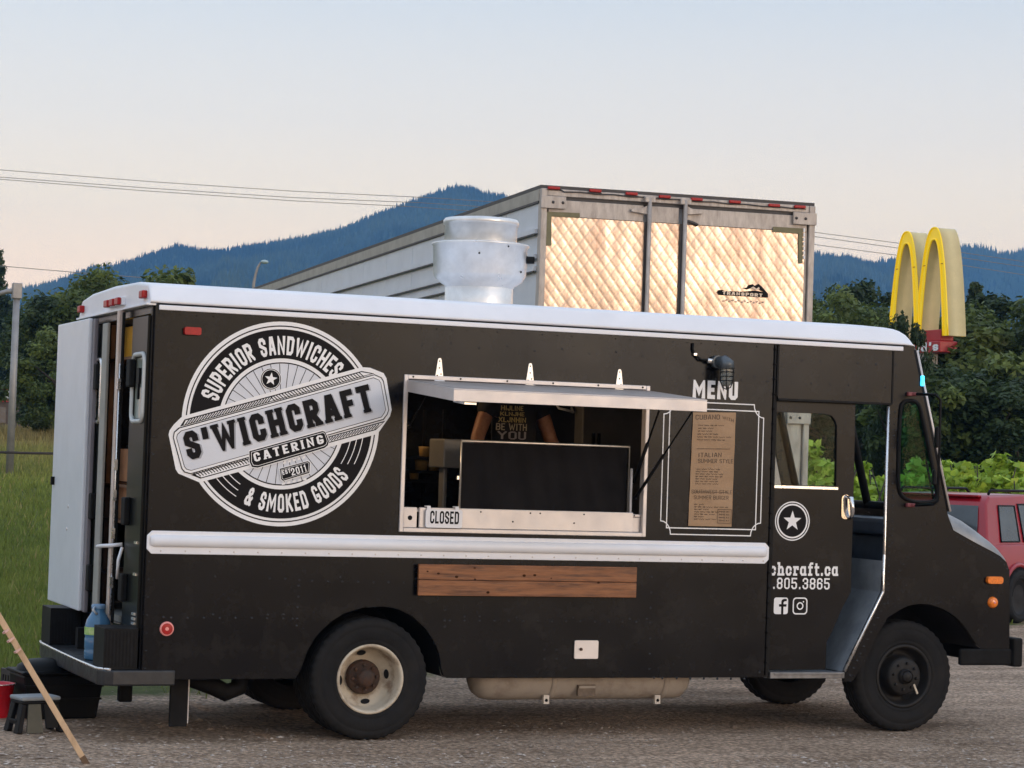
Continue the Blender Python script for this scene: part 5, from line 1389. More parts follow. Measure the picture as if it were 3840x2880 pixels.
while n < 70000:
    s = 17 + 48 * random.random() ** 1.25
    u = random.uniform(-160, 330) if random.random() < .62 else (random.uniform(330, 2600) if random.random() < .25 else random.uniform(3000, 4000))
    if 330 < u < 2600 and s > 21: continue
    q = Vector((CAM.x, CAM.y, 0)) + FH * s + RH * ((u - 1920) / FPX * s)
    if q.y < edge_y(q.x) + noise.noise(Vector((q.x * 1.2, q.y * 1.2, 5))) * .9: continue
    p = max(0, min(1, .5 + .55 * noise.noise(Vector((q.x * .45, q.y * .45, 2))) + .45 * noise.noise(Vector((q.x * 1.6, q.y * 1.6, 9)))))
    dry = sstep(47, 60, s + 6 * noise.noise(Vector((q.x * .3, q.y * .3, 0))))
    g = random.uniform(.75, 1.25)
    c = Vector((.14, .185, .036)).lerp(Vector((.27, .30, .065)), p).lerp(Vector((.40, .31, .13)), max(dry * .85, .9 if random.random() < .05 else 0)) * g
    blade(q, (random.uniform(.03, .085) if random.random() < .9 else random.uniform(.1, .16)) * (1 + .6 * dry + .012 * (s - 17)), .006 + .0004 * (s - 17), c); n += 1
# ragged weeds along the gravel edge and by the fence
for i in range(2500):
    u = random.uniform(-100, 260); s = random.uniform(58, 64)
    q = Vector((CAM.x, CAM.y, 0)) + FH * s + RH * ((u - 1920) / FPX * s)
    blade(q, random.uniform(.15, .4), .02, Vector((.34, .27, .11)) * random.uniform(.6, 1.2))
tag(tinted('grass', gv, gf, gc, grass_m), 'mown green grass turning dry and yellow further back', 'grass', kind='stuff')

# ================================================================ TREES
leaf_m = attr_mat('leaves', .55, .35, .3)
bark = mat('bark', (.075, .058, .045), .9, c2=(.04, .032, .026), vscale=9, bump=.4, bscale=25)
def crown_mesh(name, seed, nclump, per, rx, rz, c0, c1, leaf, cone=False, lift=0.0):
    rnd = random.Random(seed); vs = []; fs = []; cs = []
    cl_ = []
    for i in range(nclump):
        while True:
            p = Vector((rnd.uniform(-1, 1), rnd.uniform(-1, 1), rnd.uniform(-1, 1)))
            if p.length <= 1 and (p.length > .45 or rnd.random() < .2): break
        if cone:
            h = rnd.random() ** 1.15; a = rnd.uniform(0, 6.3); r = rx * (1 - h) * (.55 + .45 * rnd.random()) + .06
            c = Vector((r * math.cos(a), r * math.sin(a), h * rz * 2)); rad = .16 + .30 * (1 - h)
        else:
            k = 1 + .22 * noise.noise(p * 2.1 + Vector((seed, 0, 0)))
            c = Vector((p.x * rx * k, p.y * rx * k, rz + p.z * rz * k)); rad = rnd.uniform(.28, .62) * rx * .42
        cl_.append((c, rad, rnd.random()))
    for c, rad, tn in cl_:
        base = Vector(c0).lerp(Vector(c1), tn)
        for j in range(per):
            d = Vector((rnd.gauss(0, 1), rnd.gauss(0, 1), rnd.gauss(0, .8)))
            d = d.normalized() * (rad * rnd.random() ** .45); p = c + d
            n_ = (d.normalized() * .7 + Vector((rnd.uniform(-1, 1), rnd.uniform(-1, 1), rnd.uniform(-.2, 1.2)))).normalized()
            t = n_.orthogonal().normalized(); t.rotate(Matrix.Rotation(rnd.uniform(0, 6.3), 3, n_)); b = n_.cross(t)
            L = leaf * rnd.uniform(.6, 1.3); k = len(vs)
            if cone: t = (t + Vector((0, 0, -.5))).normalized()
            vs.extend([tuple(p - t * L * .5), tuple(p + b * L * .28), tuple(p + t * L * .5), tuple(p - b * L * .28)])
            fs.append((k, k + 1, k + 2, k + 3)); cc = base * rnd.uniform(.7, 1.3); cs.extend([cc] * 4)
    return tinted(name, vs, fs, cs, leaf_m, False)
def trunk_mesh(name, seed, h, r, limbs=5):
    rnd = random.Random(seed); m_ = MB()
    pts = [Vector((0, 0, -.3)), Vector((.03, .02, h * .3)), Vector((-.03, .04, h * .6)), Vector((.02, 0, h))]
    m_.tube(pts, [r * 1.25, r, r * .75, r * .35], 8)
    for i in range(limbs):
        a = rnd.uniform(0, 6.3); z = h * rnd.uniform(.4, .9); l = h * rnd.uniform(.3, .5)
        m_.tube([(0, 0, z), (math.cos(a) * l * .5, math.sin(a) * l * .5, z + l * .35), (math.cos(a) * l, math.sin(a) * l, z + l * .8)], [r * .5, r * .35, r * .12], 6)
    return m_.mesh(name, bark)
dkg = ((.024, .044, .016), (.062, .092, .030)); mdg = ((.042, .068, .018), (.145, .185, .046)); ltg = ((.05, .08, .02), (.12, .15, .042))
CM = [crown_mesh('crown', 1, 85, 150, 1.7, 2.2, *mdg, .15), crown_mesh('crown', 2, 90, 150, 1.6, 2.5, *dkg, .15), crown_mesh('crown', 3, 80, 150, 1.8, 2.0, *mdg, .17), crown_mesh('crown', 4, 150, 80, 1.5, 3.4, *dkg, .16, True)]
TM = [trunk_mesh('trunk', 1, 2.6, .13), trunk_mesh('trunk', 2, 3.0, .14), trunk_mesh('trunk', 3, 2.4, .12), trunk_mesh('trunk', 4, 5.5, .13, 0)]
HT = [4.6, 5.2, 4.2, 6.9]; ZL = [.25, .25, .2, .1]
def tree(u, vtop, depth, kind, label, group, wide=1.0, name='broadleaf_tree', rot=None):
    top = far(u, vtop, depth); gz0 = ground_z(top.x, top.y)
    hgt = top.z - gz0; k = hgt / HT[kind]
    r = bpy.data.objects.new(name, None); col.objects.link(r); r.location = (top.x, top.y, gz0); r.scale = (k * wide, k * wide, k); r.rotation_euler = (0, 0, random.uniform(0, 6.3) if rot is None else rot)
    t = bpy.data.objects.new('trunk', TM[kind]); col.objects.link(t); t.parent = r
    c = bpy.data.objects.new('crown', CM[kind]); col.objects.link(c); c.parent = r; c.location = (0, 0, ZL[kind] if kind == 3 else .0)
    return tag(r, label, 'tree', group)
random.seed(44)
G1 = 'trees left of the truck'; G2 = 'trees right of the truck'
tree(-170, 1080, 135, 0, 'tree just beyond the left edge of the picture', G1, 1.3)
tree(-420, 1040, 70, 1, 'second tree beyond the left edge of the picture', G1, 1.4)
tree(-720, 1060, 68, 2, 'third tree beyond the left edge of the picture', G1, 1.4)
tree(-1050, 1030, 72, 1, 'fourth tree beyond the left edge of the picture', G1, 1.5)
tree(-20, 925, 130, 3, 'tall dark conifer cut by the left edge of the picture', G1, 1.15, 'conifer_tree')
tree(70, 1110, 138, 1, 'dark tree directly behind the grey lamp post', G1, 1.2)
tree(215, 1085, 66, 1, 'leafy tree between the lamp post and the open white rear door', G1, 1.2)
tree(310, 1005, 68, 0, 'bushy tree whose top shows just above the rear door', G1, 1.2)
tree(430, 985, 66, 0, 'tree rising behind the rear corner of the white roof', G1, 1.15)
tree(545, 965, 70, 2, 'tree over the rear roof, highest of the trees left of the truck', G1, 1.15)
tree(700, 1000, 72, 2, 'lone light green treetop just above the front of the logo', G1, .75)
tree(160, 1250, 128, 2, 'low tree at the foot of the row beside the lamp post', G1, 1.3)
tree(260, 1230, 60, 0, 'low tree half hidden by the open white rear door', G1, 1.25)
tree(3085, 1075, 62, 0, 'tree just right of the trailer', G2, 1.1)
tree(3195, 1015, 66, 1, 'tall dark tree between the trailer and the yellow arches', G2, .95)
tree(3270, 1080, 60, 0, 'rounder tree left of the yellow arches', G2, 1.1)
tree(3345, 1085, 64, 2, 'tree immediately behind the left foot of the yellow arches', G2, 1.1)
tree(3385, 1135, 46, 1, 'nearer tree whose twigs overlap the foot of the arches', G2, .5)
tree(3600, 1275, 46, 2, 'nearer tree under the right foot of the arches', G2, 1.15)
tree(3660, 1060, 72, 3, 'dark conifer right of the yellow arches', G2, 1.0, 'conifer_tree')
tree(3690, 1130, 56, 0, 'mid green tree right of the red sign', G2, 1.2)
tree(3790, 1070, 58, 1, 'dark broad tree near the right edge above the red car', G2, 1.3)
tree(3880, 1050, 54, 0, 'tree cut by the right edge of the picture', G2, 1.3)
tree(3520, 1330, 48, 1, 'low dark tree behind the windscreen pillar', G2, 1.5)
tree(3700, 1350, 46, 1, 'low dark tree filling the gap above the red car roof', G2, 1.6)
tree(3840, 1400, 45, 1, 'lowest dark tree at the right edge behind the bright bushes', G2, 1.5)
tree(3300, 1390, 50, 1, 'low dark tree seen through the quarter window', G2, 1.4)
tree(3120, 1420, 50, 1, 'low dark tree seen through the cab door window', G2, 1.4)

# bright bushes behind the car
def bush(u, vtop, vbot, depth, seed, label):
    rnd = random.Random(seed); top = far(u, vtop, depth); bot = far(u, vbot, depth); gz0 = ground_z(bot.x, bot.y); h = top.z - gz0
    r = bpy.data.objects.new('bush', None); col.objects.link(r); r.location = (top.x, top.y, gz0)
    vs = []; fs = []; cs = []
    for i in range(16):
        a = rnd.uniform(0, 6.3); rr = rnd.random() ** .5 * .9; hh = h * (1.0 if i == 0 else rnd.uniform(.55, .95)) * (1 - .2 * rr)
        bx_, by_ = math.cos(a) * rr, math.sin(a) * rr
        for j in range(380):
            t = rnd.random() ** .7; z = hh * t; rad = .30 * (1.15 - t) + .05
            p = Vector((bx_ + rnd.gauss(0, rad * .6), by_ + rnd.gauss(0, rad * .6), z))
            n_ = Vector((rnd.uniform(-1, 1), rnd.uniform(-1, 1), rnd.uniform(0, 1.4))).normalized(); tt_ = n_.orthogonal().normalized(); tt_.rotate(Matrix.Rotation(rnd.uniform(0, 6.3), 3, n_)); b = n_.cross(tt_)
            L = rnd.uniform(.08, .15); k = len(vs)
            vs.extend([tuple(p - tt_ * L * .6), tuple(p + b * L * .5 - tt_ * L * .1), tuple(p + tt_ * L * .6), tuple(p - b * L * .5 - tt_ * L * .1)]); fs.append((k, k + 1, k + 2, k + 3))
            cc = Vector((.26, .40, .04)).lerp(Vector((.50, .62, .09)), rnd.random()) * rnd.uniform(.7, 1.2); cs.extend([cc] * 4)
    tinted('foliage', vs, fs, cs, leaf_m, r)
    m_ = MB()
    for i in range(5):
        a = 1.3 * i; m_.tube([(0, 0, -.1), (math.cos(a) * .2, math.sin(a) * .2, h * .4), (math.cos(a) * .5, math.sin(a) * .5, h * .8)], [.03, .02, .008], 6)
    s_ = m_.build('stem', bark, None); s_.parent = r
    return tag(r, label, 'bush', 'bright green bushes behind the cab')
for i, (u, vt, dp, lab) in enumerate(((3035, 1700, 33, 'bright green bush seen through the left of the cab door window'), (3105, 1655, 33, 'tallest bright bush showing in the cab door window'), (3215, 1700, 33, 'bright bush seen in the open doorway behind the door edge'), (3300, 1690, 34, 'bright bush behind the door jamb and quarter window'), (3405, 1690, 33.5, 'bright bush filling the quarter window'), (3480, 1720, 34, 'bright bush behind the windscreen pillar'), (3560, 1735, 34, 'bright bush just right of the windscreen'), (3640, 1700, 34.5, 'bright bush above the rear of the red car roof'), (3698, 1668, 34, 'tallest bright bush above the red car roof'), (3765, 1725, 34.5, 'bright bush above the middle of the red car roof'), (3835, 1735, 34, 'bright bush at the right edge above the red car'))):
    bush(u, vt - 45, 1900, dp, 100 + i, lab)

# ================================================================ TRAILER
TRZ = -.09803
T0 = Vector((4.4291, 4.4749, 0)); TD = Vector((math.cos(TRZ), math.sin(TRZ), 0)); TN = Vector((-math.sin(TRZ), math.cos(TRZ), 0))
TH = 4.283; TWd = 2.6
trailer = new_root('semi_trailer', tuple(T0), TRZ)
tag(trailer, 'long box trailer with quilted steel rear doors standing behind the food truck', 'trailer')
TI = WM[trailer.name]
def tb(mb, name, mats, parent=None, bevel=0.0):
    o = mb.build(name, mats, None, bevel); o.parent = parent or trailer
    return o                                                            # authored in the trailer's own axes
def trr(u, v, y=0.0):
    d = ray(u, v); o = T0 + TN * y; t = (o - CAM).dot(TN) / d.dot(TN); q = CAM + d * t - T0; return (q.dot(TD), q.z)
def trs(u, v, x=0.0):
    d = ray(u, v); o = T0 + TD * x; t = (o - CAM).dot(TD) / d.dot(TD); q = CAM + d * t - T0; return (q.dot(TN), q.z)
def B3(x, y, yy=0.0): return trr(1900 + x * .5651, 650 + y * .5651, yy)
def B2(x, y): return trs(900 + x * .5425, 620 + y * .5425)
TL_ = 14.8; ZF = 1.15
M['tside'] = mat('trailer_white', (.60, .64, .70), .42, c2=(.50, .54, .60), vscale=2, bump=.02, bscale=5)
M['tbeige'] = mat('trailer_beige_rail', (.42, .39, .34), .6, c2=(.30, .27, .23), vscale=4)
M['tgrey'] = mat('trailer_grey_metal', (.52, .47, .43), .5, metal=.2, c2=(.30, .26, .235), vscale=5, stretch=(4, 4, 1), bump=.04, bscale=20)
M['tdark'] = mat('trailer_dark_trim', (.05, .045, .045), .6, var=.3, vscale=8)
mb = MB(); mb.box(0.012, TWd - .012, .06, TL_, ZF, TH - .03); tb(mb, 'box_body', M['tside'])
mb = MB(); mb.box(-.004, TWd + .004, .0, TL_, TH - .03, TH); mb.box(.0, .011, .05, TL_, TH - .035, TH - .031); tb(mb, 'roof', M['tdark'])
z_r = B2(1400, 470)[1]
mb = MB(); mb.box(-.012, .012, .03, TL_, z_r, TH - .036); tb(mb, 'top_rail', M['tbeige'])
mb = MB(); mb.box(-.016, .012, .03, TL_, z_r - .02, z_r - .002); tb(mb, 'rail_lip', M['tdark'])
for i, (p, ys) in enumerate((((1320, 672), 4.6), ((1310, 820), 2.6), ((1340, 885), 1.5))):
    zz = B2(*p)[1]; mb = MB(); mb.box(-.03, .011, .06, TL_ - .2, zz - .02, zz + .02); mb.box(-.032, -.02, .06, TL_ - .2, zz - .035, zz - .021, 1); tb(mb, 'scuff_rail', [M['tside'], M['tdark']])
for k in range(4):
    mb = MB(); mb.box(-.03, .011, .06, TL_ - .2, 1.9 + k * .28, 1.94 + k * .28); tb(mb, 'scuff_rail', M['tside'])
for k in range(12):
    mb = MB(); mb.box(.003, .0115, -.11 + k * 1.22 + (.18 if k == 0 else 0), 1.10 + k * 1.22, ZF, z_r - .021); tb(mb, 'side_sheet', M['tside'])
# rear frame
zh = B3(960, 285)[1]
mb = MB(); mb.box(-.004, .055, -.03, .06, ZF - .1, TH - .031); tb(mb, 'corner_post', M['tgrey'], bevel=.008)
mb = MB(); mb.box(TWd - .055, TWd + .004, -.03, .06, ZF - .1, TH - .031); tb(mb, 'corner_post', M['tgrey'], bevel=.008)
zhead = TH - .095
mb = MB(); mb.box(.056, TWd - .056, -.02, .06, zhead, TH - .031); tb(mb, 'header', M['tgrey'], bevel=.005)
mb = MB(); mb.box(.057, TWd - .057, .0, .06, zhead - .03, zhead - .001); tb(mb, 'header_gap', M['tdark'])
ztp = TH - .27
for xa, xb in ((.07, B3(905, 300)[0]), (B3(945, 300)[0], B3(1140, 300)[0]), (B3(1175, 300)[0], TWd - .07)):
    mb = MB(); mb.box(xa, xb, -.012, .05, ztp, zhead - .031); tb(mb, 'door_top_rail', M['tgrey'], bevel=.004)
# quilted stainless sheets
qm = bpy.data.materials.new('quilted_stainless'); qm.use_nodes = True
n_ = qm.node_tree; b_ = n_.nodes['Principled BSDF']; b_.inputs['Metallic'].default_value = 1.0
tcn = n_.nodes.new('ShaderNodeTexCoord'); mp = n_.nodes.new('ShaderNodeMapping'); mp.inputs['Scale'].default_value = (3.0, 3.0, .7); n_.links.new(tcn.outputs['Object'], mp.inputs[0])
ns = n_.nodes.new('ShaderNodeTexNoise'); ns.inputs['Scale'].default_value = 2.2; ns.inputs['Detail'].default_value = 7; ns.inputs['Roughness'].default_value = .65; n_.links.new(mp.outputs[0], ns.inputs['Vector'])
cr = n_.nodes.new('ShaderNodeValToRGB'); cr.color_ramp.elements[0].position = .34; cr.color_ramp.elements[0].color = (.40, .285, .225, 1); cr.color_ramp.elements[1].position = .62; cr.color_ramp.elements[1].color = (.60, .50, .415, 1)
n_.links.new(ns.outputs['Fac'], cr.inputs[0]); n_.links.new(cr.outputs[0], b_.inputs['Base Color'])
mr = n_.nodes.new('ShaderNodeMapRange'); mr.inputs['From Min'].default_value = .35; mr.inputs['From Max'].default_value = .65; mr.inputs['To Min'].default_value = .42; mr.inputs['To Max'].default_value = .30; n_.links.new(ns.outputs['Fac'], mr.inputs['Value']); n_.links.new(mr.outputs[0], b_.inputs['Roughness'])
QP = .10
def quilt(x, z):
    u = (x + z / 1.28) / QP; v = (x - z / 1.28) / QP
    fu = abs((u % 1) - .5) * 2; fv = abs((v % 1) - .5) * 2
    return 0.0042 * (1 - fu ** 7) * (1 - .75 * fv ** 7) + .007 * noise.noise(Vector((x * 1.7, z * 1.3, 3.1))) + .004 * noise.noise(Vector((x * 5, z * 3.5, 7)))
def sheet(xa, xb, za, zb):
    m_ = MB(); nx_ = max(4, int((xb - xa) / .0105)); nz_ = int((zb - za) / .0105)
    m_.grid(lambda u, v: (xa + (xb - xa) * u, -.012 - quilt(xa + (xb - xa) * u, za + (zb - za) * v), za + (zb - za) * v), nx_, nz_)
    o = tb(m_, 'quilted_sheet', qm); return o
xr = [B3(250, 600)[0], B3(900, 600)[0], B3(942, 600)[0], B3(1138, 600)[0], B3(1178, 600)[0], B3(1968, 600)[0]]
zlow = 2.45
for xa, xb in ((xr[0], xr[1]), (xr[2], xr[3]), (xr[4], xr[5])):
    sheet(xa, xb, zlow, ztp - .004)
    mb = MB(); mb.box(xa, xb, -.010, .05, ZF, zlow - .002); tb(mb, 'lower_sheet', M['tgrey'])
mb = MB(); mb.box(.06, TWd - .06, .0, .055, ZF, ztp); tb(mb, 'door_core', M['tgrey'])
# lock rods, brackets, hinges
for px in (928, 1165):
    x = B3(px, 500)[0]
    mb = MB(); mb.tube([(x, -.055, ZF), (x, -.055, TH - .06)], .019, 10); rod = tb(mb, 'lock_rod', M['tgrey'])
    for zz in (B3(px, 255)[1], 3.0, 2.0, ZF + .1):
        mb = MB(); sg = -1 if px < 1000 else 1
        mb.plate([[(x, zz - .03), (x + sg * .17, zz - .012), (x + sg * .17, zz + .012), (x + sg * .06, zz + .03), (x, zz + .06)]], -.045, -.022)
        o = tb(mb, 'rod_bracket', M['tgrey'], rod, .004)
    mb = MB(); mb.box(x - .05, x + .05, -.07, -.02, TH - .10, TH - .05); tb(mb, 'rod_keeper', M['tgrey'], rod, .006)
mb = MB(); x = B3(1148, 500)[0]; mb.box(x - .012, x + .012, -.035, -.013, ZF, ztp); tb(mb, 'door_gasket', M['tdark'])
mb = MB(); x = B3(915, 500)[0]; mb.box(x - .010, x + .008, -.030, -.013, ZF, ztp); tb(mb, 'door_gasket', M['tdark'])
zt0 = B3(300, 195)[1]; zt1 = B3(1950, 322)[1]
for zz in (zt0, 3.05, 2.32, 1.55):
    for sg, xe in ((1, 0.0), (-1, TWd)):
        mb = MB(); xa, xb = sorted((xe - sg * .01, xe + sg * .22)); mb.box(xa, xb, -.05, -.031, zz - .055, zz + .055)
        for kx in (.1, .19): mb.lathe([(0, -.062), (.012, -.06), (.015, -.05)], (xe + sg * kx, 0, zz), 'y', 8, 1)
        hg = tb(mb, 'door_hinge', [M['tgrey'], M['tdark']], None, .005)
# marker lamps and their wire
for px, py in ((305, 100), (580, 118), (820, 138), (1040, 158), (1252, 175), (1505, 192), (1765, 215), (1935, 225)):
    x, z = B3(px, py); mb = MB(); mb.box(x - .055, x + .055, -.05, -.021, z - .013, z + .013); tb(mb, 'marker_lamp', M['red'], None, .006)
    mb = MB(); mb.box(x - .065, x + .065, -.03, -.0205, z - .02, z - .0135); tb(mb, 'lamp_base', M['tdark'])
mb = MB(); mb.tube([B3(340, 110)[:1] + (-.03, B3(340, 105)[1])] + [(B3(px, 0)[0], -.03, B3(px, 105 + (px - 300) * .073)[1] - .012 - .008 * ((px // 110) % 2)) for px in range(380, 1940, 110)], .006, 5); tb(mb, 'lamp_wire', M['tdark'])
# olive tape corners
tape = mat('olive_tape', (.16, .145, .075), .6, var=.15, vscale=12)
for pts in ([(245, 255), (480, 265), (480, 298), (292, 288), (292, 480), (247, 480)], [(1760, 355), (1956, 367), (1956, 600), (1930, 600), (1930, 402), (1760, 390)]):
    mb = MB(); mb.plate([[B3(*q) for q in pts]], -.024, -.0225); tb(mb, 'tape_corner', tape)
mb = MB()
for i in range(7):
    for px, y0 in ((250, 285), (1967, 375)):
        q = B3(px, y0 + i * 30); mb.box(q[0] - .007, q[0] + .007, -.027, -.0245, q[1] - .022, q[1] + .012)
tb(mb, 'reflector_dashes', M['vw'])
# printed emblem
mb = MB()
bar_ = [(1390, 790), (1400, 776), (1425, 774), (1440, 782), (1560, 786), (1640, 778), (1700, 790), (1728, 800), (1728, 826), (1400, 808)]
yE = -.0235
f3 = lambda pts, y, m: mb.add([(a, y, b) for a, b in [B3(*q) for q in pts]], tessellate_polygon([[Vector((*B3(*q), 0)) for q in pts]]), m)
f3(bar_, yE, 0)
f3([(1560, 762), (1590, 758), (1600, 742), (1625, 736), (1640, 748), (1665, 734), (1690, 756), (1728, 800), (1700, 790), (1672, 770), (1650, 776), (1620, 762), (1590, 772)], yE - .0006, 0)
f3([(1610, 764), (1630, 752), (1650, 766), (1668, 756), (1672, 768), (1650, 776), (1628, 766)], yE - .0012, 1)
p0 = Vector(B3(1425, 804)); p1 = Vector(B3(1690, 822)); h_ = (Vector(B3(1425, 782)) - p0).length
text_line(mb, 'TRANSPORT', p0, p1, h_, yE - .0018, .22, .16, 1)
for i in range(14):
    q = B3(1430 + i * 20, 848 + i * 1.2 + 4 * (-1) ** i); mb.box(q[0], q[0] + .016, yE - .0004, yE, q[1], q[1] + .012, 2)
tb(mb, 'printed_emblem', [M['vk'], mat('emblem_cream', (.75, .60, .46), .5, var=.05), mat('faded_print', (.46, .33, .26), .5, var=.1)])
mb = MB(); a_ = [B3(1170 + 30 * i, 318 + 3.2 * i * i) for i in range(4)]
mb.tube([(q[0], -.03, q[1]) for q in a_], .014, 6); tb(mb, 'door_cable', M['tdark'])
# running gear
mb = MB()
for x in (.75, 1.75): mb.box(x, x + .1, .1, TL_ - .3, ZF - .25, ZF - .02)
mb.box(.1, TWd - .1, .05, .12, .55, .65); mb.box(.5, .6, .05, .12, .6, ZF); mb.box(2.0, 2.1, .05, .12, .6, ZF)
tb(mb, 'underframe', M['frame'])
twm = tyre_mb(.5, .28, .29, 30).mesh('tyre', M['rubberd'])
for y in (2.0, 3.3):
    mb = MB(); mb.tube([(.2, y, .5), (TWd - .2, y, .5)], .07, 8); tb(mb, 'axle', M['frame'])
    for x in (.2, .52, TWd - .52, TWd - .2):
        o = bpy.data.objects.new('tyre', twm); col.objects.link(o); o.parent = trailer; o.location = (x, y, .5); o.rotation_euler = (0, 0, R(90))
for x in (.5, 2.1):
    mb = MB(); mb.box(x - .06, x + .06, 11.8, 11.92, .02, ZF - .02); mb.box(x - .15, x + .15, 11.7, 12.02, .0, .03); tb(mb, 'landing_leg', M['frame'])

# ================================================================ RED CAR
CRZ = R(29)
cq = far(3705, 2240, 29.0); cg = ground_z(cq.x, cq.y)
car = new_root('parked_car', (cq.x, cq.y, cg), CRZ)
tag(car, 'dark red estate car parked beyond the cab, cut by the right edge', 'car')
M['cred'] = mat('car_red', (.30, .006, .014), .3, var=.06, vscale=3, coat=.35)
M['cgl'] = mat('car_tinted_glass', (.045, .055, .062), .05, var=.3, vscale=2, spec=.8)
def cb(mb, name, mats, parent=None, bevel=0.0, seg=3):
    o = mb.build(name, mats, None, bevel, seg); o.parent = parent or car; return o
CW = 1.80
# local axes: x forward from the rear bumper, y from 0 (camera side) to CW
def section(x, zb, zt, inset): return [(x, .02, zb), (x, 0, zb + .12), (x, 0, zb + (zt - zb) * .55), (x, inset, zt), (x, CW - inset, zt), (x, CW, zb + (zt - zb) * .55), (x, CW, zb + .12), (x, CW - .02, zb)]
low = [section(.0, .42, .92, .06), section(.06, .30, .98, .04), (section(.5, .26, 1.0, .04)), section(2.6, .24, .99, .04), section(3.35, .24, .98, .05), section(4.2, .28, .86, .12), section(4.45, .36, .72, .2)]
mb = MB(); n8 = 8
mb.add([q for s_ in low for q in s_], [(i * n8 + j, i * n8 + (j + 1) % n8, (i + 1) * n8 + (j + 1) % n8, (i + 1) * n8 + j) for i in range(len(low) - 1) for j in range(n8)], 0, True)
mb.add(low[0], [tuple(range(n8))]); mb.add(low[-1], [tuple(range(n8))[::-1]])
cb(mb, 'body', M['cred'], bevel=.02)
zr_ = 1.60
def gh(x, z, ins): return [(x, ins, z), (x, CW - ins, z)]
sidey = lambda z: .05 + .15 * max(0, (z - .97)) / (zr_ - .97)
pr = [(x, z, sidey(z)) for x, z in ((.05, .97), (.22, 1.50), (.34, zr_), (1.4, zr_ + .03), (2.5, zr_ - .02), (3.35, .97))]
mb = MB(); vs = []
for x, z, i_ in pr: vs += gh(x, z, i_)
k_ = len(pr)
mb.add(vs, [(2 * i, 2 * i + 1, 2 * i + 3, 2 * i + 2) for i in range(k_ - 1)], 0, True)
mb.add(vs, [tuple(2 * i for i in range(k_))], 0); mb.add(vs, [tuple(2 * i + 1 for i in range(k_))[::-1]], 0)
cb(mb, 'cabin', M['cred'], bevel=.03)
def pane(pts, name, off=-.008):
    m_ = MB(); m_.add([(x, sidey(z) + off, z) for x, z in pts], [tuple(range(len(pts)))]); return cb(m_, name, M['cgl'])
for pts in ([(.42, 1.03), (.92, 1.03), (.95, 1.48), (.52, 1.48)], [(1.04, 1.03), (1.85, 1.02), (1.84, 1.50), (1.05, 1.50)], [(1.95, 1.02), (2.95, 1.02), (2.45, 1.49), (1.94, 1.50)]):
    m_ = MB(); m_.tube([(x, sidey(z) - .006, z) for x, z in pts], .014, 6, closed=True); cb(m_, 'window_seal', M['rubberblk']); pane(pts, 'side_window')
mb = MB(); mb.add([(.065, .2, 1.04), (.065, CW - .2, 1.04), (.205, CW - .27, 1.47), (.205, .27, 1.47)], [(0, 1, 2, 3)]); o = cb(mb, 'rear_window', M['cgl']); o.location = (-.012, 0, 0.004)
for y in (.12, CW - .12):
    mb = MB(); mb.box(-.015, .05, y - .09, y + .09, .72, .95); cb(mb, 'tail_lamp', M['red'], bevel=.015)
mb = MB(); mb.box(-.06, .12, .03, CW - .03, .38, .56); cb(mb, 'bumper', M['cred'], bevel=.03)
for y in (.27, CW - .27):
    mb = MB(); mb.tube([(.45, y, zr_ + .02), (.5, y, zr_ + .07), (2.2, y, zr_ + .075), (2.3, y, zr_ + .02)], .018, 8); cb(mb, 'roof_rail', M['rubberblk'])
mb = MB(); mb.box(.24, .33, .3, CW - .3, zr_ - .02, zr_ + .01); cb(mb, 'rear_spoiler', M['cred'], bevel=.01)
mb = MB(); mb.tube([(.35, CW / 2, zr_), (.30, CW / 2, zr_ + .10)], .006, 6); cb(mb, 'aerial', M['rubberblk'])
for x in (.80, 3.55):
    m_ = MB(); ring_pts = [(x + .40 * math.cos(R(a)), -.004, .34 + .40 * math.sin(R(a))) for a in range(0, 181, 15)]
    m_.tube(ring_pts, .03, 6); cb(m_, 'wheel_arch', M['cred'])
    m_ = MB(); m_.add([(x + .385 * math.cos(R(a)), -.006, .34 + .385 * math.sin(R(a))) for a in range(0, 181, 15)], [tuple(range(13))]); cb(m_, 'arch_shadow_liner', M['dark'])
    for y, f_ in ((.06, -1), (CW - .06, 1)):
        m_ = MB(); m_.lathe([(.225, f_ * .085), (.20, f_ * .06), (.07, f_ * .075), (0, f_ * .08)], (0, 0, 0), 'y', 20); wh = cb(m_, 'wheel', M['wheelk']); wh.location = (x, y, .34)
        ty_ = cb(tyre_mb(.34, .2, .22, 30), 'tyre', M['rubber'], wh)

# ================================================================ ARCH SIGN
DS = 52.0
sb = far(3556, 1258, DS); sg0 = ground_z(sb.x, sb.y)
PXM = FPX / DS
Hs = 2.46; Ws = 2.55; Ds = .46
sign = new_root('arch_sign', (sb.x, sb.y + Ws, sg0), R(-90))
tag(sign, 'tall yellow double-arch sign with red name panel, rising behind the truck roof', 'sign')
SZ = sb.z - sg0
ys_ = mat('sign_yellow', (.86, .60, .012), .35, var=.05, vscale=3, emit=((1.0, .66, .01), .28)); bg_ = mat('sign_cream', (.64, .54, .29), .5, var=.08, vscale=2); rd_ = mat('sign_red', (.40, .012, .018), .4, var=.1, vscale=2)
def cbs(mb, name, mats, parent=None, bevel=0.0):
    o = mb.build(name, mats, None, bevel); o.parent = parent or sign; return o
def arch_shape(xa, xb, t0, t1):
    c = (xa + xb) / 2; hw = (xb - xa) / 2; N_ = 22
    def curve(hw_, H_): return [(c + hw_ * (s_ if True else 0), H_ * (1 - abs(s_) ** 2.6)) for s_ in [(-1 + 2 * i / (N_ * 2)) for i in range(2 * N_ + 1)]]
    return curve(hw, Hs), curve(hw - t0, Hs - t1)
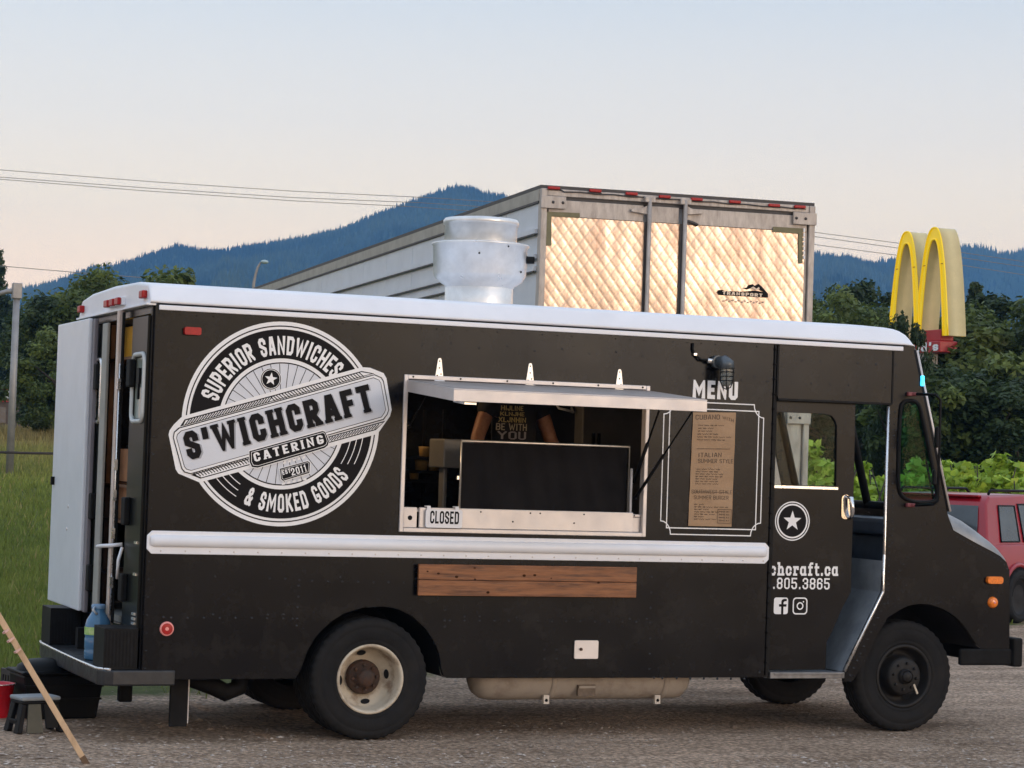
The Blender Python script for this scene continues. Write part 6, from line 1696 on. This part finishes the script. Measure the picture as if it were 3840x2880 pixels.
for xa, xb, nm in ((0, Ws * .535, 'arch'), (Ws * .465, Ws, 'arch')):
    o_, i_ = arch_shape(xa, xb, .20, .26)
    N2 = len(o_); m_ = MB()
    yo = 0.0 if xa == 0 else -.004
    for y, fl_ in ((yo, 0), (Ds - yo, 1)):
        m_.add([(x, y, SZ + z) for x, z in o_] + [(x, y, SZ + z) for x, z in i_], [(j, j + 1, N2 + j + 1, N2 + j) for j in range(N2 - 1)], 0)
    for lp_ in (o_, i_):
        m_.add([(x, yo, SZ + z) for x, z in lp_] + [(x, Ds - yo, SZ + z) for x, z in lp_], [(j, j + 1, N2 + j + 1, N2 + j) for j in range(N2 - 1)], 1, True)
    m_.box(xa + .0, xa + .2, yo + .001, Ds - yo - .001, SZ - .001, SZ + .0, 1)
    a_ = cbs(m_, nm, [ys_, bg_])
    m_ = MB()
    for (p, q) in (((o_[0][0]), 0), ):
        for lp_ in (o_, i_):
            m_.tube([(x, yo - .01, SZ + z) for x, z in lp_], .022, 6)
    cbs(m_, 'edge_trim', ys_, a_)
    m_ = MB()
    for zf in (.66,):
        for sx in (0, 1):
            j = min(range(N2 // 2), key=lambda k2: abs(o_[k2][1] - Hs * zf)); j = j if sx == 0 else N2 - 1 - j
            xo, xi = o_[j][0], i_[min(range(N2 // 2), key=lambda k2: abs(i_[k2][1] - Hs * zf))][0]
            if sx: xi = xa + xb - xi
            m_.box(min(xo, xi), max(xo, xi), yo - .012, yo - .002, SZ + Hs * zf - .008, SZ + Hs * zf + .008)
            m_.box((xo if sx else xo - .004), (xo + .004 if sx else xo), .01, Ds - .01, SZ + Hs * .42 - .006, SZ + Hs * .42 + .006)
    cbs(m_, 'panel_joint', mat('joint_brown', (.22, .15, .03), .6, var=.1), a_)
m_ = MB(); m_.box(Ws * .56, Ws * .84, .06, Ds - .06, SZ - .10, SZ + .16); m_.box(-.9, Ws - .34, .0, Ds, SZ - .36, SZ - .101); np = cbs(m_, 'name_panel', rd_, bevel=.02)
m_ = MB(); text_line(m_, 'McDonald\'s'.replace('M', 'M'), (-.78, SZ - .325), (Ws - .38, SZ - .325), .20, -.012, .19, .10); cbs(m_, 'lettering', M['vw'], np)
m_ = MB(); m_.box(Ws * .40, Ws * .60, .08, Ds - .08, -.1, SZ - .361); cbs(m_, 'pole', M['tgrey'])

# ================================================================ LAMP POST, STREET LAMP, WIRES, BUILDING, FENCE
q0 = far(64, 1072, 50); g0 = ground_z(q0.x, q0.y); q1 = far(46, 1640, 50)
post_ = new_root('lamp_post', (q0.x, q0.y, g0)); tag(post_, 'pale grey lamp post with a side arm at the left edge', 'lamp post')
gp = mat('galvanised_grey', (.34, .33, .33), .5, metal=.4, c2=(.26, .25, .25), vscale=4)
mb = MB(); mb.tube([(q0.x, q0.y, g0 - .3), (q0.x, q0.y, q0.z)], [.085, .07], 12); mb.build('pole', gp, post_)
mb = MB(); mb.box(q0.x - .10, q0.x + .10, q0.y - .10, q0.y + .10, q0.z - .28, q0.z + .06); mb.build('junction_box', gp, post_, bevel=.02)
e = far(-60, 1118, 50); mb = MB(); mb.tube([(q0.x, q0.y, q0.z - .12), tuple(far(30, 1092, 50)), tuple(e)], [.07, .055, .05], 10); mb.build('arm', gp, post_)
mb = MB(); mb.obox(Matrix.Translation(e + Vector((-.3, 0, -.05))), .7, .25, .14); mb.build('lamp_head', gp, post_, bevel=.04)
q = [far(951, 1066, 75), far(957, 1035, 75), far(966, 1003, 75), far(977, 985, 75), far(990, 978, 75)]; g0 = ground_z(q[0].x, q[0].y)
sl = new_root('street_lamp', (q[0].x, q[0].y, g0)); tag(sl, 'thin curved street lamp peeping over the white roof against the mountain', 'street lamp')
mb = MB(); mb.tube([(q[0].x, q[0].y, g0 - .2)] + q, [.07, .05, .045, .04, .035, .03], 8); mb.build('pole', gp, sl)
mb = MB(); hd = far(992, 981, 75); mb.lathe([(0, .06), (.10, .04), (.14, -.02), (.10, -.06), (0, -.08)], hd, 'z', 12); mb.build('lamp_head', mat('lamp_glass_teal', (.35, .48, .52), .2, var=.1), sl)
wire_m = mat('wire', (.22, .21, .21), .6, var=.1)
for i, (pts, lab) in enumerate((([(-150, 624), (0, 637), (550, 680), (1100, 717), (1621, 742), (2200, 780), (3047, 870), (3370, 912), (3900, 990)], 'topmost overhead wire across the sky'),
            ([(-150, 651), (0, 664), (550, 705), (1100, 741), (1573, 760), (2200, 800), (3047, 886), (3366, 930), (3900, 1010)], 'middle overhead wire across the sky'),
            ([(-150, 660), (0, 672), (550, 716), (1100, 753), (1540, 775), (2200, 822), (3047, 916), (3362, 957), (3900, 1040)], 'lowest of the three overhead wires across the sky'),
            ([(-150, 985), (45, 1001), (290, 1022), (600, 1046)], 'short single wire low over the trees at the left'))):
    mb = MB(); mb.tube([far(u, v, 150 if i < 3 else 110) for u, v in pts], .022 if i < 3 else .018, 5)
    tag(mb.build('overhead_wire', wire_m, None), lab, 'wire', 'overhead wires')
bq = far(-40, 1560, 120); bz = ground_z(bq.x, bq.y)
bld = new_root('shop_building', (bq.x, bq.y, bz)); tag(bld, 'low brown shop with a red fascia sign at the left edge', 'building')
f0 = far(-260, 1478, 120); f1 = far(168, 1490, 120)
ax_ = (Vector((f1.x, f1.y, 0)) - Vector((f0.x, f0.y, 0))).normalized(); ay_ = Vector((-ax_.y, ax_.x, 0)); Lb = (Vector((f1.x, f1.y, 0)) - Vector((f0.x, f0.y, 0))).length
Mb = Matrix(((ax_.x, ay_.x, 0, f0.x), (ax_.y, ay_.y, 0, f0.y), (0, 0, 1, 0), (0, 0, 0, 1)))
def bb(name, x0, x1, y0, y1, z0, z1, m_, par=None, bev=0):
    m2 = MB(); m2.obox(Mb @ Matrix.Translation(((x0 + x1) / 2, (y0 + y1) / 2, (z0 + z1) / 2)), x1 - x0, y1 - y0, z1 - z0); return m2.build(name, m_, par or bld, bev)
zt_ = far(40, 1455, 120).z; zb_ = far(40, 1508, 120).z
wl = bb('wall', .02, Lb - .02, .1, 6, bz - .3, zb_, mat('brown_wall', (.10, .07, .055), .8, var=.2))
fs_ = bb('fascia_sign', 0, Lb, 0, 6.1, zb_, zt_, mat('fascia_red', (.36, .012, .02), .45, var=.15))
bb('roof', -.1, Lb + .1, -.1, 6.3, zt_, zt_ + .12, M['tdark'])
for i in range(3): wn = bb('window', .4 + i * 1.3, 1.3 + i * 1.3, .05, .099, bz + .8, bz + 1.6, M['cgl'], wl)
mb = MB(); h_ = (zt_ - zb_) * .55
def mpx(u, v, li, x0=(Vector((far(2, 1490, 120).x, far(2, 1490, 120).y, 0)) - Vector((f0.x, f0.y, 0))).dot(ax_)): p = Mb @ Vector((x0 + u * h_, -.02 - li * .004, zb_ + (zt_ - zb_) * .22 + v * h_)); return tuple(p)
put_text(mb, 'CO K', mpx, .24, .16); mb.build('lettering', M['vw'], fs_)
fd = 44
fen = None
fp0 = far(-120, 1692, fd); fp1 = far(330, 1703, fd)
fr_ = new_root('rail_fence', (fp0.x, fp0.y, ground_z(fp0.x, fp0.y))); tag(fr_, 'single dark rail fence crossing the field at the left', 'fence')
mb = MB(); mb.tube([fp0, far(100, 1699, fd), fp1], .028, 6); mb.build('rail', mat('dark_rail', (.045, .035, .03), .8, var=.3), fr_)
for u in (-60, 300):
    p = far(u, 1695, fd); g_ = ground_z(p.x, p.y); mb = MB(); mb.tube([(p.x, p.y, g_ - .2), (p.x, p.y, p.z + .08)], .035, 8); mb.build('post', mat('weathered_post', (.16, .14, .11), .9, var=.2), fr_)

# ================================================================ SMALL THINGS ON THE GRAVEL
def gp_(u, v): return gpx(u, v)
# folding step stool
s0 = gp_(127, 2742); stool = new_root('step_stool', (s0.x, s0.y, 0), R(14)); tag(stool, 'small black folding step stool with grey top, standing under the leaning stick', 'stool')
def lb(mb, name, mats, parent, bevel=0.0, seg=2):
    o = mb.build(name, mats, None, bevel, seg); o.parent = parent; return o
mb = MB(); mb.box(-.135, .135, -.10, .10, .205, .232); lb(mb, 'top', mat('stool_grey_top', (.20, .22, .24), .5, var=.15, vscale=12), stool, .01)
mb = MB(); mb.box(-.13, .13, -.095, .095, .185, .204); lb(mb, 'rim', M['rubberblk'], stool, .006)
for sx in (-1, 1):
    mb = MB()
    for sy_ in (-1, 1):
        mb.add([(sx * .125, sy_ * .09, .186), (sx * .125, sy_ * .03, .186), (sx * .165, sy_ * .045, 0), (sx * .165, sy_ * .115, 0), (sx * .095, sy_ * .09, .186), (sx * .095, sy_ * .03, .186), (sx * .130, sy_ * .045, 0), (sx * .130, sy_ * .115, 0)], [(0, 1, 2, 3), (7, 6, 5, 4), (0, 4, 5, 1), (1, 5, 6, 2), (2, 6, 7, 3), (3, 7, 4, 0)])
    mb.box(sx * .14 - .012, sx * .14 + .012, -.06, .06, .055, .085)
    lb(mb, 'leg', M['rubberblk'], stool, .006)
mb = MB(); mb.add([(-.085, -.092, .185), (.0, -.092, .185), (.015, -.118, .0), (-.10, -.118, .0), (-.085, -.075, .185), (.0, -.075, .185), (.015, -.10, .0), (-.10, -.10, .0)], [(0, 1, 2, 3), (7, 6, 5, 4), (0, 4, 5, 1), (1, 5, 6, 2), (2, 6, 7, 3), (3, 7, 4, 0)]); lb(mb, 'front_panel', mat('olive_grey_panel', (.085, .08, .06), .7, var=.2), stool, .004)
mb = MB(); mb.add([(.02, -.090, .185), (.095, -.090, .185), (.12, -.114, .03), (.035, -.114, .03), (.02, -.075, .185), (.095, -.075, .185), (.12, -.10, .03), (.035, -.10, .03)], [(0, 1, 2, 3), (7, 6, 5, 4), (0, 4, 5, 1), (1, 5, 6, 2), (2, 6, 7, 3), (3, 7, 4, 0)]); lb(mb, 'front_panel', M['rubberblk'], stool, .004)
# red bucket
b0_ = gp_(-22, 2690); bk = new_root('red_bucket', (b0_.x, b0_.y, 0)); tag(bk, 'red plastic bucket at the left edge beside the stool', 'bucket')
mb = MB(); mb.lathe([(0, .004), (.088, .0), (.092, .01), (.104, .115), (.112, .12), (.126, .218), (.134, .222), (.134, .232), (.124, .23), (.10, .12), (.085, .012), (0, .01)], (0, 0, 0), 'z', 28); lb(mb, 'tub', mat('red_plastic', (.50, .008, .022), .35, var=.1, vscale=10), bk)
mb = MB(); mb.tube([(.130 * math.cos(R(a)), .13 * math.sin(R(a)) - .02, .226 + .004) for a in range(180, 361, 20)], .004, 6); lb(mb, 'handle', M['alu2'], bk)
# black tote and crate
t0_ = gp_(385, 2700); tote = new_root('black_tote', (t0_.x - .28, t0_.y + .22, 0), R(6)); tag(tote, 'large black storage tote under the rear bumper', 'tote')
tm_ = mat('tote_black', (.004, .0042, .005), .5, spec=.12, var=.3, vscale=8)
mb = MB(); mb.add([(-.24, -.16, 0), (.24, -.16, 0), (.24, .16, 0), (-.24, .16, 0), (-.28, -.19, .30), (.28, -.19, .30), (.28, .19, .30), (-.28, .19, .30)], [(0, 3, 2, 1), (0, 1, 5, 4), (1, 2, 6, 5), (2, 3, 7, 6), (3, 0, 4, 7), (4, 5, 6, 7)]); lb(mb, 'tub', tm_, tote, .015)
mb = MB(); mb.box(-.295, .295, -.205, .205, .30, .325); lb(mb, 'lid', tm_, tote, .01)
mb = MB(); mb.lathe([(.20, .0), (.19, .03), (.12, .065), (0, .08)], (-.08, 0, .325), 'z', 20); lb(mb, 'lid_dome', tm_, tote)
mb = MB()
for i in range(2): mb.box(-.262 - .01 * i, .262 + .01 * i, -.186 - .008 * i, -.170, .13 + i * .09, .145 + i * .09)
lb(mb, 'rib', tm_, tote)
c0_ = gp_(115, 2665); cr_ = new_root('bottle_crate', (c0_.x + .02, c0_.y + .14, 0), R(12)); tag(cr_, 'dark brown slotted crate behind the step stool', 'crate')
cm_ = mat('crate_brown_black', (.030, .022, .024), .5, var=.3, vscale=10)
for (x0, x1, y0, y1) in ((-.17, .17, -.14, -.128), (-.17, .17, .128, .14), (-.17, -.158, -.128, .128), (.158, .17, -.128, .128)):
    mb = MB()
    for z0, z1 in ((0, .04), (.09, .12), (.17, .19), (.235, .275)): mb.box(x0, x1, y0, y1, z0, z1)
    n5 = 5
    for i in range(n5 + 1):
        if x1 - x0 > .1:
            xx_ = x0 + (x1 - x0 - .02) * i / n5; mb.box(xx_, xx_ + .02, y0 + .001, y1 - .001, .001, .274)
        else:
            yy_ = y0 + (y1 - y0 - .02) * i / n5; mb.box(x0 + .001, x1 - .001, yy_, yy_ + .02, .001, .274)
    lb(mb, 'side', cm_, cr_)
mb = MB(); mb.box(-.157, .157, -.127, .127, .004, .016); lb(mb, 'base', cm_, cr_)
# blue water jug
jg = new_root('water_jug', (-.135, .72, .4585)); tag(jg, 'blue clear plastic water jug with green label on the rear bumper', 'jug')
mb = MB(); mb.lathe([(0, .002), (.075, .0), (.085, .012), (.085, .06), (.081, .07), (.085, .08), (.085, .14), (.081, .15), (.085, .16), (.085, .22), (.075, .26), (.05, .30), (.042, .315), (.042, .34), (0, .342)], (0, 0, 0), 'z', 28)
lb(mb, 'bottle', mat('blue_plastic', (.10, .26, .46), .12, trans=.35, var=.1), jg)
mb = MB(); mb.lathe([(.046, .335), (.048, .355), (.04, .362), (0, .363)], (0, 0, 0), 'z', 20); lb(mb, 'cap', mat('cap_blue', (.16, .27, .42), .4, var=.1), jg)
mb = MB(); mb.lathe([(.0862, .165), (.0862, .215)], (0, 0, 0), 'z', 28); lb(mb, 'label', mat('label_green', (.16, .45, .06), .5, c2=(.55, .62, .30), vscale=24), jg)
mb = MB(); mb.tube([(-.02, -.05, .30), (-.05, -.06, .33), (-.03, -.03, .345)], .008, 6); lb(mb, 'handle', mat('handle_pale', (.55, .6, .66), .4, var=.1), jg)
# wooden stake
k0 = gp_(322, 2862); d0 = side(322, 2862, k0.y); d1 = side(-70, 2200, k0.y - .1)
stake = MB(); pa = Vector((k0.x + .02, k0.y, -.03)); pb = Vector((d1[0], k0.y - .1, d1[1])); pb = pa + (pb - pa) * 1.6
dv = (pb - pa).normalized(); xa_ = dv.cross(Vector((0, -1, 0))).normalized(); ya_ = dv.cross(xa_).normalized()
Mk = Matrix(((xa_.x, ya_.x, dv.x, 0), (xa_.y, ya_.y, dv.y, 0), (xa_.z, ya_.z, dv.z, 0), (0, 0, 0, 1)))
Lk = (pb - pa).length
stake.obox(Matrix.Translation((pa + pb) / 2) @ Mk, .034, .016, Lk)
stk = stake.build('wooden_stake', woodmat('pale_lath', (.62, .44, .27), (.40, .26, .15), (.55, .38, .24), (6, 6, 2)), None, bevel=.002)
tag(stk, 'pale wooden lath stuck slanting into the gravel at the lower left', 'stake')
mb = MB()
for t, w_ in ((.60, .05), (.50, .042), (.47, .05), (.43, .04)):
    p = pa + dv * Lk * t * .95; mb.obox(Matrix.Translation(p + Vector((-.012, -.01, .0))) @ Mk @ Matrix.Rotation(R(20 * (t * 10 % 3)), 4, 'Z'), w_, .022, .012)
mb.build('tape_scrap', mat('pink_tape', (.62, .38, .32), .7, var=.15, vscale=20), stk)
mb = MB(); p = pa + dv * .05; mb.obox(Matrix.Translation(p) @ Mk, .035, .017, .07); mb.build('dark_tip', mat('wet_wood', (.12, .075, .045), .8, var=.3), stk)

# ================================================================ MOUNTAINS
def lerp_ridge(pts, u):
    for (a, b), (c, d) in zip(pts, pts[1:]):
        if a <= u <= c: return b + (d - b) * (u - a) / (c - a)
    return pts[0][1] if u < pts[0][0] else pts[-1][1]
RA = [(-3500, 1250), (-1500, 1180), (-300, 1140), (129, 1088), (214, 1068), (278, 1043), (348, 1014), (428, 1010), (497, 989), (597, 954), (661, 934), (746, 948), (805, 955), (895, 940), (1008, 926), (1144, 902), (1280, 872), (1388, 829), (1551, 764), (1660, 726), (1714, 710), (1768, 715), (1822, 737), (1877, 743), (2100, 800), (2500, 870), (2900, 935), (3041, 964), (3188, 980), (3333, 1012), (3500, 1060), (3840, 1160), (4400, 1260), (6500, 1330)]
RB = [(-2000, 1300), (2400, 1150), (3000, 1040), (3400, 970), (3520, 935), (3595, 928), (3682, 930), (3720, 942), (3756, 962), (3784, 954), (3840, 940), (3960, 900), (4400, 860), (6500, 900)]
forest_m = mat('forest_slope', (.050, .075, .034), .95, c2=(.010, .020, .013), vscale=.012, spec=.1)
tree_m = attr_mat('far_conifers', .9, 0.0, .1)
def mountain(name, ridge, D0, Df, u0, u1, ncol, nrow, ntree, hmin, hmax, seed):
    rnd = random.Random(seed); pts = {}
    def pos(u, t):
        v = lerp_ridge(ridge, u); top = far(u, v, D0); base = far(u, v, Df); bz_ = 2.0
        dist = D0 + (Df - D0) * t
        p = far(u, v, dist); hz = (top.z - bz_) * (1 - t) ** 1.25 + bz_
        wob = noise.noise(Vector((u * .004, t * 3.0, seed))) * (top.z) * .22 * math.sin(math.pi * min(1, t * 1.0)) + noise.noise(Vector((u * .016, t * 9.0, seed))) * (top.z) * .035 * min(1, t * 6)
        return Vector((p.x, p.y, hz + wob))
    m_ = MB(); m_.grid(lambda a, b: tuple(pos(u0 + (u1 - u0) * a, b)), ncol, nrow)
    k = len(m_.v)
    tag(m_.build(name, forest_m, None, fix=False), kind='structure')
    vs = []; fs = []; cs = []
    for i in range(ntree):
        u = rnd.uniform(-250, 4100); t = rnd.random() ** 1.7 * .62 if i > ntree * .14 else rnd.random() * .012
        p = pos(u, t); h = rnd.uniform(hmin, hmax) * (1.0 if rnd.random() < .85 else 1.35); r = h * rnd.uniform(.16, .26); k = len(vs)
        a0 = rnd.uniform(0, 6.3); nn_ = max(0, min(1, .5 + .9 * noise.noise(Vector((p.x * .006, p.y * .006, p.z * .012))))); c = Vector((.006, .014, .010)).lerp(Vector((.115, .140, .060)), (.8 * nn_ + .2 * rnd.random()) ** 1.6)
        vs.extend([(p.x + r * math.cos(a0 + j * 2.094), p.y + r * math.sin(a0 + j * 2.094), p.z - h * .1) for j in range(3)] + [(p.x, p.y, p.z + h)])
        fs.extend([(k, k + 1, k + 3), (k + 1, k + 2, k + 3), (k + 2, k, k + 3)]); cs.extend([c] * 4)
    return tag(tinted(name + '_forest', vs, fs, cs, tree_m), 'dense far-off conifer forest covering the blue ' + ('nearer' if seed == 1 else 'farther') + ' mountain', 'forest', kind='stuff')
mountain('mountain', RA, 2600, 900, -3400, 6400, 420, 40, 26000, 4, 8, 1)
mountain('far_mountain', RB, 3000, 2300, -1900, 6400, 300, 24, 12000, 4, 8, 2)

# ================================================================ AIR
mb = MB(); c_ = CAM + FH * 1250
Mh = Matrix.Translation((c_.x, c_.y, 165)) @ Matrix(((RH.x, FH.x, 0, 0), (RH.y, FH.y, 0, 0), (0, 0, 1, 0), (0, 0, 0, 1)))
mb.obox(Mh, 8000, 3800, 332)
hz_ = bpy.data.materials.new('valley_haze'); hz_.use_nodes = True; n_ = hz_.node_tree; n_.nodes.clear()
o_ = n_.nodes.new('ShaderNodeOutputMaterial'); pv = n_.nodes.new('ShaderNodeVolumePrincipled')
pv.inputs['Color'].default_value = (.22, .53, 1.0, 1); pv.inputs['Density'].default_value = 2.4e-4; pv.inputs['Anisotropy'].default_value = 0.0
n_.links.new(pv.outputs[0], o_.inputs['Volume'])
hb = mb.build('haze', hz_, None); tag(hb, 'thin blue evening haze filling the valley', 'haze', kind='stuff')
